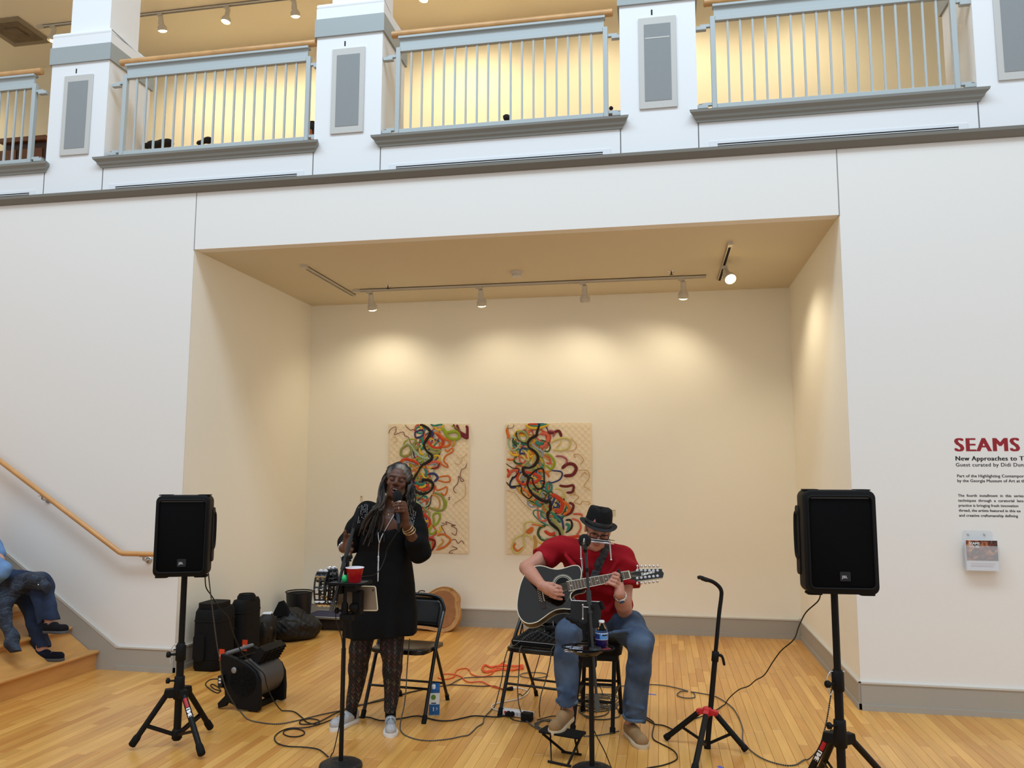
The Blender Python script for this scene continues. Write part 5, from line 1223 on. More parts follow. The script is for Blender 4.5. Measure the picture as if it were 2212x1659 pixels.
for pts, w_ in ((ru((470, 85), (440, 180), (430, 220), (350, 270), (340, 350), (420, 410), (450, 480), (410, 560), (350, 590), (280, 590), (290, 660), (340, 700), (330, 790), (390, 890), (500, 960), (590, 965)), .022), (ru((340, 700), (420, 620), (500, 600), (520, 680), (510, 800), (450, 830), (400, 780), (380, 710), (330, 700)), .016), (ru((590, 965), (590, 1060), (560, 1110), (580, 1200), (680, 1290), (710, 1390)), .022), (ru((200, 170), (215, 260), (300, 310), (345, 290)), .009), (ru((75, 540), (150, 590), (230, 605), (190, 690), (150, 700), (130, 780)), .009), (ru((80, 750), (130, 800), (250, 800), (260, 870), (340, 940), (385, 900)), .012)):
    ribbon(qR, pts, w_, 'black', *bR, lvl=9, taper=w_ > .02)
for pts, c in ((ru((800, 900), (860, 890), (910, 920), (870, 960), (860, 980), (930, 1000), (950, 970), (1010, 970), (1040, 990), (1010, 1000)), 'gold'), (ru((820, 250), (890, 330), (860, 390), (780, 400)), 'gold'), (ru((880, 480), (860, 440), (920, 440), (970, 500), (930, 550)), 'gold'), (ru((900, 620), (1010, 620), (1030, 700), (970, 790), (1010, 820), (1050, 850)), 'gold'), (ru((930, 700), (980, 640), (1010, 680)), 'gold'), (ru((80, 850), (180, 880), (250, 960), (330, 1040), (380, 1080)), 'gold'), (ru((110, 95), (90, 130), (150, 130), (170, 90)), 'brown'), (ru((850, 800), (870, 880), (850, 900)), 'gold')):
    ribbon(qR, pts, .0055, c, *bR, lvl=4)

# ================================================================= lettering on the right wall
rd = mat('vinyl_red', (150, 26, 36), .5); bk = mat('vinyl_black', (28, 28, 32), .5)
W0 = 5.884
def wline(s, z, cap, m, bold, sp=1., x=W0):
    return text(s, cap/.70, (x, -.0006, z), (1, 0, 0), (0, 0, 1), .0005, bold=bold, spacing=sp), m
t = thing('wall_title', 'red exhibition title lettering SEAMS on the right wall', 'lettering', (W0, 0, 1.76))
part('title_letters', wline('SEAMS', 1.761, .092, rd, .0062, 1.13)[0], rd, t, smooth=False)
t = thing('wall_subtitle', 'bold black subtitle lettering under the red exhibition title', 'lettering', (W0, 0, 1.65))
part('subtitle_line', wline('New Approaches to Te', 1.697, .030, bk, .0016, 1.1)[0], bk, t, smooth=False)
part('curator_line', wline('Guest curated by Didi Dunphy', 1.656, .025, bk, .0004, 1.08)[0], bk, t, smooth=False)
t = thing('wall_credit', 'two small black lines of credit lettering above the paragraph', 'lettering', (W0, 0, 1.54))
for s, z in (('Part of the Highlighting Contemporary', 1.582), ('by the Georgia Museum of Art at the', 1.549)): part('credit_line', wline(s, z, .0195, bk, .0005, 1.04, W0+.004)[0], bk, t, smooth=False)
t = thing('wall_paragraph', 'five-line black wall paragraph above the brochure holder', 'lettering', (W0, 0, 1.31))
for i, s in enumerate(('The  fourth  installment  in  this  series', 'techniques  through  a  curatorial  lens', 'practice is bringing fresh innovation', 'thread, the artists featured in this ex', 'and creative craftsmanship defining')):
    part('paragraph_line', wline(s, 1.449-.0338*i, .0178, bk, .0005, 1.02, W0+.003)[0], bk, t, smooth=False)
# brochure holder
hx0, hx1 = J(2078, 1190, 0)[0], J(2148, 1190, 0)[0]; zb = J(2085, 1232, -.05)[2]; zt1 = J(2077, 1145, 0)[2]; zm = J(2080, 1165, -.03)[2]
acr = mat('clear_acrylic', (236, 240, 242), .08, alpha=.22)
t = thing('brochure_holder', 'clear acrylic brochure holder on the right wall below the paragraph', 'holder', ((hx0+hx1)/2, -.03, zb))
hw_ = hx1-hx0; cxh = (hx0+hx1)/2
bp = MB(); loft(bp, [[(cxh+a, y, (zb+zt1)/2+b) for a, b in rounded_rect(hw_-.01, zt1-zb, .02)] for y in (-.001, -.004)]); part('back_plate', bp, acr, t)
part('front_pocket', MB().box(hx0, hx1+.01, -.062, -.059, zb, zm-.04), acr, t, smooth=False)
part('pocket_bottom', MB().box(hx0, hx1+.01, -.062, -.004, zb-.003, zb), acr, t, smooth=False)
for x in (hx0, hx1+.008): part('pocket_side', MB().box(x, x+.002, -.062, -.004, zb, zm-.04), acr, t, smooth=False)
for px in (2091, 2126): part('screw', MB().lathe([(.008, 0), (.007, .003), (0, .004)], J(px, 1154, 0)-(0, .004, 0), (0, -1, 0), 14), chrome, t)
bw = mat('brochure_white', (226, 226, 230), .45)
def pic_mat():
    m = bpy.data.materials.new('brochure_picture'); m.use_nodes = True; nt = m.node_tree; b = nt.nodes['Principled BSDF']
    tc = nt.nodes.new('ShaderNodeTexCoord'); n = nt.nodes.new('ShaderNodeTexNoise'); n.inputs['Scale'].default_value = 22; n.inputs['Detail'].default_value = 3; n.inputs['Distortion'].default_value = 1.2
    nt.links.new(tc.outputs['Object'], n.inputs['Vector']); r_ = nt.nodes.new('ShaderNodeValToRGB'); nt.links.new(n.outputs['Fac'], r_.inputs[0]); e = r_.color_ramp.elements
    e[0].position = .3; e[0].color = lin((30, 22, 20))+(1,); e[1].position = .75; e[1].color = lin((222, 184, 110))+(1,)
    for p_, c in ((.42, (38, 44, 34)), (.5, (110, 40, 34)), (.6, (160, 90, 56))): x = e.new(p_); x.color = lin(c)+(1,)
    nt.links.new(r_.outputs[0], b.inputs['Base Color']); b.inputs['Roughness'].default_value = .4; return m
for k in range(5):
    y = -.055+.010*k; o = thing('brochure', ['brochure with a dark picture cover at the front of the acrylic holder', 'second brochure in the acrylic holder', 'third brochure in the acrylic holder', 'fourth brochure in the acrylic holder', 'rearmost brochure in the acrylic holder'][k], 'brochure', (cxh, y, zb+.002), 'brochures in the acrylic holder')
    zz = zb+.002
    part('cover', MB().box(hx0+.006, hx1+.002, y-.0015, y+.0015, zz, zm-.006*k), bw, o, smooth=False)
    if k == 0:
        hgt = zm-zz; part('cover_picture', MB().box(hx0+.008, hx1, y-.0020, y-.0015, zz+hgt*.32, zm-.004), pic_mat(), o, smooth=False)
        part('cover_title', text('SEAMS', .0235, (hx0+.026, y-.0023, zm-.032), (1, 0, 0), (0, 0, 1), .0003, bold=.001), mat('white_print', (232, 232, 232)), o, smooth=False)
        part('cover_title', text('TO BE', .0235, (hx0+.026, y-.0023, zm-.053), (1, 0, 0), (0, 0, 1), .0003, bold=.001), MATS['white_print'], o, smooth=False)
        l_ = MB()
        for z_, a_ in ((.21, .9), (.15, .85), (.12, .85)): l_.box(hx0+.03, hx0+hw_*a_, y-.0021, y-.0016, zz+hgt*z_, zz+hgt*z_+.0025)
        part('cover_small_print', l_, mat('print_mauve', (170, 140, 160), .6), o, smooth=False, kind='stuff')
# small wall label cards
for px0, px1, py0, py1, lab in ((778, 784, 1071, 1080, 'small white label card on the back wall left of the singer'), (1317, 1330, 1101, 1111, 'small pale label card on the back wall right of the hat')):
    a, b = J(px0, py1, D), J(px1, py0, D); t = thing('label_card', lab, 'label', (a[0], D-.001, a[2]), 'label cards on the niche wall')
    part('card', MB().box(a[0], b[0], D-.004, D-.0005, a[2]-.02, b[2]), mat('card_stock', (222, 212, 186), .6), t, smooth=False)
    part('printed_mark', MB().box(a[0]+.008, a[0]+.018, D-.005, D-.004, b[2]-.018, b[2]-.006) if px0 < 1000 else MB().box(a[0]+.004, b[0]-.004, D-.005, D-.004, b[2]-.010, b[2]-.006), mat('vinyl_red', (150, 26, 36)) if px0 < 1000 else mat('grey_print', (150, 140, 120), .6), t, smooth=False)
# blue tape marks on the floor
for (pa, pb, lab) in (((1397, 1499), (1417, 1501), 'strip of blue tape on the floor right of the guitarist\'s leg'), ((1551, 1655), (1561, 1659), 'short piece of blue tape at the bottom edge of the floor')):
    a, b = at(*pa), at(*pb); d = unit(b-a); s_ = np.array([-d[1], d[0], 0])*.012
    tag(part('tape_strip', MB().prism([a-s_, b-s_, b+s_, a+s_], (0, 0, .0008)), mat('painters_tape', (80, 96, 186), .6), smooth=False), lab, 'tape', 'tape marks on the floor')
# things seen through the gallery railings
t = thing('cabinet', 'brown wooden cabinet behind the railing at the far left of the gallery', 'cabinet', (-2.4, 2.2, 4.24))
bm = mat('cabinet_brown', (110, 66, 36), .45, var=.2, vscale=6); bd_ = mat('cabinet_dark', (58, 34, 22), .5)
ctz = J(60, 298, 2.0)[2]; cx1 = J(98, 330, 2.0)[0]
part('body', MB().box(-3.9, cx1, 2.0, 2.55, 4.24, ctz-.06), bd_, t, bevel=.004); part('worktop', MB().box(-3.95, cx1+.03, 1.95, 2.58, ctz-.06, ctz), bm, t, bevel=.006)
for k in range(5): part('door_panel', MB().box(cx1-.32-.36*k, cx1-.04-.36*k, 1.985, 2.0, 4.3, ctz-.14), bm, t, bevel=.006)
dk = mat('dark_foliage', (34, 26, 20), .8, bump=.6, bscale=40)
def clump(lab, pts, y, cat='ornament'):
    t = thing('planter_foliage', lab, cat, J(pts[0][0], 340, y))
    for k, (px, py, r_, m) in enumerate(pts): part('leaf_clump' if m is dk else 'blossom', MB().ball(J(px, py, y), (r_*1.3, r_, r_*.8), 9, 6), m, t)
og = mat('orange_bloom', (186, 84, 30), .7)
clump('dark leafy tops peeking over the rail of the left gallery bay', [(330, 313, .05, dk), (342, 312, .045, dk), (352, 310, .05, dk), (362, 309, .05, dk), (318, 315, .035, dk)], .5, 'plant')
clump('dark rounded ornament peeking over the middle of the left bay rail', [(433, 309, .03, dk), (441, 305, .03, dk), (450, 303, .04, dk)], .5)
clump('dark pointed ornament showing above the middle bay rail', [(1094, 252, .025, dk), (1096, 255, .03, dk)], .4)
t = thing('sculpture', 'tall dark figurine with orange front beside the left bay post', 'sculpture', J(674, 306, .35))
part('dark_back', MB().tube(spline([J(676, 303, .36), J(677, 290, .36), J(675, 275, .36), J(674, 264, .36)], 5), [.035]*8+[.05]*4+[.03]*4, 10), dk, t)
part('orange_front', MB().tube([J(670, 304, .34), J(671, 290, .34), J(671, 276, .34)], [.035, .028, .02], 8), og, t)
t = thing('sculpture', 'small reddish figurine with thin legs at the right end of the middle bay', 'sculpture', J(1320, 258, .3))
for a in (1313, 1320, 1327): part('limb', MB().tube([J(a, 258, .3), J(1320, 236, .3)], [.012, .008], 8), mat('reddish_brown', (110, 50, 36), .6), t)
part('head', MB().ball(J(1320, 234, .3), .018, 8, 6), dk, t)
# ================================================================= people
def column(F, lv, k=.02, op='add', ang=0.):
    """stack of ellipses: lv = (z, cx, cy, rx, ry) ascending"""
    lv = np.array(lv, float); zs = lv[:, 0]
    m = lv[:, 3:].max(); lo = (lv[:, 1].min()-m, lv[:, 2].min()-m, zs[0]); hi = (lv[:, 1].max()+m, lv[:, 2].max()+m, zs[-1])
    sl, X, Y, Z = F._blk(lo, hi, k+.03); zc = np.clip(Z, zs[0], zs[-1])
    cx, cy, rx, ry = [np.interp(zc, zs, lv[:, i]) for i in (1, 2, 3, 4)]
    dx, dy = X-cx, Y-cy
    if ang: dx, dy = dx*math.cos(ang)+dy*math.sin(ang), -dx*math.sin(ang)+dy*math.cos(ang)
    q = np.sqrt((dx/rx)**2+(dy/ry)**2)+1e-6; d = (q-1)*np.minimum(rx, ry)*.95
    dz = np.maximum(zs[0]-Z, Z-zs[-1]); d = np.maximum(d, dz)
    F._mix(sl, d, k, op); return F
def hit(F, px, py, off=0.):
    d = unit(ray(px, py)); lo, hi = F.o, F.o+F.h*(F.n-1)
    t0 = np.dot((lo+hi)/2-CAM, d)-np.linalg.norm(hi-lo)/2; t = t0
    while t < t0+3:
        p = CAM+d*t; i = np.round((p-F.o)/F.h).astype(int)
        if (i >= 0).all() and (i < F.n).all() and F.F[tuple(i)] < 0: return p-d*off
        t += .002
    return None
def head(F, c, f, roll, s=1., fem=True, open_mouth=False, ears=True, neck=None):
    """adds a head to the field; local axes r (picture right), u (up), f (forward)"""
    f = unit(f); r0 = unit(np.cross((0, 0, 1), -f)) ; r0 = unit(np.cross(f, (0, 0, 1)))*-1
    u0 = np.cross(r0, f)*-1 if np.cross(r0, f)[2] < 0 else np.cross(r0, f)
    r = r0*math.cos(roll)-u0*math.sin(roll); u = u0*math.cos(roll)+r0*math.sin(roll)
    c = np.asarray(c, float); R = np.array([r, u, f])
    L = lambda a, b, d: c+s*(a*r+b*u+d*f)
    E = lambda p, q, k=.012, op='add': F.ell(L(*p), np.array(q)*s, R, k*s, op)
    E((0, .035, -.022), (.074, .082, .094)); E((0, .03, .02), (.066, .072, .066))
    E((0, -.04, .018), (.054 if fem else .058, .062, .062), .02)
    E((0, -.078, .045), (.034, .028, .034), .02); jw, jr = (.038, .020) if fem else (.045, .024)
    F.cone(L(-jw, -.058, 0), L(0, -.092, .05), jr*s, .02*s, .02*s); F.cone(L(jw, -.058, 0), L(0, -.092, .05), jr*s, .02*s, .02*s)
    for sx in (-1, 1):
        E((sx*.042, -.018, .055), (.021, .02, .018), .018)
        E((sx*.032, .006, .084), (.017, .012, .012), .010, 'sub')
        F.cone(L(sx*.012, .030, .083), L(sx*.045, .030, .068), .009*s, .007*s, .010*s)
        E((sx*.031, .008, .068), (.0155, .0135, .0145), .003)
        E((sx*(.0165 if fem else .014), -.024, .088), (.0115 if fem else .009, .0085, .011), .006)
        if ears:
            E((sx*.075, -.002, -.012), (.009, .030, .018), .006); E((sx*.082, -.002, -.008), (.004, .018, .009), .004, 'sub')
    F.cone(L(0, .020, .080), L(0, -.014, .100 if fem else .106), .0085*s, .0125*s, .012*s); E((0, -.019, .097 if fem else .100), (.0145 if fem else .012, .010, .011), .006)
    E((0, -.052, .072), (.030, .02, .016), .014)
    if open_mouth:
        E((0, -.060, .090), (.022, .016, .022), .004, 'sub')
        F.chain([L(-.024, -.056, .073), L(-.011, -.045, .085), L(0, -.047, .088), L(.011, -.045, .085), L(.024, -.056, .073)], [.004*s, .0062*s, .006*s, .0062*s, .004*s], .003*s)
        F.chain([L(-.023, -.058, .073), L(-.012, -.075, .080), L(0, -.079, .083), L(.012, -.075, .080), L(.023, -.058, .073)], [.004*s, .0068*s, .007*s, .0068*s, .004*s], .003*s)
    else:
        F.chain([L(-.022, -.054, .078), L(-.008, -.049, .089), L(0, -.051, .090), L(.008, -.049, .089), L(.022, -.054, .078)], [.003*s, .005*s, .005*s, .005*s, .003*s], .003*s)
        F.chain([L(-.020, -.056, .078), L(0, -.061, .088), L(.020, -.056, .078)], [.003*s, .0062*s, .003*s], .003*s)
    if neck is not None: F.cone(L(0, -.05, -.02), neck, .05*s, .056*s, .025)
    return L, R
def hand(F, wrist, palm0, knuckles, tips, thumb, pr=.024, fr=(.0095, .0088, .0078), k=.008):
    """palm between wrist and knuckle row; every finger is a bent chain of its own"""
    w = np.asarray(wrist, float); K = [np.asarray(q, float) for q in knuckles]
    for q in K: F.cone(w, q, pr*.78, .0125, .014)
    F.cone((w+K[0])/2, (w+K[-1])/2, pr*.75, pr*.75, .012)
    for q, chain in zip(K, tips):
        P = [q]+[np.asarray(p, float) for p in chain]; rs = [.0115]+[fr[min(i, 2)] for i in range(len(chain))]
        for i in range(len(P)-1): F.cone(P[i], P[i+1], rs[i], rs[i+1], .0035)
    T = [np.asarray(p, float) for p in thumb]
    for i in range(len(T)-1): F.cone(T[i], T[i+1], (.016, .012, .0105)[min(i, 2)], (.012, .0105, .009)[min(i, 2)], .006)
def skin_mat(name, rough=.5): return mat(name, (128, 128, 128), rough, vcol='Col', bump=.12, bscale=350, spec=.4)
def painter(base, spots):
    """spots: (centre, radius, rgb, softness)"""
    b = np.array(lin(base))
    def f(V):
        C = np.tile(b, (len(V), 1)); n = np.sin(V[:, 0]*170+np.sin(V[:, 2]*140))*np.sin(V[:, 1]*160+V[:, 2]*90); C *= (1+.05*n)[:, None]
        for c, r, rgb, sf in spots:
            r = np.asarray(r if hasattr(r, '__len__') else (r, r, r), float)
            d = np.sqrt((((V-np.asarray(c))/r)**2).sum(1)); a = np.clip((1+sf-d)/(2*sf+1e-6), 0, 1)[:, None]; C = C*(1-a)+np.array(lin(rgb))*a
        return np.clip(C, 0, 1)
    return f
def shoe(t, heel, toe, z, w, h, mu, ms, sole=.022, toe_r=1.0, open_=True, laces=None, pitch=0., name='shoe'):
    """upper by blended field + lofted sole; heel/toe are ground points"""
    heel = np.array([heel[0], heel[1], z]); toe = np.array([toe[0], toe[1], z]); d = unit(toe-heel); s = np.array([-d[1], d[0], 0]); L = np.linalg.norm((toe-heel)[:2]); U = np.array([0, 0, 1.])
    if pitch: d = unit(d*math.cos(pitch)+U*math.sin(pitch)); U = unit(np.cross(s, d)); U = U if U[2] > 0 else -U
    P = lambda a, b, c: heel+d*a*L+s*b*w+U*c
    out = [(.0, .0), (.02, .24), (.1, .33), (.35, .33), (.6, .42), (.78, .47), (.92, .36), (.99, .14), (1.0, 0)]
    o = out+[(a, -b) for a, b in out[-2:0:-1]]
    o3 = spline([np.array([a, b, 0]) for a, b in o], 3, closed=True)
    sh = thing_part = MB()
    loft(sh, [[P(q[0], q[1]*k, c) for q in o3] for c, k in ((0, .95), (.003, 1.), (sole-.004, 1.0), (sole, .96))])
    up = Field(np.minimum.reduce([heel, toe, toe+U*.02, heel+U*.02])-.09, np.maximum.reduce([heel, toe])+(.09, .09, h+.08), .0045)
    up.cone(P(.13, 0, sole+.018), P(.86, 0, sole+.012), w*.30, w*.36*toe_r, .01)
    up.cone(P(.10, 0, sole+.03), P(.45, 0, sole+.038), w*.27, w*.27, .02); up.cone(P(.08, 0, h-.022), P(.10, 0, sole+.02), .024, w*.28, .012); up.cone(P(.45, 0, h-.035), P(.2, 0, h-.03), w*.24, w*.26, .02)
    up.half(P(0, 0, sole-.002), -U, P(-.4, 0, -.1)-.2, P(1.4, 0, 0)+.2)
    if open_: up.ell(P(.24, 0, h+.005), (w*.25, w*.25, .032), k=.006, op='sub')
    so = part('sole', sh, ms, t); u_ = organic(name, up, mu, t)
    return P, up
denim = None
def fabric(name, rgb, **k): return mat(name, rgb, k.pop('rough', .85), bump=k.pop('bump', .35), bscale=k.pop('bscale', 260), var=k.pop('var', .08), vscale=k.pop('vscale', 14), spec=.25, **k)

# ----------------------------------------------------------------- the singer
YW = -1.0
hc = J(858, 1041, -1.03); fw_ = unit((.27, -.95, .10)); roll = math.radians(9.5)
W = thing('person', 'singing woman with long grey-streaked dreadlocks in a black tunic, holding a microphone', 'person', (2.08, -1.03, 0))
B = Field((1.74, -1.44, 0), (2.48, -.80, 1.70), .0045)
SL, SR = J(793, 1106, YW), J(886, 1106, YW)
hipL, hipR = J(800, 1270, YW), J(848, 1270, YW); knL, knR = J(778, 1405, YW-.03), J(847, 1408, YW-.03); anL, anR = J(759, 1542, -.95), J(843.5, 1545, -.99)
column(B, [(hipL[2]-.06, 2.10, YW, .15, .10), (.98, 2.10, YW, .13, .095), (1.10, 2.11, YW, .13, .095), (1.24, 2.12, YW, .145, .105), (1.34, 2.125, YW, .15, .085)], .03)
B.cone(SL, SR, .045, .045, .04)
nb = J(842, 1100, -1.0); Lw, Rw = head(B, hc, fw_, roll, .97, True, True, True, nb)
B.cone(nb, J(836, 1125, -1.02), .055, .09, .04); B.ell(J(836, 1140, -1.06), (.10, .05, .06), k=.03)
for a, b, c in ((hipL, knL, anL), (hipR, knR, anR)): B.chain([a, b, b+(c-b)*.3+(0, .015, 0), c], [.075, .05, .046, .027], .02)
# right-hand side arm (holds the microphone)
eR, wR = J(903, 1186, -1.06), J(876, 1133, -1.215)
B.chain([SR, (SR+eR)/2, eR], [.048, .044, .038], .02); B.chain([eR, eR+(wR-eR)*.35, wR], [.038, .036, .0235], .015)
ym = -1.255
mic_t, mic_b = J(858.5, 1071, ym+.015), J(861, 1126, ym-.015)
kR = [J(872.5, 1086.5, ym), J(874.5, 1092.5, ym), J(875.5, 1099, ym), J(875, 1105, ym+.003)]
tR = [[J(866, 1084.5, ym-.036), J(856.5, 1086, ym-.036), J(851.5, 1088, ym-.018)], [J(867, 1091, ym-.038), J(856.5, 1092, ym-.038), J(851, 1093.5, ym-.018)], [J(868, 1097.5, ym-.037), J(857.5, 1098.5, ym-.037), J(852.5, 1099.5, ym-.018)], [J(869, 1103.5, ym-.033), J(860, 1104.5, ym-.033), J(855.5, 1105, ym-.016)]]
hand(B, wR, None, kR, tR, [J(872, 1112, ym+.02), J(860, 1098, ym+.034), J(850.5, 1089.5, ym+.012), J(848.5, 1085, ym+.0)], pr=.026)
# left-hand side arm (raised open hand)
eL, wL = J(753, 1172, -1.03), J(742, 1184, -1.20)
B.chain([SL, (SL+eL)/2, eL], [.048, .044, .04], .02); B.chain([eL, (eL+wL)/2, wL], [.04, .034, .025], .015)
yh_ = -1.24
kL = [J(753, 1170, yh_-.03), J(756, 1178, yh_-.035), J(756, 1185, yh_-.03), J(754, 1191, yh_-.02)]
tL = [[J(755, 1160, yh_-.07), J(754, 1155, yh_-.10)], [J(760, 1174, yh_-.075), J(759, 1174, yh_-.105)], [J(761, 1186, yh_-.07), J(760, 1189, yh_-.095)], [J(758, 1195, yh_-.055), J(757, 1199, yh_-.075)]]
hand(B, wL, None, kL, tL, [J(745, 1180, yh_-.0), J(746, 1165, yh_-.02), J(746, 1155, yh_-.03), J(745.5, 1147, yh_-.035)], pr=.028)
dsk, lip = (92, 58, 42), (98, 42, 40)
spots = [(Lw(0, -.046, .086), (.024, .007, .02), (74, 38, 36), .5), (Lw(0, -.078, .082), (.022, .008, .02), lip, .5), (Lw(0, -.062, .075), (.017, .011, .018), (26, 8, 8), .3)]
for sx in (-1, 1):
    spots += [(Lw(sx*.031, .012, .083), (.016, .006, .02), (104, 68, 56), .7), (Lw(sx*.042, -.02, .075), (.02, .016, .02), (104, 64, 46), .9)]
spots += [(tR[i][-1], .009, (128, 84, 66), .6) for i in range(4)]+[(J(847.5, 1086, ym), .013, (132, 88, 72), .7), (J(745.5, 1150, yh_), .02, (140, 96, 80), .8), (J(748, 1180, yh_-.04), .03, (128, 86, 70), .9)]
organic('body', B, skin_mat('dark_skin', .42), W, col=painter(dsk, spots))
# brows and lash lines of closed eyes
bl = MB()
for q in (((841, 1029.5), (845, 1027.5), (851, 1028.5), (857, 1029.5)), ((865, 1032), (870, 1031), (875, 1033), (879, 1036))):
    Q = [hit(B, *e_, .001) for e_ in q]
    if all(e_ is not None for e_ in Q): bl.tube(spline(Q, 5), [.0014]*3+[.0024]*10+[.0014]*3, 6)
part('eyebrows', bl, mat('brow_dark', (26, 16, 12), .8), W)
bl = MB()
for sx in (-1, 1):
    Q = [Lw(sx*.031+a_, b_, .0) for a_, b_ in ((-.014, .004), (-.007, -.001), (0, -.003), (.007, -.001), (.014, .004))]
    Q2 = []
    for q in Q:
        zc_ = q+Rw[2]*.14
        while True:
            i_ = np.round((zc_-B.o)/B.h).astype(int)
            if B.F[tuple(np.clip(i_, 0, B.n-1))] < .0015 or np.dot(zc_-q, Rw[2]) < .02: break
            zc_ = zc_-Rw[2]*.001
        Q2.append(zc_+Rw[2]*.0005)
    bl.tube(spline(Q2, 4), .0015, 6)
part('eyelashes', bl, mat('lash_black', (8, 5, 4), .7), W)
# teeth, earrings
part('teeth', MB().tube([Lw(-.014, -.055, .078), Lw(0, -.053, .084), Lw(.014, -.055, .078)], .0035, 8), mat('teeth_white', (214, 204, 190), .3), W)
# dress: sleeveless knee-length tunic
blk = fabric('black_jersey', (6, 6, 7), var=.2); blk2 = fabric('black_knit', (5, 5, 6), var=.2)
Dr = Field((1.70, -1.34, .42), (2.50, -.72, 1.32), .007)
def lvl(row, xl, xr, ry, y=YW):
    a, b = J(xl, row, y), J(xr, row, y); return ((a[2]+b[2])/2, (a[0]+b[0])/2, y, (b[0]-a[0])/2, ry)
lv = [lvl(1392, 738, 900, .165), lvl(1330, 742, 899, .165), lvl(1262, 757, 896, .155), lvl(1215, 767, 888, .145), lvl(1188, 776, 884, .135), lvl(1160, 781, 882, .145), lvl(1135, 786, 880, .135)]
column(Dr, lv, .02)
for px, a in ((785, .018), (812, .012), (840, .016)): Dr.cone(J(px, 1230, YW-.10), J(px-4+(px-820)*.25, 1392, YW-.145), .012, .03, .05)
hemn = unit((.075, 0, -1.)); hp = J(820, 1377, YW-.1); Dr.half(hp, hemn, (1.6, -1.6, .3), (2.7, -.5, .7))
Dr.ell(J(830, 1122, -1.14), (.085, .14, .075), k=.01, op='sub')
Dr.noise(.006, 22, 2, z0=.5, z1=1.1)
dr_o = organic('tunic_dress', Dr, blk, W)
# open cardigan with three-quarter sleeves
Cd = Field((1.68, -1.36, .95), (2.52, -.78, 1.45), .006)
column(Cd, [(J(800, 1225, YW)[2], 2.10, YW+.02, .175, .14), (1.12, 2.11, YW+.02, .165, .135), (1.25, 2.12, YW+.01, .175, .13), (1.36, 2.125, YW, .15, .075)], .04)
Cd.cone(SL-(0, 0, .008), SR-(0, 0, .008), .066, .066, .03)
sl_e = eL+(wL-eL)*.30
Cd.chain([SL, (SL+eL)/2+(-.01, 0, -.01), eL+(-.0, 0, -.004), sl_e], [.066, .066, .062, .052], .03)
sr_e = eR+(wR-eR)*.28
Cd.chain([SR, (SR+eR)/2+(.015, 0, -.01), eR+(.008, 0, -.012), sr_e], [.066, .072, .068, .058], .03)
cut = J(832, 1150, -1.15)
Cd.ell((J(832, 1160, -1.1)[0], -1.16, 1.12), (.085, .14, .34), k=.012, op='sub'); Cd.cone(J(838, 1085, -1.0), J(836, 1112, -1.03), .062, .085, .01, 'sub')
Cd.noise(.005, 30, 4)
cd_o = organic('cardigan', Cd, blk2, W)
# sequin strings on the shoulders
sq = MB(); r = random.Random(5)
for a, b in [((772+3.2*k, 1097-1.5*k+abs(k-3)*.5), (766+3.6*k, 1132-1.2*k)) for k in range(8)]+[((884+3.5*k, 1098+2*k), (880+3*k, 1128+1.5*k)) for k in range(5)]:
    for q in np.linspace(0, 1, 12):
        if r.random() < .2: continue
        p = hit(Cd, a[0]+(b[0]-a[0])*q, a[1]+(b[1]-a[1])*q, .001)
        if p is not None: sq.ball(p, .0027, 6, 4)
part('sequin_strings', sq, mat('sequin_silver', (230, 232, 236), .2, metal=.7), cd_o, kind='stuff', label='rows of silver sequins')
# leggings
def legging_mat():
    m = bpy.data.materials.new('leaf_print_leggings'); m.use_nodes = True; nt = m.node_tree; N, Lk = nt.nodes, nt.links; b = N['Principled BSDF']; b.inputs['Roughness'].default_value = .8
    g = N.new('ShaderNodeNewGeometry'); sp = N.new('ShaderNodeSeparateXYZ'); Lk.new(g.outputs['Position'], sp.inputs[0])
    def M(op, a, b_=None, c=None):
        n = N.new('ShaderNodeMath'); n.operation = op
        for i, v in enumerate((a, b_, c)):
            if v is None: continue
            if isinstance(v, (int, float)): n.inputs[i].default_value = v
            else: Lk.new(v, n.inputs[i])
        return n.outputs[0]
    xs = M('MULTIPLY', M('ADD', sp.outputs[0], M('MULTIPLY', sp.outputs[1], .4)), 26.); fx = M('ABSOLUTE', M('SUBTRACT', M('FRACT', xs), .5)); cell = M('FLOOR', xs)
    zz = M('ADD', M('MULTIPLY', sp.outputs[2], 34.), M('MULTIPLY', cell, .37)); ch = M('FRACT', M('SUBTRACT', zz, M('MULTIPLY', fx, 2.6)))
    st = M('LESS_THAN', ch, .30); st2 = M('MULTIPLY', st, M('LESS_THAN', fx, .36)); stem = M('LESS_THAN', fx, .05); s3 = M('MAXIMUM', st2, stem)
    n1 = N.new('ShaderNodeTexNoise'); n1.inputs['Scale'].default_value = 24; Lk.new(g.outputs['Position'], n1.inputs['Vector'])
    gate = M('MULTIPLY', s3, M('GREATER_THAN', n1.outputs['Fac'], .44))
    n2 = N.new('ShaderNodeTexNoise'); n2.inputs['Scale'].default_value = 13; Lk.new(g.outputs['Position'], n2.inputs['Vector'])
    cr = N.new('ShaderNodeValToRGB'); cr.color_ramp.interpolation = 'CONSTANT'; e = cr.color_ramp.elements; e[0].color = lin((72, 24, 28))+(1,); e[1].position = .62; e[1].color = lin((52, 34, 44))+(1,)
    for p_, c in ((.42, (100, 84, 54)), (.48, (68, 68, 72)), (.55, (92, 42, 30))): q = e.new(p_); q.color = lin(c)+(1,)
    Lk.new(n2.outputs['Fac'], cr.inputs[0]); mx = N.new('ShaderNodeMix'); mx.data_type = 'RGBA'; mx.inputs['A'].default_value = lin((15, 12, 13))+(1,); Lk.new(gate, mx.inputs['Factor']); Lk.new(cr.outputs[0], mx.inputs['B']); Lk.new(mx.outputs['Result'], b.inputs['Base Color'])
    return m
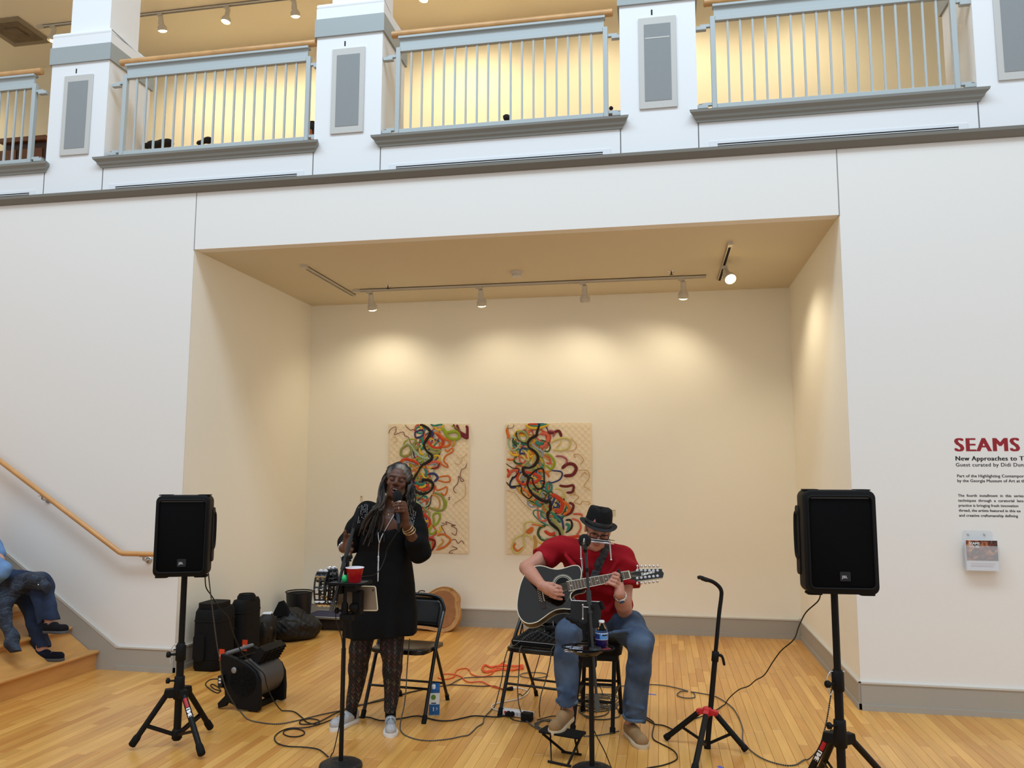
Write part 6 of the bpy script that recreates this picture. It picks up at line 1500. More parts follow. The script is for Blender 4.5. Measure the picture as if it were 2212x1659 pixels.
Lg = Field((1.78, -1.2, .06), (2.34, -.82, .75), .006)
for a, b, c in ((hipL, knL, anL), (hipR, knR, anR)):
    Lg.chain([a-(0, 0, .1), b, b+(c-b)*.3+(0, .015, 0), b+(c-b)*.93], [.088, .068, .060, .038], .02)
    Lg.half(b+(c-b)*.93, unit(c-b), c-.12, c+(.12, .12, .05))
Lg.noise(.003, 30, 8)
organic('leggings', Lg, legging_mat(), W)
Sk = Field((1.80, -1.12, .03), (2.30, -.84, .22), .005)
for b, c in ((knL, anL), (knR, anR)): Sk.cone(b+(c-b)*.88, c-(0, 0, .02), .034, .034, .01)
organic('socks', Sk, fabric('black_sock', (12, 12, 13)), W)
glit = mat('silver_glitter', (196, 198, 202), .35, metal=.5, bump=1., bscale=420, var=.35, vscale=260); wsole = mat('white_sole', (226, 224, 220), .5)
hL_, tL_ = at(762, 1560), at(708, 1583); hR_, tR_ = at(843, 1553), at(845, 1590)
for (h_, t_, an) in ((hL_, tL_, anL), (hR_, tR_, anR)):
    d = unit(t_-h_); q = np.array([an[0], an[1], 0])-d*.055; q2 = q+d*.245
    P, up = shoe(W, q, q2, 0.0, .098, .085, glit, wsole, sole=.026)
    lc = MB()
    for a in (.52, .6): lc.tube(spline([P(a, -.22, .062-(a-.5)*.12), P(a+.02, 0, .078-(a-.5)*.15), P(a, .22, .062-(a-.5)*.12)], 5), .0035, 6)
    lc.tube(spline([P(.5, 0, .082), P(.62, .2, .08), P(.7, .28, .06)], 4), .003, 6).tube(spline([P(.5, 0, .082), P(.62, -.2, .08), P(.7, -.28, .06)], 4), .003, 6)
    part('laces', lc, mat('grey_lace', (88, 90, 94), .7), W)
# hair: cap and long locks
hairm = mat('dreadlock_hair', (40, 40, 40), .75, vcol='Col', bump=.35, bscale=160)
Hc = Field(hc-.16, hc+(.16, .17, .17), .005)
Hc.ell(Lw(0, .045, -.026), (.088, .086, .098), Rw, .01); Hc.ell(Lw(0, -.02, -.05), (.082, .09, .065), Rw, .02)
Hc.ell(Lw(0, -.016, .090), (.058, .084, .085), Rw, .014, 'sub')
Hc.noise(.0035, 90, 6)
greyspots = [(Lw(.012, .105, .055), (.030, .03, .05), (140, 132, 122), .5), (Lw(-.062, .045, .05), (.016, .035, .04), (104, 98, 90), .6), (Lw(.062, .045, .045), (.014, .04, .04), (100, 94, 88), .6)]
hair_o = organic('hair', Hc, hairm, W, col=painter((24, 20, 18), greyspots))
class CMB(MB):
    pass
lk = MB(); cols = []; r = random.Random(12)
def lock(pts, rad, rgb):
    P = spline(pts, 6); N = len(P); ph = r.uniform(0, 6); am = r.uniform(.005, .013); fr = r.uniform(.5, .9)
    P = [p+np.array([math.sin(i*fr+ph), .6*math.cos(i*fr+ph), 0])*am*min(1, i/8) for i, p in enumerate(P)]
    n0 = len(lk.v); lk.tube(P, [rad*(1-.45*(i/(N-1))**3)*(1+.12*math.sin(i*2.1+ph)) for i in range(N)], 7)
    cols.extend([rgb]*(len(lk.v)-n0))
for i in range(34):      # falling on the picture-left side, over the shoulder and chest
    q = r.random(); c = (24, 20, 18) if r.random() < .5 else ((66, 54, 46) if r.random() < .7 else (104, 94, 84))
    ex = 772+r.random()*58; ey = 1112+r.random()*40+(22 if r.random() < .4 else 0)+(ex < 800)*(12)
    ye = -1.17-r.random()*.02
    e = hit(Cd, ex, ey, .010); e2 = hit(Dr, ex, ey, .010)
    if e is None or (e2 is not None and e2[1] < e[1]): e = e2
    if e is None: e = J(ex, ey, ye)
    a = Lw(-.05-.02*r.random(), .07-.09*q, .03-.08*q); b = Lw(-.085-.015*r.random(), .0-.03*q, .02-.08*q)
    m = J(816+12*r.random()+(ex-800)*.12, 1078+16*r.random(), -1.08-.05*r.random())
    m2 = J(812+(ex-800)*.55, 1100+10*r.random(), -1.12-.03*r.random()); m2[1] = min(m2[1], e[1]+.03)
    lock([a, b, m, m2, e], .0062+r.random()*.0022, c)
for i in range(30):      # the other side, shorter, behind the microphone hand
    q = r.random(); c = (22, 18, 16) if r.random() < .75 else (70, 63, 56)
    ex = 877+r.random()*18; ey = 1066+r.random()*44
    a = Lw(.05+.02*r.random(), .07-.08*q, .03-.08*q); b = Lw(.085+.012*r.random(), .0-.02*q, .01-.07*q)
    m = J(884+9*r.random(), 1050+8*r.random(), -1.03-.06*r.random()); e = J(ex, max(ey, 1076), -1.07-.05*r.random())
    lock([a, b, m, e], .006+r.random()*.002, c)
for i in range(14):      # down the back
    a = Lw((r.random()-.5)*.12, .02, -.10); b = Lw((r.random()-.5)*.16, -.10, -.12); e = np.array([2.08+(r.random()-.5)*.2, -.84, 1.22-.12*r.random()])
    lock([a, b, (b+e)/2, e], .0072, (22, 18, 16))
ho = part('dreadlocks', lk, hairm, W, kind='stuff', label='long wavy dreadlocks, some grey')
ca = ho.data.color_attributes.new('Col', 'FLOAT_COLOR', 'POINT'); ca.data.foreach_set('color', np.array([lin(c)+(1.,) for c in cols], np.float32).ravel())
# jewellery
def on_body(px, py, off=.006):
    c = [p for p in (hit(Cd, px, py, off), hit(Dr, px, py, off), hit(B, px, py, off)) if p is not None]
    return min(c, key=lambda p: p[1])
sil = mat('jewel_silver', (214, 214, 216), .25, metal=.8)
n1 = [on_body(*p) for p in ((818, 1128), (817, 1142), (817, 1156), (819, 1172))]; n2 = [on_body(*p) for p in ((851, 1112), (843, 1126), (833, 1143), (825, 1158), (820, 1173))]; n3 = [on_body(*p) for p in ((819, 1173), (818, 1188), (817.5, 1203))]
nk = MB()
for P in (n1, n2, n3): nk.tube(spline(P, 6), .0035, 7)
part('lariat_necklace', nk, sil, W, label='long silver lariat necklace')
pe = MB(); q = [on_body(*p, .009) for p in ((817.5, 1203), (817.5, 1212))]; pe.tube([q[0], q[1]], [.006, .006], 10)
pe.tube([on_body(817.5, 1212, .009), on_body(817, 1228, .009), on_body(816.5, 1256, .009)], [.0045, .0055, .0035], 10); pe.ball(q[0], .0075)
part('necklace_pendant', pe, sil, W)
part('chain_pendant', MB().ball(on_body(839, 1112, .003), .004), mat('pearl', (226, 214, 190), .2), W)
br = MB(); u = unit(wR-eR)
def bangle(c, ax, r_, rad): 
    a, b, d = frame_of(ax); return [c+r_*(math.cos(t_)*a+math.sin(t_)*b) for t_ in np.linspace(0, 2*PI, 25)[:-1]]
for k, o_ in enumerate((.030, .044, .058)): br.tube(bangle(wR-u*o_+(.002*k, 0, 0), unit(u+(.15*(k-1), .1, 0)), .033+.002*k, .002), .0028 if k else .002, 6, closed=True)
part('bangles', br, mat('gold_bangle', (206, 176, 128), .25, metal=.8), W)
be = MB(); u = unit(wL-eL)
for p in bangle(wL-u*.008, u, .031, 0): be.ball(p, .0052, 8, 5)
for p in bangle(wL-u*.022, u, .033, 0)[::2]: be.ball(p, .005, 8, 5)
part('bead_bracelet', be, mat('white_beads', (226, 222, 216), .3), W)
rg = MB(); rg.tube(bangle((tR[0][0]+tR[0][1])/2, tR[0][1]-tR[0][0], .0108, 0), .0016, 6, closed=True).ball(J(864, 1083.5, ym-.049), .0065, 10, 6); rg.tube(bangle((tR[2][0]+tR[2][1])/2, tR[2][1]-tR[2][0], .0102, 0), .0016, 6, closed=True)
part('finger_rings', rg, sil, W)
# the microphone in her hand
d = unit(mic_b-mic_t); t = thing('microphone', 'handheld black microphone with foam head at the singer\'s mouth', 'microphone', mic_b)
part('foam_head', MB().lathe([(0, -.034), (.018, -.030), (.027, -.018), (.030, 0), (.0285, .018), (.024, .034), (.02, .038), (0, .038)], mic_t, d, 26), mat('foam_black', (14, 14, 16), .95), t)
part('handle', MB().lathe([(.0, .03), (.0175, .032), (.0165, .05), (.0125, .15), (.0115, .172), (0, .174)], mic_t, d, 22), mat('mic_blue_grey', (58, 66, 78), .3, metal=.6), t)
part('connector', MB().lathe([(.009, .170), (.009, .20), (.006, .21), (.0045, .225), (0, .225)], mic_t, d, 18), blackm, t)
MIC_END = mic_t+d*.222

# ----------------------------------------------------------------- the guitarist
YG = -1.03
G0 = J(1217, 1263, YG)                                   # sound hole centre
gn = unit((.04, -math.cos(math.radians(24)), math.sin(math.radians(24))))      # face normal
GP = lambda px, py, off=0.: onp(px, py, G0, gn)+gn*off
Mn = thing('person', 'seated man in a black hat, glasses, red shirt and jeans playing guitar and harmonica', 'person', (3.46, -.72, 0))
hm = J(1291, 1146, -.89); fm = unit((.16, -.92, -.34)); rollm = math.radians(11)
Bm = Field((2.88, -1.40, .02), (4.02, -.36, 1.46), .005)
PL = J(1305, 1338, -.62)
SLm, SRm = J(1208, 1184, -.79), J(1342, 1204, -.74)
hl, hr = PL+(-.09, -.03, -.0), PL+(.09, -.02, -.0)
kl, kr = J(1227, 1366, -1.12), J(1384, 1388, -.98); al, ar = J(1225, 1540, -1.14), J(1361, 1563, -.86)
column(Bm, [(PL[2]-.02, PL[0], PL[1], .15, .11), (.80, PL[0]-.02, PL[1]-.04, .14, .10), (.95, PL[0]-.04, PL[1]-.08, .15, .11), (1.08, (SLm+SRm)[0]/2, -.74, .16, .10)], .03)
Bm.cone(SLm, SRm, .05, .05, .04)
nbm = J(1286, 1190, -.80)
Lm, Rm_ = head(Bm, hm, fm, rollm, 1.0, False, False, True, nbm); Bm.cone(nbm, (SLm+SRm)/2, .062, .07, .03)
Bm.ell(Lm(0, -.085, .02), (.05, .03, .045), Rm_, .02)
for a, b, c in ((hl, kl, al), (hr, kr, ar)): Bm.chain([a, b, b+(c-b)*.3, c], [.075, .052, .05, .032], .02)
# strumming arm
el = J(1137, 1226, -.93); wl = J(1171, 1265, -1.125)
Bm.chain([SLm, (SLm+el)/2, el], [.055, .05, .042], .02); Bm.chain([el, el+(wl-el)*.3+(0, 0, -.004), wl], [.043, .045, .028], .015)
ys = -1.135
kS = [J(1195, 1271, ys-.015), J(1196, 1276, ys-.02), J(1195, 1282, ys-.018), J(1191, 1287, ys-.01)]
tS = [[J(1203, 1268, ys-.012), J(1208, 1269, ys+.0), J(1212, 1271, ys+.012)], [J(1205, 1277, ys-.022), J(1210, 1277, ys-.008), J(1214.5, 1277.5, ys+.008)], [J(1204, 1284, ys-.022), J(1211, 1285, ys-.008), J(1217, 1285.5, ys+.008)], [J(1200, 1291, ys-.014), J(1207, 1293, ys-.002), J(1213, 1294, ys+.01)]]
hand(Bm, wl, None, kS, tS, [J(1182, 1262, ys+.0), J(1193, 1262, ys+.012), J(1203, 1266, ys+.02), J(1211, 1268, ys+.022)], pr=.031, fr=(.0105, .0095, .0085))
# fretting arm
er = J(1349, 1318, -.84); wr = GP(1338, 1284, .005)+np.array([0, .02, 0])
Bm.chain([SRm, (SRm+er)/2+(.01, 0, 0), er], [.055, .052, .044], .02); Bm.chain([er, er+(wr-er)*.35, wr], [.046, .047, .030], .015)
kF = [GP(1340, 1252, -.005), GP(1341, 1258, -.002), GP(1340, 1265, .0), GP(1337, 1271, .002)]
tF = [[GP(1336, 1244, .022), GP(1329, 1241, .026), GP(1325, 1243, .016)], [GP(1334, 1252, .034), GP(1325, 1249, .032), GP(1321, 1252, .018)], [GP(1331, 1260, .036), GP(1320, 1256, .033), GP(1316, 1258, .018)], [GP(1327, 1267, .034), GP(1314, 1262, .031), GP(1309, 1263, .018)]]
hand(Bm, wr, None, kF, tF, [GP(1333, 1272, -.02), GP(1332, 1256, -.045), GP(1328, 1244, -.04), GP(1325, 1236, -.022)], pr=.032, fr=(.0105, .0098, .0088))
msk = (190, 134, 112)
spots = [(Lm(0, -.055, .088), (.020, .007, .02), (160, 90, 82), .5), (Lm(0, -.02, .11), (.016, .014, .02), (196, 124, 106), .8), (Lm(-.045, -.02, .07), (.022, .02, .02), (198, 130, 110), .9), (Lm(.045, -.02, .07), (.022, .02, .02), (198, 130, 110), .9), (Lm(0, -.037, .098), (.03, .005, .02), (150, 128, 116), .6)]
for sx in (-1, 1): spots += [(Lm(sx*.032, .030, .082), (.019, .004, .02), (132, 104, 88), .6), (Lm(sx*.031, .001, .083), (.015, .0022, .02), (70, 44, 38), .5)]
spots += [(q[-1], .014, (204, 134, 120), .7) for q in tS+tF]
organic('body', Bm, skin_mat('fair_skin'), Mn, col=painter(msk, spots))
# hat
t = thing('hat', 'black narrow-brimmed felt hat with a small pink pick in the band, on the guitarist', 'hat', Lm(0, .06, 0))
felt = mat('black_felt', (11, 11, 12), .9, bump=.4, bscale=260, spec=.3)
hu = unit(Lm(0, 1, -.15)-Lm(0, 0, 0)); hc0 = J(1292, 1129, -.890)+Rm_[2]*.012
ha, hb_ = Rm_[0], np.cross(hu, Rm_[0]); hb_ = -hb_ if np.dot(hb_, Rm_[2]) < 0 else hb_
ha = unit(ha-np.dot(ha, hu)*hu)
def hring(rx, ry, z, n=36, bend=0., pinch=0., dent=0.):
    P = []
    for k in range(n):
        a = 2*PI*k/n; x, y = math.cos(a), math.sin(a)
        zz = z+bend*x*x-bend*.5*y*y-dent*max(0, .9-abs(x))*(1 if abs(y) < 2 else 1); xx = rx*x*(1-pinch*max(0, y)**2)
        P.append(hc0+ha*xx+hb_*ry*y+hu*zz)
    return P
cr_m = MB(); loft(cr_m, [hring(.083, .104, -.012), hring(.084, .104, .02), hring(.081, .098, .05, pinch=.1), hring(.077, .088, .078, pinch=.2), hring(.070, .082, .098, pinch=.3, dent=.008), hring(.058, .072, .104, pinch=.35, dent=.022), hring(.03, .045, .094, pinch=.3, dent=.022), hring(.008, .01, .088, dent=.022)])
part('crown', cr_m, felt, t)
br_m = MB(); br_m_rings = [hring(.084, .105, -.008), hring(.104, .124, -.012, bend=.004), hring(.118, .138, -.010, bend=.012), hring(.120, .140, -.007, bend=.013), hring(.117, .137, -.004, bend=.013), hring(.100, .120, -.006, bend=.004), hring(.083, .104, -.001)]
loft(br_m, br_m_rings, cap=False); part('brim', br_m, mat('black_felt_edge', (24, 24, 25), .85), t)
part('hat_band', loft(MB(), [hring(.0855, .1065, -.006), hring(.0865, .1075, 0), hring(.0855, .1055, .024), hring(.083, .103, .026)], cap=False), mat('ribbon_black', (10, 10, 11), .5), t)
pk = hc0+ha*-.042+hb_*.094+hu*.034; part('guitar_pick', MB().prism([pk+ha*-.009-hu*.006, pk+ha*.009-hu*.006, pk+hu*.014], hb_*.004), mat('pick_pink', (196, 112, 104), .4), t, bevel=.0015)
# grey hair at the temples
Hm = Field(hm-.13, hm+.13, .005)
Hm.ell(Lm(0, .035, -.035), (.081, .080, .092), Rm_, .01); Hm.ell(Lm(0, -.01, -.06), (.070, .06, .05), Rm_, .02); Hm.ell(Lm(0, -.0, .07), (.12, .12, .075), Rm_, .01, 'sub')
organic('hair', Hm, mat('short_grey_hair', (104, 84, 68), .8, bump=1., bscale=300), Mn)
# glasses
t = thing('glasses', 'dark rectangular glasses on the guitarist\'s face', 'glasses', Lm(0, .0, .10))
gf = mat('glasses_frame', (26, 14, 14), .3)
for sx in (-1, 1):
    P = []
    for a, b in rounded_rect(.050, .030, .010, 4): P.append(Lm(sx*.033+a, .003+b, .104-abs(sx*.033+a)*.15))
    part('rim', MB().tube(P, .0029, 8, closed=True), gf, t); 
    part('lens', MB().prism(P, Rm_[2]*.0008), mat('lens_glass', (250, 250, 250), .02, trans=1., ior=1.1), t)
    part('temple', MB().tube([Lm(sx*.060, .010, .095), Lm(sx*.078, .014, .03), Lm(sx*.080, .012, -.02)], .002, 6), gf, t)
part('bridge', MB().tube(spline([Lm(-.010, .006, .103), Lm(0, .011, .106), Lm(.010, .006, .103)], 4), .002, 6), gf, t)
# shirt
red = fabric('red_cotton', (150, 12, 26), var=.06)
Sh = Field((2.94, -1.08, .60), (3.92, -.42, 1.24), .007)
sle = J(1171, 1207, -.86); Sh.chain([SLm, sle], [.078, .078], .02); us = unit(sle-SLm); Sh.half(sle+us*.012, us, sle-.14, sle+.14)
sre = J(1354, 1262, -.80); Sh.chain([SRm, (SRm+sre)/2+(.012, 0, 0), sre], [.074, .078, .076], .02); us = unit(sre-SRm); Sh.half(sre+us*.02, us, sre-(.10, .2, .14), sre+(.14, .14, .1))
column(Sh, [(PL[2]-.0, PL[0]+.01, PL[1]-.01, .175, .145), (.76, PL[0], PL[1]-.04, .175, .15), (.88, PL[0]-.02, PL[1]-.07, .175, .15), (.98, PL[0]-.04, -.72, .19, .15), (1.06, (SLm+SRm)[0]/2, -.745, .20, .125), (1.13, (SLm+SRm)[0]/2, -.76, .13, .08)], .04)
Sh.cone(SLm, SRm, .075, .072, .03); Sh.cone(SLm, nbm-(0, 0, .05), .07, .075, .03); Sh.cone(SRm, nbm-(0, 0, .05), .07, .075, .03); Sh.ell(nbm-(0, .01, .02), (.085, .085, .05), k=.03)
Sh.cone(nbm+(0, -.02, .11), nbm+(0, -.03, .034), .062, .058, .006, 'sub')
Sh.noise(.009, 27, 9)
for a_, b_ in (((1222, 1200, -.90), (1240, 1222, -.92)), ((1330, 1215, -.84), (1310, 1250, -.88)), ((1335, 1290, -.78), (1312, 1318, -.80)), ((1345, 1235, -.80), (1335, 1262, -.82)), ((1200, 1195, -.86), (1190, 1215, -.88))):
    Sh.cone(J(*a_), J(*b_), .012, .018, .03)
organic('t_shirt', Sh, red, Mn)
nbp = nbm-(0, .02, .012)
# jeans
def jeans_mat(name, c1, c2):
    m = mat(name, c1, .85, bump=.5, bscale=420); nt = m.node_tree; b = nt.nodes['Principled BSDF']
    tc = nt.nodes.new('ShaderNodeTexCoord'); n = nt.nodes.new('ShaderNodeTexNoise'); n.inputs['Scale'].default_value = 7; n.inputs['Detail'].default_value = 6; nt.links.new(tc.outputs['Object'], n.inputs['Vector'])
    r_ = nt.nodes.new('ShaderNodeValToRGB'); e = r_.color_ramp.elements; e[0].position = .35; e[0].color = lin(c1)+(1,); e[1].position = .7; e[1].color = lin(c2)+(1,); nt.links.new(n.outputs['Fac'], r_.inputs[0]); nt.links.new(r_.outputs[0], b.inputs['Base Color']); return m
jm = jeans_mat('blue_jeans', (44, 60, 84), (82, 100, 124))
Je = Field((3.08, -1.34, .04), (4.0, -.38, .84), .007)
column(Je, [(PL[2]-.085, PL[0], PL[1]+.01, .17, .14), (PL[2]+.0, PL[0], PL[1], .175, .15), (PL[2]+.07, PL[0], PL[1]-.01, .165, .14)], .04)
heml, hemr = J(1224, 1519, -1.15), J(1370, 1552, -.90)
Je.chain([hl, (hl+kl)/2+(0, 0, .01), kl, kl+(heml-kl)*.3, heml+(heml-kl)*.1], [.10, .09, .078, .068, .062], .03)
Je.chain([hr, (hr+kr)/2+(.01, 0, .015), kr, kr+(hemr-kr)*.35, hemr+(hemr-kr)*.1], [.105, .098, .078, .072, .066], .03)
for a, b in ((kl, heml), (kr, hemr)):
    u = unit(b-a)*.9+np.array([0, 0, -.25]); u = unit(u); Je.half(b, u, b-(.14, .14, .14), b+(.14, .14, .12)); Je.cone(b+u*.02, b-unit(b-a)*.02, .045, .040, .004, 'sub')
Je.half((0, 0, PL[2]-.105), (0, 0, -1), (3.25, -.80, .3), (3.7, -.3, .6))
Je.noise(.009, 30, 5)
for q, dq in ((kl, heml-kl), (kr, hemr-kr)):
    for f_, a_ in ((-.02, .5), (.10, -.6), (.22, .7), (.80, -.5), (.90, .6)):
        c_ = q+dq*f_; Je.cone(c_+(-.05, -.05, -.02*a_), c_+(.05, -.055, .03*a_), .010, .006, .02)
for k_ in range(3): Je.cone(kr+(-.16-.02*k_, -.03+.03*k_, .06-.012*k_), kr+(.0, .0+.02*k_, .075-.03*k_), .012, .014, .02)
je_o = organic('jeans', Je, jm, Mn)
for (a, b, rr) in ((kl, heml, .061), (kr, hemr, .066)):
    u = unit(b-a)*.9+np.array([0, 0, -.25]); u = unit(u); part('hem_cuff', MB().tube(bangle(b-u*.012, u, rr, 0), .008, 6, closed=True, flat=1.4), mat('jeans_hem', (96, 122, 150), .85, bump=.8, bscale=300, var=.2, vscale=80), je_o)
# shoes
tan = fabric('tan_suede', (150, 118, 82), bump=.3, var=.1); tsole = mat('cream_sole', (206, 190, 160), .6); 
dl = unit((-.26, -1., 0)); ql = np.array([al[0], al[1], 0])-dl*.05
PZ = .150
shoe(Mn, ql, ql+dl*.275, PZ, .105, .088, tan, tsole, sole=.024, pitch=math.radians(-3))
dr_ = unit(at(1393, 1619)-at(1343, 1573)); qr = np.array([ar[0], ar[1], 0])-dr_*.05
shoe(Mn, qr, qr+dr_*.285, .0, .108, .088, tan, tsole, sole=.024)
# watch
t_ = unit(wr-er); wc = wr-t_*.028
wt = part('watch_strap', MB().tube(bangle(wc, t_, .0345, 0), .0065, 8, closed=True, flat=1.5), chrome, Mn, label='silver wristwatch strap')
fd_ = unit(unit(CAM-wc)-np.dot(unit(CAM-wc), t_)*t_); part('watch_case', MB().lathe([(.0, 0), (.019, 0), (.020, .003), (.019, .008), (.016, .009), (0, .009)], wc+fd_*.034+np.array([-.0, 0, 0]), fd_, 20), chrome, wt)

# ----------------------------------------------------------------- guitar
gt = thing('guitar', 'black twelve-string acoustic guitar with cream binding in the man\'s lap', 'guitar', GP(1160, 1347))
ol = [(1255, 1253), (1256, 1240), (1255, 1231), (1251, 1224), (1244, 1221.5), (1233, 1223), (1220, 1227), (1206, 1230), (1191, 1228.5), (1177, 1224), (1163, 1222.5), (1149, 1227), (1136, 1238), (1126, 1258), (1120, 1282), (1117, 1308), (1120, 1327), (1129, 1341), (1142, 1347), (1159, 1344), (1173, 1335), (1188, 1324), (1202, 1317), (1217, 1315), (1231, 1316), (1241, 1312), (1243, 1305), (1238, 1300), (1233.5, 1295), (1232, 1287), (1236, 1279), (1246, 1273), (1258, 1271), (1263, 1265)]
P = spline([GP(*q) for q in ol], 3, closed=True); dep = .105
gb = mat('guitar_black', (6, 6, 7), .16, coat=.35); bind = mat('guitar_binding', (222, 216, 190), .4)
cen = sum(P)/len(P)
part('sides', loft(MB(), [[p for p in P], [p-gn*dep*.5 for p in P], [p-gn*dep for p in P], [cen+(p-cen)*.93-gn*(dep+.004) for p in P]]), mat('guitar_side', (22, 8, 6), .35, coat=.15), gt)
part('top_board', MB().prism([cen+(p-cen)*.992+gn*.0015 for p in P], -gn*.004), gb, gt, smooth=False)
part('top_binding', MB().tube([p+gn*.0005 for p in P], .0032, 6, closed=True), bind, gt)
part('back_binding', MB().tube([p-gn*dep for p in P], .0024, 6, closed=True), bind, gt)
sh0 = GP(1216, 1263.5); ga = unit(GP(1360, 1242)-GP(1169, 1287)); gs = np.cross(gn, ga)
def disc(r0, r1, off, n=48): 
    m = MB(); V = []; 
    for r_ in (r0, r1): V += [sh0+gn*off+r_*(ga*math.cos(2*PI*k/n)+gs*math.sin(2*PI*k/n)) for k in range(n)]
    return m.add(V, [(k, (k+1) % n, n+(k+1) % n, n+k) for k in range(n)])
part('sound_hole', disc(.0005, .047, .0022), mat('hole_dark', (3, 3, 3), .9), gt, smooth=False)
for r0, r1 in ((.0475, .0492), (.056, .0592), (.0635, .0648)): part('rosette_ring', disc(r0, r1, .0026), bind, gt, smooth=False)
pgp = [GP(*q, .0028) for q in ((1229, 1272), (1232, 1282), (1226, 1296), (1214, 1308), (1198, 1314), (1184, 1312), (1177, 1302), (1180, 1290), (1192, 1283), (1203, 1281))]
part('pickguard', MB().prism(spline(pgp, 3, closed=True), -gn*.001), mat('pickguard_black', (5, 5, 6), .12, coat=.3), gt, smooth=False)
part('pickguard_line', MB().tube(spline(pgp[:7], 4), .0009, 5), mat('line_grey', (120, 118, 108), .4), gt)
bm0 = GP(1169, 1286); 
part('bridge', MB().bar(bm0-gs*.085, bm0+gs*.085, .034, .012, hint=tuple(gn)), mat('bridge_rosewood', (48, 34, 28), .5), gt, bevel=.003)
part('saddle', MB().bar(bm0+ga*.012-gs*.042+gn*.008, bm0+ga*.012+gs*.042+gn*.008, .004, .006, hint=tuple(gn)), bind, gt)
for k in range(12): part('bridge_pin', MB().ball(bm0-ga*.004-(k % 2)*ga*.009+gs*(-.038+.0069*k)+gn*.008, .0032, 6, 4), bind, gt)
N0, N1 = GP(1226, 1267.5, .006), GP(1360, 1242, .006); nd = unit(N1-N0); w0, w1 = .030, .0235
def nk_(f, s, off): w_ = w0+(w1-w0)*f; return N0+(N1-N0)*f+gs*s*w_+gn*off
part('neck', loft(MB(), [[nk_(f, c, -.001-d_) for c, d_ in ((-1, 0), (-.8, .013), (-.3, .021), (.3, .021), (.8, .013), (1, 0))] for f in (.12, 1.0)]), gb, gt)
part('fretboard', MB().prism([nk_(0, -1, -.002), nk_(1, -1, -.002), nk_(1, 1, -.002), nk_(0, 1, -.002)], gn*.006), mat('fretboard_rosewood', (70, 46, 34), .5), gt, smooth=False)
for s in (-1, 1): part('neck_binding', MB().bar(nk_(0, s, .002), nk_(1, s, .002), .003, .006, hint=tuple(gn)), bind, gt, smooth=False)
Lsc = .64; tot = np.linalg.norm(N1-N0)
for k in range(1, 21):
    d_ = Lsc-Lsc/2**(k/12); f = 1-d_/tot
    if f < 0.01: break
    part('fret', MB().bar(nk_(f, -1, .0048), nk_(f, 1, .0048), .0022, .0016, hint=tuple(gn)), silver, gt, smooth=False)
    if k in (3, 5, 7, 9, 15): f2 = 1-(Lsc-Lsc/2**((k-.5)/12))/tot; c_ = nk_(f2, 0, .0046); part('inlay', MB().prism([c_-ga*.006, c_+gs*.006, c_+ga*.006, c_-gs*.006], gn*.0006), mat('inlay_pearl', (200, 200, 190), .3), gt, smooth=False)
part('nut', MB().bar(N1-gs*w1+gn*.003, N1+gs*w1+gn*.003, .006, .009, hint=tuple(gn)), bind, gt)
hs = [GP(1361, 1235.5), GP(1369, 1234.5), GP(1375, 1229.5), GP(1430, 1228.5), GP(1430.5, 1233), GP(1434.5, 1238.5), GP(1432, 1248.5), GP(1376, 1256), GP(1368, 1251.5), GP(1361, 1250.5)]
part('headstock', MB().prism([p+gn*.002 for p in hs], -gn*.016), gb, gt, bevel=.002)
part('headstock_binding', MB().tube([p+gn*.001 for p in hs[2:8]], .0014, 5), bind, gt)
part('head_lettering', text('Takamine', .026, GP(1384, 1244.5, .0035), ga, gs if gs[2] > 0 else -gs, .0004, bold=.0008, italic=.35, spacing=.85), mat('logo_cream', (228, 226, 214), .4), gt, smooth=False)
for k in range(6):
    for s, y0_, tilt in ((1, 1232.2, -.35), (-1, 1249.5, -.85)):
        px = 1376.5+8.75*k; py = (1232.6 if s > 0 else 1249.0-.95*k); c = GP(px, py, .003)
        part('tuner_post', MB().cyl(c, c+gn*.012, .0048, n=10).lathe([(.008, 0), (.008, .002), (0, .002)], c, gn, 12), chrome, gt)
        e = GP(px+.5*(s > 0), py-(10 if s > 0 else -11), -.006)
        part('tuner_button', MB().cyl(c-gn*.006, e, .0025, n=6).ball(e, (.008, .005, .009), 10, 6), chrome, gt)
stg = MB()
for k in range(12):
    s = -.82+1.64*(k//2)/5+(.03 if k % 2 else -.03)
    stg.tube([bm0+ga*.012+gs*s*.037+gn*.011, nk_(0, s*.86, .010), nk_(1, s*.8, .0075), GP(1374+4.5*(k % 6), 1234 if s > 0 else 1248, .012)], .0004, 4)
part('strings', stg, mat('string_bronze', (130, 112, 84), .4, metal=.6), gt, kind='stuff')
cp0 = nk_(.853, 0, .008); part('capo', MB().bar(cp0-gs*.036, cp0+gs*.040, .014, .012, hint=tuple(gn)).bar(cp0+gs*.04, cp0+gs*.045-gn*.045, .014, .010), blackm, gt, bevel=.003)
# strap
sp_ = [GP(1283, 1246, -.015)]+[ (hit(Sh, *q, .014) if hit(Sh, *q, .014) is not None else J(*q, -.9)) for q in ((1287, 1236), (1292, 1222), (1298, 1208), (1305, 1193), (1309, 1183), (1310, 1178))]
sp_ += [np.array([sp_[-1][0]+.0, -.76, nbm[2]+.035]), np.array([sp_[-1][0]-.03, -.66, nbm[2]-.03]), np.array([3.35, -.62, 1.0])]
stp = mat('strap_paisley', (46, 44, 46), .7, var=.8, vscale=60)
part('strap', MB().tube(spline(sp_, 6), .026, 8, flat=.12, hint=(0, -1, .2)), stp, gt, label='black patterned guitar strap')

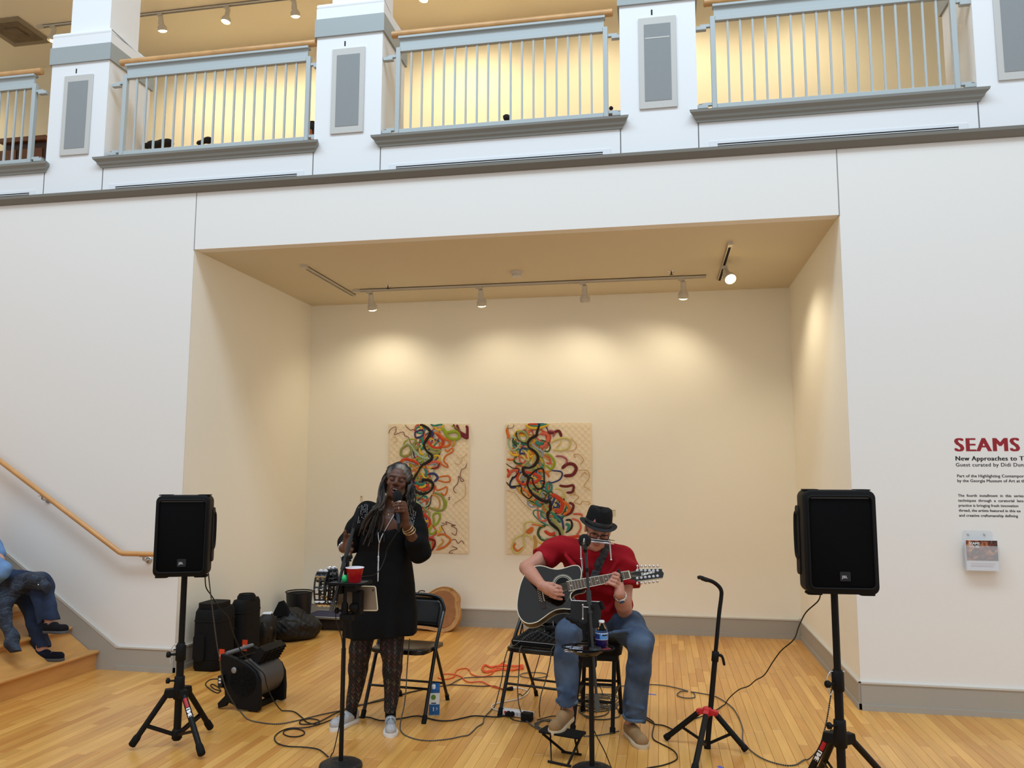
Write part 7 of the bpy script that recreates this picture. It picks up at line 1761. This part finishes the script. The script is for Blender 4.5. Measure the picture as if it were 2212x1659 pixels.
# ----------------------------------------------------------------- harmonica and neck rack
hm0, hm1 = Lm(-.030, -.056, .118), Lm(.055, -.058, .118)
hm0 = J(1276, 1166, hm0[1]); hm1 = J(1326, 1171.5, hm1[1]-.005)
t = thing('harmonica', 'silver harmonica held at the guitarist\'s mouth in a neck rack', 'harmonica', (hm0+hm1)/2)
a_, b_ = hm0+(hm1-hm0)*.02, hm0+(hm1-hm0)*.80
part('comb', MB().bar(a_, b_, .026, .008), blackg, t, smooth=False)
for dz in (.006, -.006): part('cover_plate', MB().bar(a_+(0, 0, dz), b_+(0, 0, dz), .027, .005), chrome, t, bevel=.0015)
t = thing('harmonica_rack', 'wire harmonica holder hanging around the guitarist\'s neck', 'holder', (hm0+hm1)/2-(0, 0, .06))
part('clamp_plate', MB().bar(hm0-(.01, 0, .010), hm1-(0, 0, .010), .03, .002), chrome, t, smooth=False)
part('clamp_plate', MB().bar(hm0+(.05, 0, .011), hm1+(.004, 0, .010), .028, .002), blackm, t, smooth=False)
for px0, py0, px1, py1 in ((1254.5, 1178, 1255, 1205), (1317.5, 1174, 1320, 1207)):
    p0 = J(px0, py0, hm0[1]+.005); p1 = J(px1, py1, hm0[1]+.02); part('side_arm', MB().tube([p0, p1], .004, 8), mat('rod_white', (220, 218, 220), .3, metal=.3), t)
    part('wing_nut', MB().ball(p1-(0, 0, .006), (.008, .005, .006), 8, 5), chrome, t)
part('neck_wire', MB().tube(spline([J(1255, 1205, hm0[1]+.02), J(1259, 1240, -.98), J(1258, 1200, -.86), nbm+(-.085, .02, .0), nbm+(-.05, .09, .02), nbm+(.05, .09, .02), nbm+(.085, .02, .0), J(1322, 1200, -.86), J(1320, 1207, hm0[1]+.02)], 6), .0025, 6), chrome, t)
part('head_wire', MB().tube(spline([J(1312, 1160, -.94), J(1317, 1166, -.96), J(1319, 1172, -.99)], 4), .0015, 5), blackm, t)

# ----------------------------------------------------------------- the listener on the stairs
yp = -.42
Lp = thing('person', 'seated person in blue jeans with crossed legs, on the stairs at the left edge', 'person', (-1.55, yp, .69))
Bp = Field((-1.98, -.85, .10), (-.55, -.1, 1.62), .006)
hpL, hpR = np.array([-1.56, yp-.12, .79]), np.array([-1.56, yp+.08, .79])
k1 = J(88, 1262, yp-.03); a1 = J(108, 1342, yp-.03); k2 = J(62, 1290, yp+.04); a2 = J(90, 1400, yp+.0)
Bp.chain([hpL, k1+(-.02, .02, .01), k1, a1], [.08, .055, .052, .034], .02); Bp.chain([hpR, k2, a2], [.08, .055, .034], .02)
column(Bp, [(.74, -1.58, yp-.02, .12, .16), (.95, -1.62, yp-.02, .11, .15), (1.15, -1.64, yp-.02, .11, .17), (1.26, -1.66, yp-.02, .07, .10)], .03)
Bp.cone((-1.65, yp-.18, 1.2), (-1.65, yp+.14, 1.2), .05, .05, .03)
Lq, Rq = head(Bp, (-1.62, yp-.02, 1.45), (.9, -.42, -.05), 0., .95, True, False, True, np.array([-1.66, yp-.02, 1.27]))
ep = J(6, 1232, yp-.20); wp = J(22, 1252, yp-.12); wp2 = J(-6, 1258, yp-.1)
Bp.chain([(-1.65, yp-.19, 1.2), ep], [.05, .042], .02); Bp.chain([ep, wp2], [.04, .026], .015)
wc_ = J(0, 1258, yp-.14)
hand(Bp, wp2, None, [wc_+(0, .0, .02), wc_+(.01, .02, .018), wc_+(.01, .04, .014), wc_+(0, .055, .01)], [[wc_+(.035, .0, .015), wc_+(.055, .005, .0)], [wc_+(.045, .02, .012), wc_+(.066, .025, -.004)], [wc_+(.042, .04, .01), wc_+(.062, .045, -.006)], [wc_+(.03, .058, .006), wc_+(.048, .062, -.008)]], [wc_+(-.01, -.015, .02), wc_+(.015, -.02, .022), wc_+(.035, -.015, .018)])
Bp.chain([(-1.65, yp+.15, 1.2), (-1.55, yp+.18, .98), (-1.36, yp+.08, .90)], [.05, .042, .028], .02)
Bp.chain([a1, a1+(.0, 0, -.03), J(122, 1360, yp-.04)], [.034, .03, .026], .02); Bp.chain([a2, J(95, 1418, yp)], [.034, .028], .02)
organic('body', Bp, skin_mat('fair_skin'), Lp, col=painter((200, 150, 130), []))
dj = jeans_mat('dark_jeans', (24, 36, 60), (42, 60, 92)); Jp = Field((-1.85, -.80, .16), (-.55, -.1, .95), .007)
h1 = J(104, 1340, yp-.03); h2 = J(91, 1398, yp+.0)
Jp.chain([hpL, k1+(-.03, .02, .0), k1, h1+(h1-k1)*.12], [.10, .085, .075, .078], .03)
u = unit(unit(h1-k1)+(0, 0, -.2)); Jp.half(h1+u*.01, u, h1-.13, h1+.13); Jp.cone(h1+u*.05, h1-u*.03, .06, .054, .004, 'sub')
Jp.chain([hpR, k2, h2+(h2-k2)*.06], [.10, .070, .056], .02)
u = unit(unit(h2-k2)+(0, 0, -.2)); Jp.half(h2+u*.01, u, h2-(.1, .1, .1), h2+(.1, .1, .06)); Jp.cone(h2+u*.05, h2-u*.03, .042, .04, .004, 'sub')
Jp.noise(.007, 28, 3); organic('jeans', Jp, dj, Lp)
ls = fabric('light_denim', (106, 140, 182), var=.14); Sp = Field((-1.98, -.85, .72), (-.85, -.1, 1.30), .008)
column(Sp, [(.74, -1.58, yp-.02, .15, .19), (.95, -1.62, yp-.02, .145, .18), (1.15, -1.64, yp-.02, .14, .20), (1.24, -1.66, yp-.02, .09, .13)], .03)
Sp.chain([(-1.65, yp-.19, 1.19), ep, ep+(wp2-ep)*.8], [.075, .062, .048], .02); Sp.chain([(-1.65, yp+.15, 1.19), (-1.55, yp+.18, .98), (-1.44, yp+.12, .93)], [.075, .066, .05], .02); Sp.noise(.008, 26, 7)
organic('denim_shirt', Sp, ls, Lp)
Hp = Field((-1.82, -.62, 1.28), (-1.42, -.24, 1.64), .007); Hp.ell(Lq(0, .045, -.03), (.088, .088, .098), Rq, .01); Hp.ell(Lq(0, -.02, -.05), (.085, .10, .07), Rq, .02); Hp.ell(Lq(0, -.015, .085), (.07, .09, .085), Rq, .01, 'sub')
organic('hair', Hp, mat('short_grey_hair', (104, 84, 68)), Lp)
ns = fabric('navy_knit_shoe', (20, 22, 36), bump=.6); gs_ = mat('grey_sole', (78, 80, 84), .6)
a_h = at(68, 1427, z=.155); a_h[0] = max(a_h[0], -.935); a_t = at(130, 1427, z=.155)
P, up = shoe(Lp, a_h+(0, .0, 0), a_h+unit(a_t-a_h)*.25, .156, .092, .082, ns, gs_, sole=.02)
lc = MB()
for a in (.45, .53, .61): lc.tube(spline([P(a, .30, .035), P(a+.02, .1, .065), P(a, -.2, .06)], 4), .002, 5)
part('shoe_stripes', lc, mat('lace_grey', (110, 112, 128), .6), Lp)
b_h = J(97, 1367, yp-.05); b_t = J(152, 1366, yp-.12)
shoe(Lp, b_h, b_h+unit(b_t-b_h)*.25, b_h[2]+.0, .095, .07, fabric('black_slipper', (16, 16, 20)), gs_, sole=.02, pitch=math.radians(4))
# patterned jacket lying over the knees
t = thing('jacket', 'dark patterned denim jacket draped over the knees of the person on the stairs', 'jacket', J(40, 1300, yp-.15))
def jacket_mat():
    m = bpy.data.materials.new('patchwork_denim'); m.use_nodes = True; nt = m.node_tree; N, Lk = nt.nodes, nt.links; b = N['Principled BSDF']; b.inputs['Roughness'].default_value = .85
    tc = N.new('ShaderNodeTexCoord'); sx = N.new('ShaderNodeSeparateXYZ'); Lk.new(tc.outputs['Object'], sx.inputs[0]); cb = N.new('ShaderNodeCombineXYZ'); Lk.new(sx.outputs[0], cb.inputs[0]); Lk.new(sx.outputs[2], cb.inputs[1])
    v = N.new('ShaderNodeTexBrick'); v.inputs['Scale'].default_value = 9; v.inputs['Mortar Size'].default_value = .012; v.inputs['Color1'].default_value = lin((28, 34, 48))+(1,); v.inputs['Color2'].default_value = lin((46, 58, 76))+(1,); v.inputs['Mortar'].default_value = lin((72, 82, 90))+(1,)
    n0 = N.new('ShaderNodeTexNoise'); n0.inputs['Scale'].default_value = 9; Lk.new(tc.outputs['Object'], n0.inputs['Vector']); ms = N.new('ShaderNodeVectorMath'); ms.operation = 'MULTIPLY_ADD'; ms.inputs[1].default_value = (.12, .12, .12); Lk.new(n0.outputs['Color'], ms.inputs[0]); Lk.new(cb.outputs[0], ms.inputs[2]); Lk.new(ms.outputs[0], v.inputs['Vector']); r_ = v
    n = N.new('ShaderNodeTexNoise'); n.inputs['Scale'].default_value = 10; Lk.new(tc.outputs['Object'], n.inputs['Vector']); mx = N.new('ShaderNodeMix'); mx.data_type = 'RGBA'; mx.inputs['B'].default_value = lin((22, 24, 34))+(1,)
    r2 = N.new('ShaderNodeValToRGB'); r2.color_ramp.elements[0].position = .45; r2.color_ramp.elements[1].position = .6; Lk.new(n.outputs['Fac'], r2.inputs[0]); Lk.new(r2.outputs[0], mx.inputs['Factor']); Lk.new(r_.outputs[0], mx.inputs['A']); Lk.new(mx.outputs['Result'], b.inputs['Base Color']); return m
jk = jacket_mat()
Jk = Field((-1.75, -.95, .25), (-.72, -.1, 1.02), .007)
K = lambda px, py, dy=0: J(px, py, yp-.11+dy)
Jk.chain([K(-10, 1268), K(20, 1262), K(50, 1256), K(80, 1254), K(96, 1266, .01)], [.06, .062, .058, .055, .045], .03)
Jk.chain([K(40, 1266, -.02), K(26, 1284, -.03)], [.05, .04], .03)
Jk.chain([K(96, 1266, -.01), K(101, 1282, -.01)], [.026, .012], .02)
Jk.chain([K(4, 1275, -.02), K(8, 1310, -.08), K(16, 1350, -.16), K(26, 1385, -.22), K(34, 1408, -.25)], [.05, .046, .040, .040, .034], .02); Jk.half(K(34, 1408, -.25), (.2, 0, -1), K(34, 1408, -.25)-.1, K(34, 1408, -.25)+.1)
Jk.noise(.012, 30, 11)
organic('jacket_cloth', Jk, jk, t)
bt_ = hit(Jk, 83, 1263, .003); part('metal_button', MB().ball(bt_ if bt_ is not None else K(83, 1263, -.06), .007, 10, 6), chrome, t)
# ================================================================= cables
def braid(name, c1, c2):
    m = mat(name, c1, .6); nt = m.node_tree; N, Lk = nt.nodes, nt.links; b = N['Principled BSDF']
    a = N.new('ShaderNodeAttribute'); a.attribute_name = 'u'; q = N.new('ShaderNodeMath'); q.operation = 'MULTIPLY'; q.inputs[1].default_value = 85.; Lk.new(a.outputs['Fac'], q.inputs[0])
    f = N.new('ShaderNodeMath'); f.operation = 'FRACT'; Lk.new(q.outputs[0], f.inputs[0]); g = N.new('ShaderNodeMath'); g.operation = 'GREATER_THAN'; g.inputs[1].default_value = .68; Lk.new(f.outputs[0], g.inputs[0])
    mx = N.new('ShaderNodeMix'); mx.data_type = 'RGBA'; mx.inputs['A'].default_value = lin(c1)+(1,); mx.inputs['B'].default_value = lin(c2)+(1,); Lk.new(g.outputs[0], mx.inputs['Factor']); Lk.new(mx.outputs['Result'], b.inputs['Base Color']); return m
brd = braid('braided_cable', (14, 14, 15), (140, 136, 126)); cbl = mat('black_cable', (14, 14, 15), .55); orc = mat('orange_cord', (222, 78, 36), .45); whc = mat('white_cord', (226, 222, 212), .45)
NC = 0
def cable(lab, pts, m=None, r=.0038, cat='cable', name='cable', closed=False, group=None):
    """pts: (px, py) on the floor, or (px, py, y) hanging at that depth; hanging runs are blended between given depths"""
    global NC
    NC += 1; P = []
    for p in pts:
        if len(p) == 2: q = at(p[0], p[1], z=r); P.append(q)
        else: P.append(J(*p))
    P = spline(P, 7, closed)
    P = [np.array([p[0], p[1], max(p[2], r*1.0+(.0009*(NC % 4)))]) for p in P]
    mb = MB().tube(P, r, 7, closed=closed)
    return tag(part(name, mb, m or cbl), lab, cat, group)
def hang(pts, y0, y1):   # spread the depth evenly over the run
    n = len(pts); return [(p[0], p[1], y0+(y1-y0)*i/(n-1)) for i, p in enumerate(pts)]
yf = at(515, 1533)[1]
cable('black and white braided cable dropping from the left loudspeaker, past the fan, across the floor', hang([(450, 1238), (455, 1283), (462, 1341), (469, 1394), (475, 1427), (478, 1451), (488, 1488), (500, 1511)], -1.40, yf-.10)+[(515, 1534), (534, 1553), (563, 1561), (602, 1564), (645, 1556), (693, 1544), (737, 1535), (764, 1528), (830, 1509), (900, 1492), (943, 1484), (969, 1480), (984, 1472), (1001, 1465), (1031, 1463), (1082, 1461), (1119, 1462)], brd)
yf = at(611, 1536)[1]
cable('plain black power cable dropping from the left loudspeaker over the fan', hang([(443, 1238), (445, 1268), (457, 1287), (476, 1316), (493, 1333), (500, 1355), (510, 1384), (525, 1413), (549, 1437), (570, 1456), (576, 1480), (585, 1502), (597, 1522)], -1.40, yf-.05)+[(611, 1536), (635, 1538), (652, 1550), (664, 1561), (686, 1565), (689, 1557), (669, 1553), (649, 1557), (652, 1565), (686, 1561), (727, 1540), (764, 1526), (830, 1513), (886, 1496), (905, 1492), (930, 1486), (956, 1482), (974, 1480), (1006, 1481), (1040, 1483), (1062, 1482), (1075, 1485), (1092, 1493)])
cable('black cable curving back and forth to the singer\'s stand base', [(760, 1545), (730, 1551), (688, 1566), (657, 1573), (626, 1574), (604, 1582), (593, 1594), (599, 1606), (621, 1613), (657, 1615), (688, 1620), (709, 1636)])
cable('single small loop of black cable on the floor left of the singer', [(635+23*math.cos(a), 1583+8.5*math.sin(a)) for a in np.linspace(0, 2*PI, 13)[:-1]], closed=True)
cable('knotted black power cord on the floor behind the fan', [(476, 1467), (455, 1468), (444, 1478), (455, 1490), (470, 1497), (476, 1490), (462, 1479), (455, 1480), (462, 1488), (478, 1493)])
cable('black cable running behind the singer\'s shoes to the power strip', [(767, 1550), (796, 1550), (824, 1557), (863, 1553), (900, 1547), (920, 1551), (947, 1557), (974, 1557), (998, 1552), (1023, 1547), (1048, 1548), (1073, 1549), (1097, 1546)], r=.0045)
cable('thin black cable hanging from the singer\'s microphone across her tunic to the tray', [tuple(MIC_END), ] and [(862, 1136, -1.27), (859, 1148, -1.27), (846, 1169, -1.25), (836, 1187, -1.24), (832, 1205, -1.25), (822, 1228, -1.28), (811, 1240, -1.33), (796, 1244, -1.42), (775, 1246, -1.50)], r=.003)
yf = at(865, 1577)[1]
cable('braided cable coming down under the tunic hem and looping along the floor to the mixer', [(885, 1380, -.98)]+hang([(882, 1410), (879, 1450), (877, 1490), (873, 1525), (866, 1556)], -.97, yf)+[(865, 1577), (875, 1588), (900, 1597), (931, 1600), (971, 1596), (999, 1590), (1011, 1588), (1023, 1578), (1031, 1570), (1043, 1562), (1046, 1550), (1057, 1538), (1067, 1529)]+hang([(1073, 1512), (1080, 1484), (1085, 1461), (1089, 1430), (1096, 1405)], -.55, -.62), brd)
cable('orange extension cord winding in from behind the empty chair', [(946, 1464), (954, 1467), (967, 1467), (981, 1462), (983, 1454), (989, 1447), (1004, 1444), (1013, 1447), (1018, 1456), (1031, 1461), (1048, 1461), (1062, 1456), (1070, 1447), (1082, 1434), (1092, 1428)], orc, .0045, 'cord', 'extension_cord')
cable('orange extension cord end plugging into the white cord under the mixer chair', [(952, 1457), (974, 1456.5), (996, 1462), (1003, 1469), (1014, 1474), (1040, 1473), (1055, 1480), (1073, 1486), (1090, 1489)], orc, .0045, 'cord', 'extension_cord')
rr = random.Random(4); pts = []
for k in range(5):
    j = lambda: rr.uniform(-2, 2)
    pts += [(1042+j(), 1446+j()), (1047+j(), 1438+j()), (1062+j(), 1441+j()), (1084+j(), 1438+j()), (1110+j(), 1440+j()), (1127+j(), 1438+j()), (1127+j(), 1444+j()), (1108+j(), 1447+j()), (1080+j(), 1446+j()), (1062+j(), 1450+j()), (1048+j(), 1452+j())]
cable('flattened bundle of orange extension cord behind the mixer chair legs', pts, orc, .0045, 'cord', 'extension_cord')
cable('white power cord curling round the mixer chair\'s front leg', [(1112, 1485), (1129, 1488), (1141, 1494), (1132, 1504), (1115, 1511), (1090, 1516), (1068, 1521), (1062, 1526), (1065, 1531), (1079, 1536)], whc, .0045, 'cord', 'electric_cord')
t = thing('cord_plug', 'black plug joined to the white cord below the mixer chair', 'plug', at(1100, 1488))
part('plug_body', MB().tube([at(1090, 1489, z=.014), at(1107, 1487, z=.014)], [.009, .016], 12), blackr, t); part('white_collar', MB().tube([at(1107, 1487, z=.014), at(1114, 1486, z=.012)], [.012, .006], 12), whc, t)
a, b = at(1084, 1543), at(1152, 1553); d = unit(b-a); s = np.array([-d[1], d[0], 0])
t = thing('power_strip', 'white power strip with red switch on the floor under the mixer chair', 'power strip', (a+b)/2)
part('body', MB().bar(a+(0, 0, .022), b+(0, 0, .022), .055, .036), mat('strip_white', (226, 222, 226), .4), t, bevel=.006)
n_ = -s if (-s)[1] < 0 else s; fr_ = lambda q, z: a+(b-a)*q+n_*.0285+np.array([0, 0, z])
part('switch', MB().bar(fr_(.14, .026), fr_(.21, .026), .004, .016), mat('red_switch', (196, 40, 36), .3), t, bevel=.001)
for q in (.28, .40): part('plug', MB().cyl(fr_(q, .022), fr_(q, .022)+n_*.03, .017, .013, n=14), blackr, t)
for q in (.55, .66, .80): part('outlet', MB().bar(fr_(q-.03, .024), fr_(q+.03, .024), .003, .018), mat('outlet_grey', (170, 168, 172), .4), t, smooth=False)
t = thing('power_adapter', 'square black power adapter plugged at the right end of the white strip', 'adapter', b)
part('body', MB().bar(b-d*.055+n_*.055+(0, 0, .028), b+d*.015+n_*.055+(0, 0, .028), .05, .05), plast, t, bevel=.004)
for lab, p in (('black cable from the power strip\'s first plug curling along its front', [(1103, 1552), (1112, 1556), (1130, 1559), (1146, 1560)]), ('black adapter lead heading right towards the footstool', [(1160, 1556), (1174, 1552), (1190, 1548), (1205, 1547)])): cable(lab, p, r=.003)
# cables hanging from the mixer
ym_ = c2[1]-.20
cable('braided cable hanging over the front edge of the mixer chair, left one', [(1128, 1395, ym_+.05), (1123, 1404, ym_-.03), (1122, 1430, ym_-.04), (1120, 1464, ym_-.02), (1118, 1489, ym_-.02), (1121, 1523, ym_-.03), (1129, 1546, -.64)]+[(1137, 1558), (1149, 1568), (1166, 1577), (1189, 1583), (1224, 1588), (1268, 1591), (1308, 1587), (1337, 1580)], brd)
cable('braided cable hanging over the front edge of the mixer chair, right one', [(1205, 1385, ym_+.08), (1192, 1404, ym_-.05), (1188, 1431, ym_-.06), (1179, 1469, ym_-.04), (1169, 1500, ym_-.03), (1165, 1528, ym_-.03), (1166, 1548)], brd)
cable('black cable under the middle of the mixer chair seat', [(1167, 1412, ym_+.1), (1150, 1470, ym_+.1), (1143, 1488, ym_+.12), (1128, 1503), (1118, 1500)], r=.003)
cable('black cable arching above the mixer\'s left side', [(1102, 1400, ym_+.1), (1106, 1382, ym_+.12), (1118, 1373, ym_+.14), (1127, 1382, ym_+.14), (1129, 1398, ym_+.12)], r=.003)
cable('black cable rising from the mixer behind the guitar\'s lower edge', [(1129, 1398, ym_+.2), (1130, 1370, ym_+.2), (1129, 1345, ym_+.2)], r=.003)
cable('braided cable arching over the top of the mixer', [(1103, 1400, ym_+.06), (1125, 1385, ym_+.08), (1143, 1371, ym_+.10), (1160, 1364, ym_+.12), (1172, 1368, ym_+.14), (1190, 1376, ym_+.14), (1204, 1380, ym_+.12)], brd, .0034)
cable('black cable looping up from the middle of the mixer', [(1145, 1398, ym_+.2), (1144, 1375, ym_+.2), (1140, 1362, ym_+.2), (1146, 1358, ym_+.2), (1158, 1364, ym_+.2), (1176, 1372, ym_+.2), (1204, 1376, ym_+.2)], r=.003)
cable('flat oval loop of braided cable on the floor behind the mixer chair', [(1153+30*math.cos(a), 1459+6*math.sin(a)) for a in np.linspace(0, 2*PI, 15)[:-1]], brd, closed=True)
pts = []
for k in range(5):
    for a in np.linspace(0, 2*PI, 10)[:-1]: pts.append((1180+(22+rr.uniform(-3, 3))*math.cos(a)+rr.uniform(-2, 2), 1566+(9+rr.uniform(-2, 2))*math.sin(a)))
cable('tight coil of braided cable on the floor left of the footstool', pts, brd)
pts = []
for k in range(9):
    cx, cyy, rx, ry = 1290+rr.uniform(-10, 14), 1522+rr.uniform(-22, 20), rr.uniform(30, 46), rr.uniform(9, 15)
    for a in np.linspace(0, 2*PI, 9)[:-1]: pts.append((cx+rx*math.cos(a), cyy+ry*math.sin(a)))
cable('big tangled heap of braided cable on the floor under the stool', pts, brd)
cable('black cable rising in a hoop from the tangled heap under the stool', [(1252, 1500), (1251, 1482, -.45), (1262, 1466, -.42), (1280, 1468, -.42), (1296, 1484, -.42), (1302, 1500)], r=.003)
cable('braided cable running right from the stool past the guitar stand to the right loudspeaker stand', [(1246, 1478), (1314, 1485), (1355, 1481), (1401, 1479), (1440, 1482), (1485, 1493), (1470, 1494), (1463, 1502), (1479, 1508), (1500, 1507), (1499, 1498), (1493, 1495), (1519, 1499), (1548, 1506), (1580, 1527), (1596, 1551), (1604, 1575), (1605, 1601), (1622, 1622), (1651, 1641), (1691, 1653), (1718, 1653), (1744, 1642)]+hang([(1768, 1617), (1781, 1577), (1789, 1538), (1797, 1485), (1801, 1458), (1804, 1392), (1803, 1330), (1800, 1278)], -1.32, -1.36), brd)
yf = at(1564, 1524)[1]
cable('plain black cable swooping from the right loudspeaker down to the guitar stand', hang([(1773, 1274), (1768, 1297), (1741, 1323), (1726, 1352), (1715, 1381), (1688, 1405), (1670, 1429), (1651, 1458), (1633, 1469), (1617, 1482), (1596, 1490), (1575, 1508)], -1.36, yf-.03)+[(1564, 1524), (1548, 1534), (1519, 1547), (1500, 1554), (1485, 1560)])
cable('black cable wandering on the floor right of the guitarist\'s shoe to the bottom edge', [(1391, 1546), (1407, 1556), (1413, 1564), (1409, 1586), (1413, 1598), (1427, 1606), (1453, 1620), (1463, 1633), (1458, 1643), (1432, 1653), (1400, 1659), (1370, 1668)])
cable('short black cable joining the guitar stand\'s left leg', [(1395, 1553), (1413, 1564), (1432, 1567), (1447, 1573), (1460, 1580)])
cable('black cable leaning down beside the guitarist\'s stand pole', [(1279, 1570, YB_-.01), (1292, 1596, YB_+.02), (1306, 1623, YB_+.06), (1318, 1652, YB_+.10), (1324, 1670)], r=.003)
cable('thin black cable following the singer\'s stand pole', [(738, 1262, YA-.03), (727, 1300, YA-.02), (725, 1330, YA-.02), (729, 1350, YA-.02), (739, 1385, YA-.025), (740, 1450, YA-.025), (738, 1520, YA-.025), (734, 1560, YA+.0), (728, 1592, YA+.05), (719, 1628), (712, 1640)], r=.003)
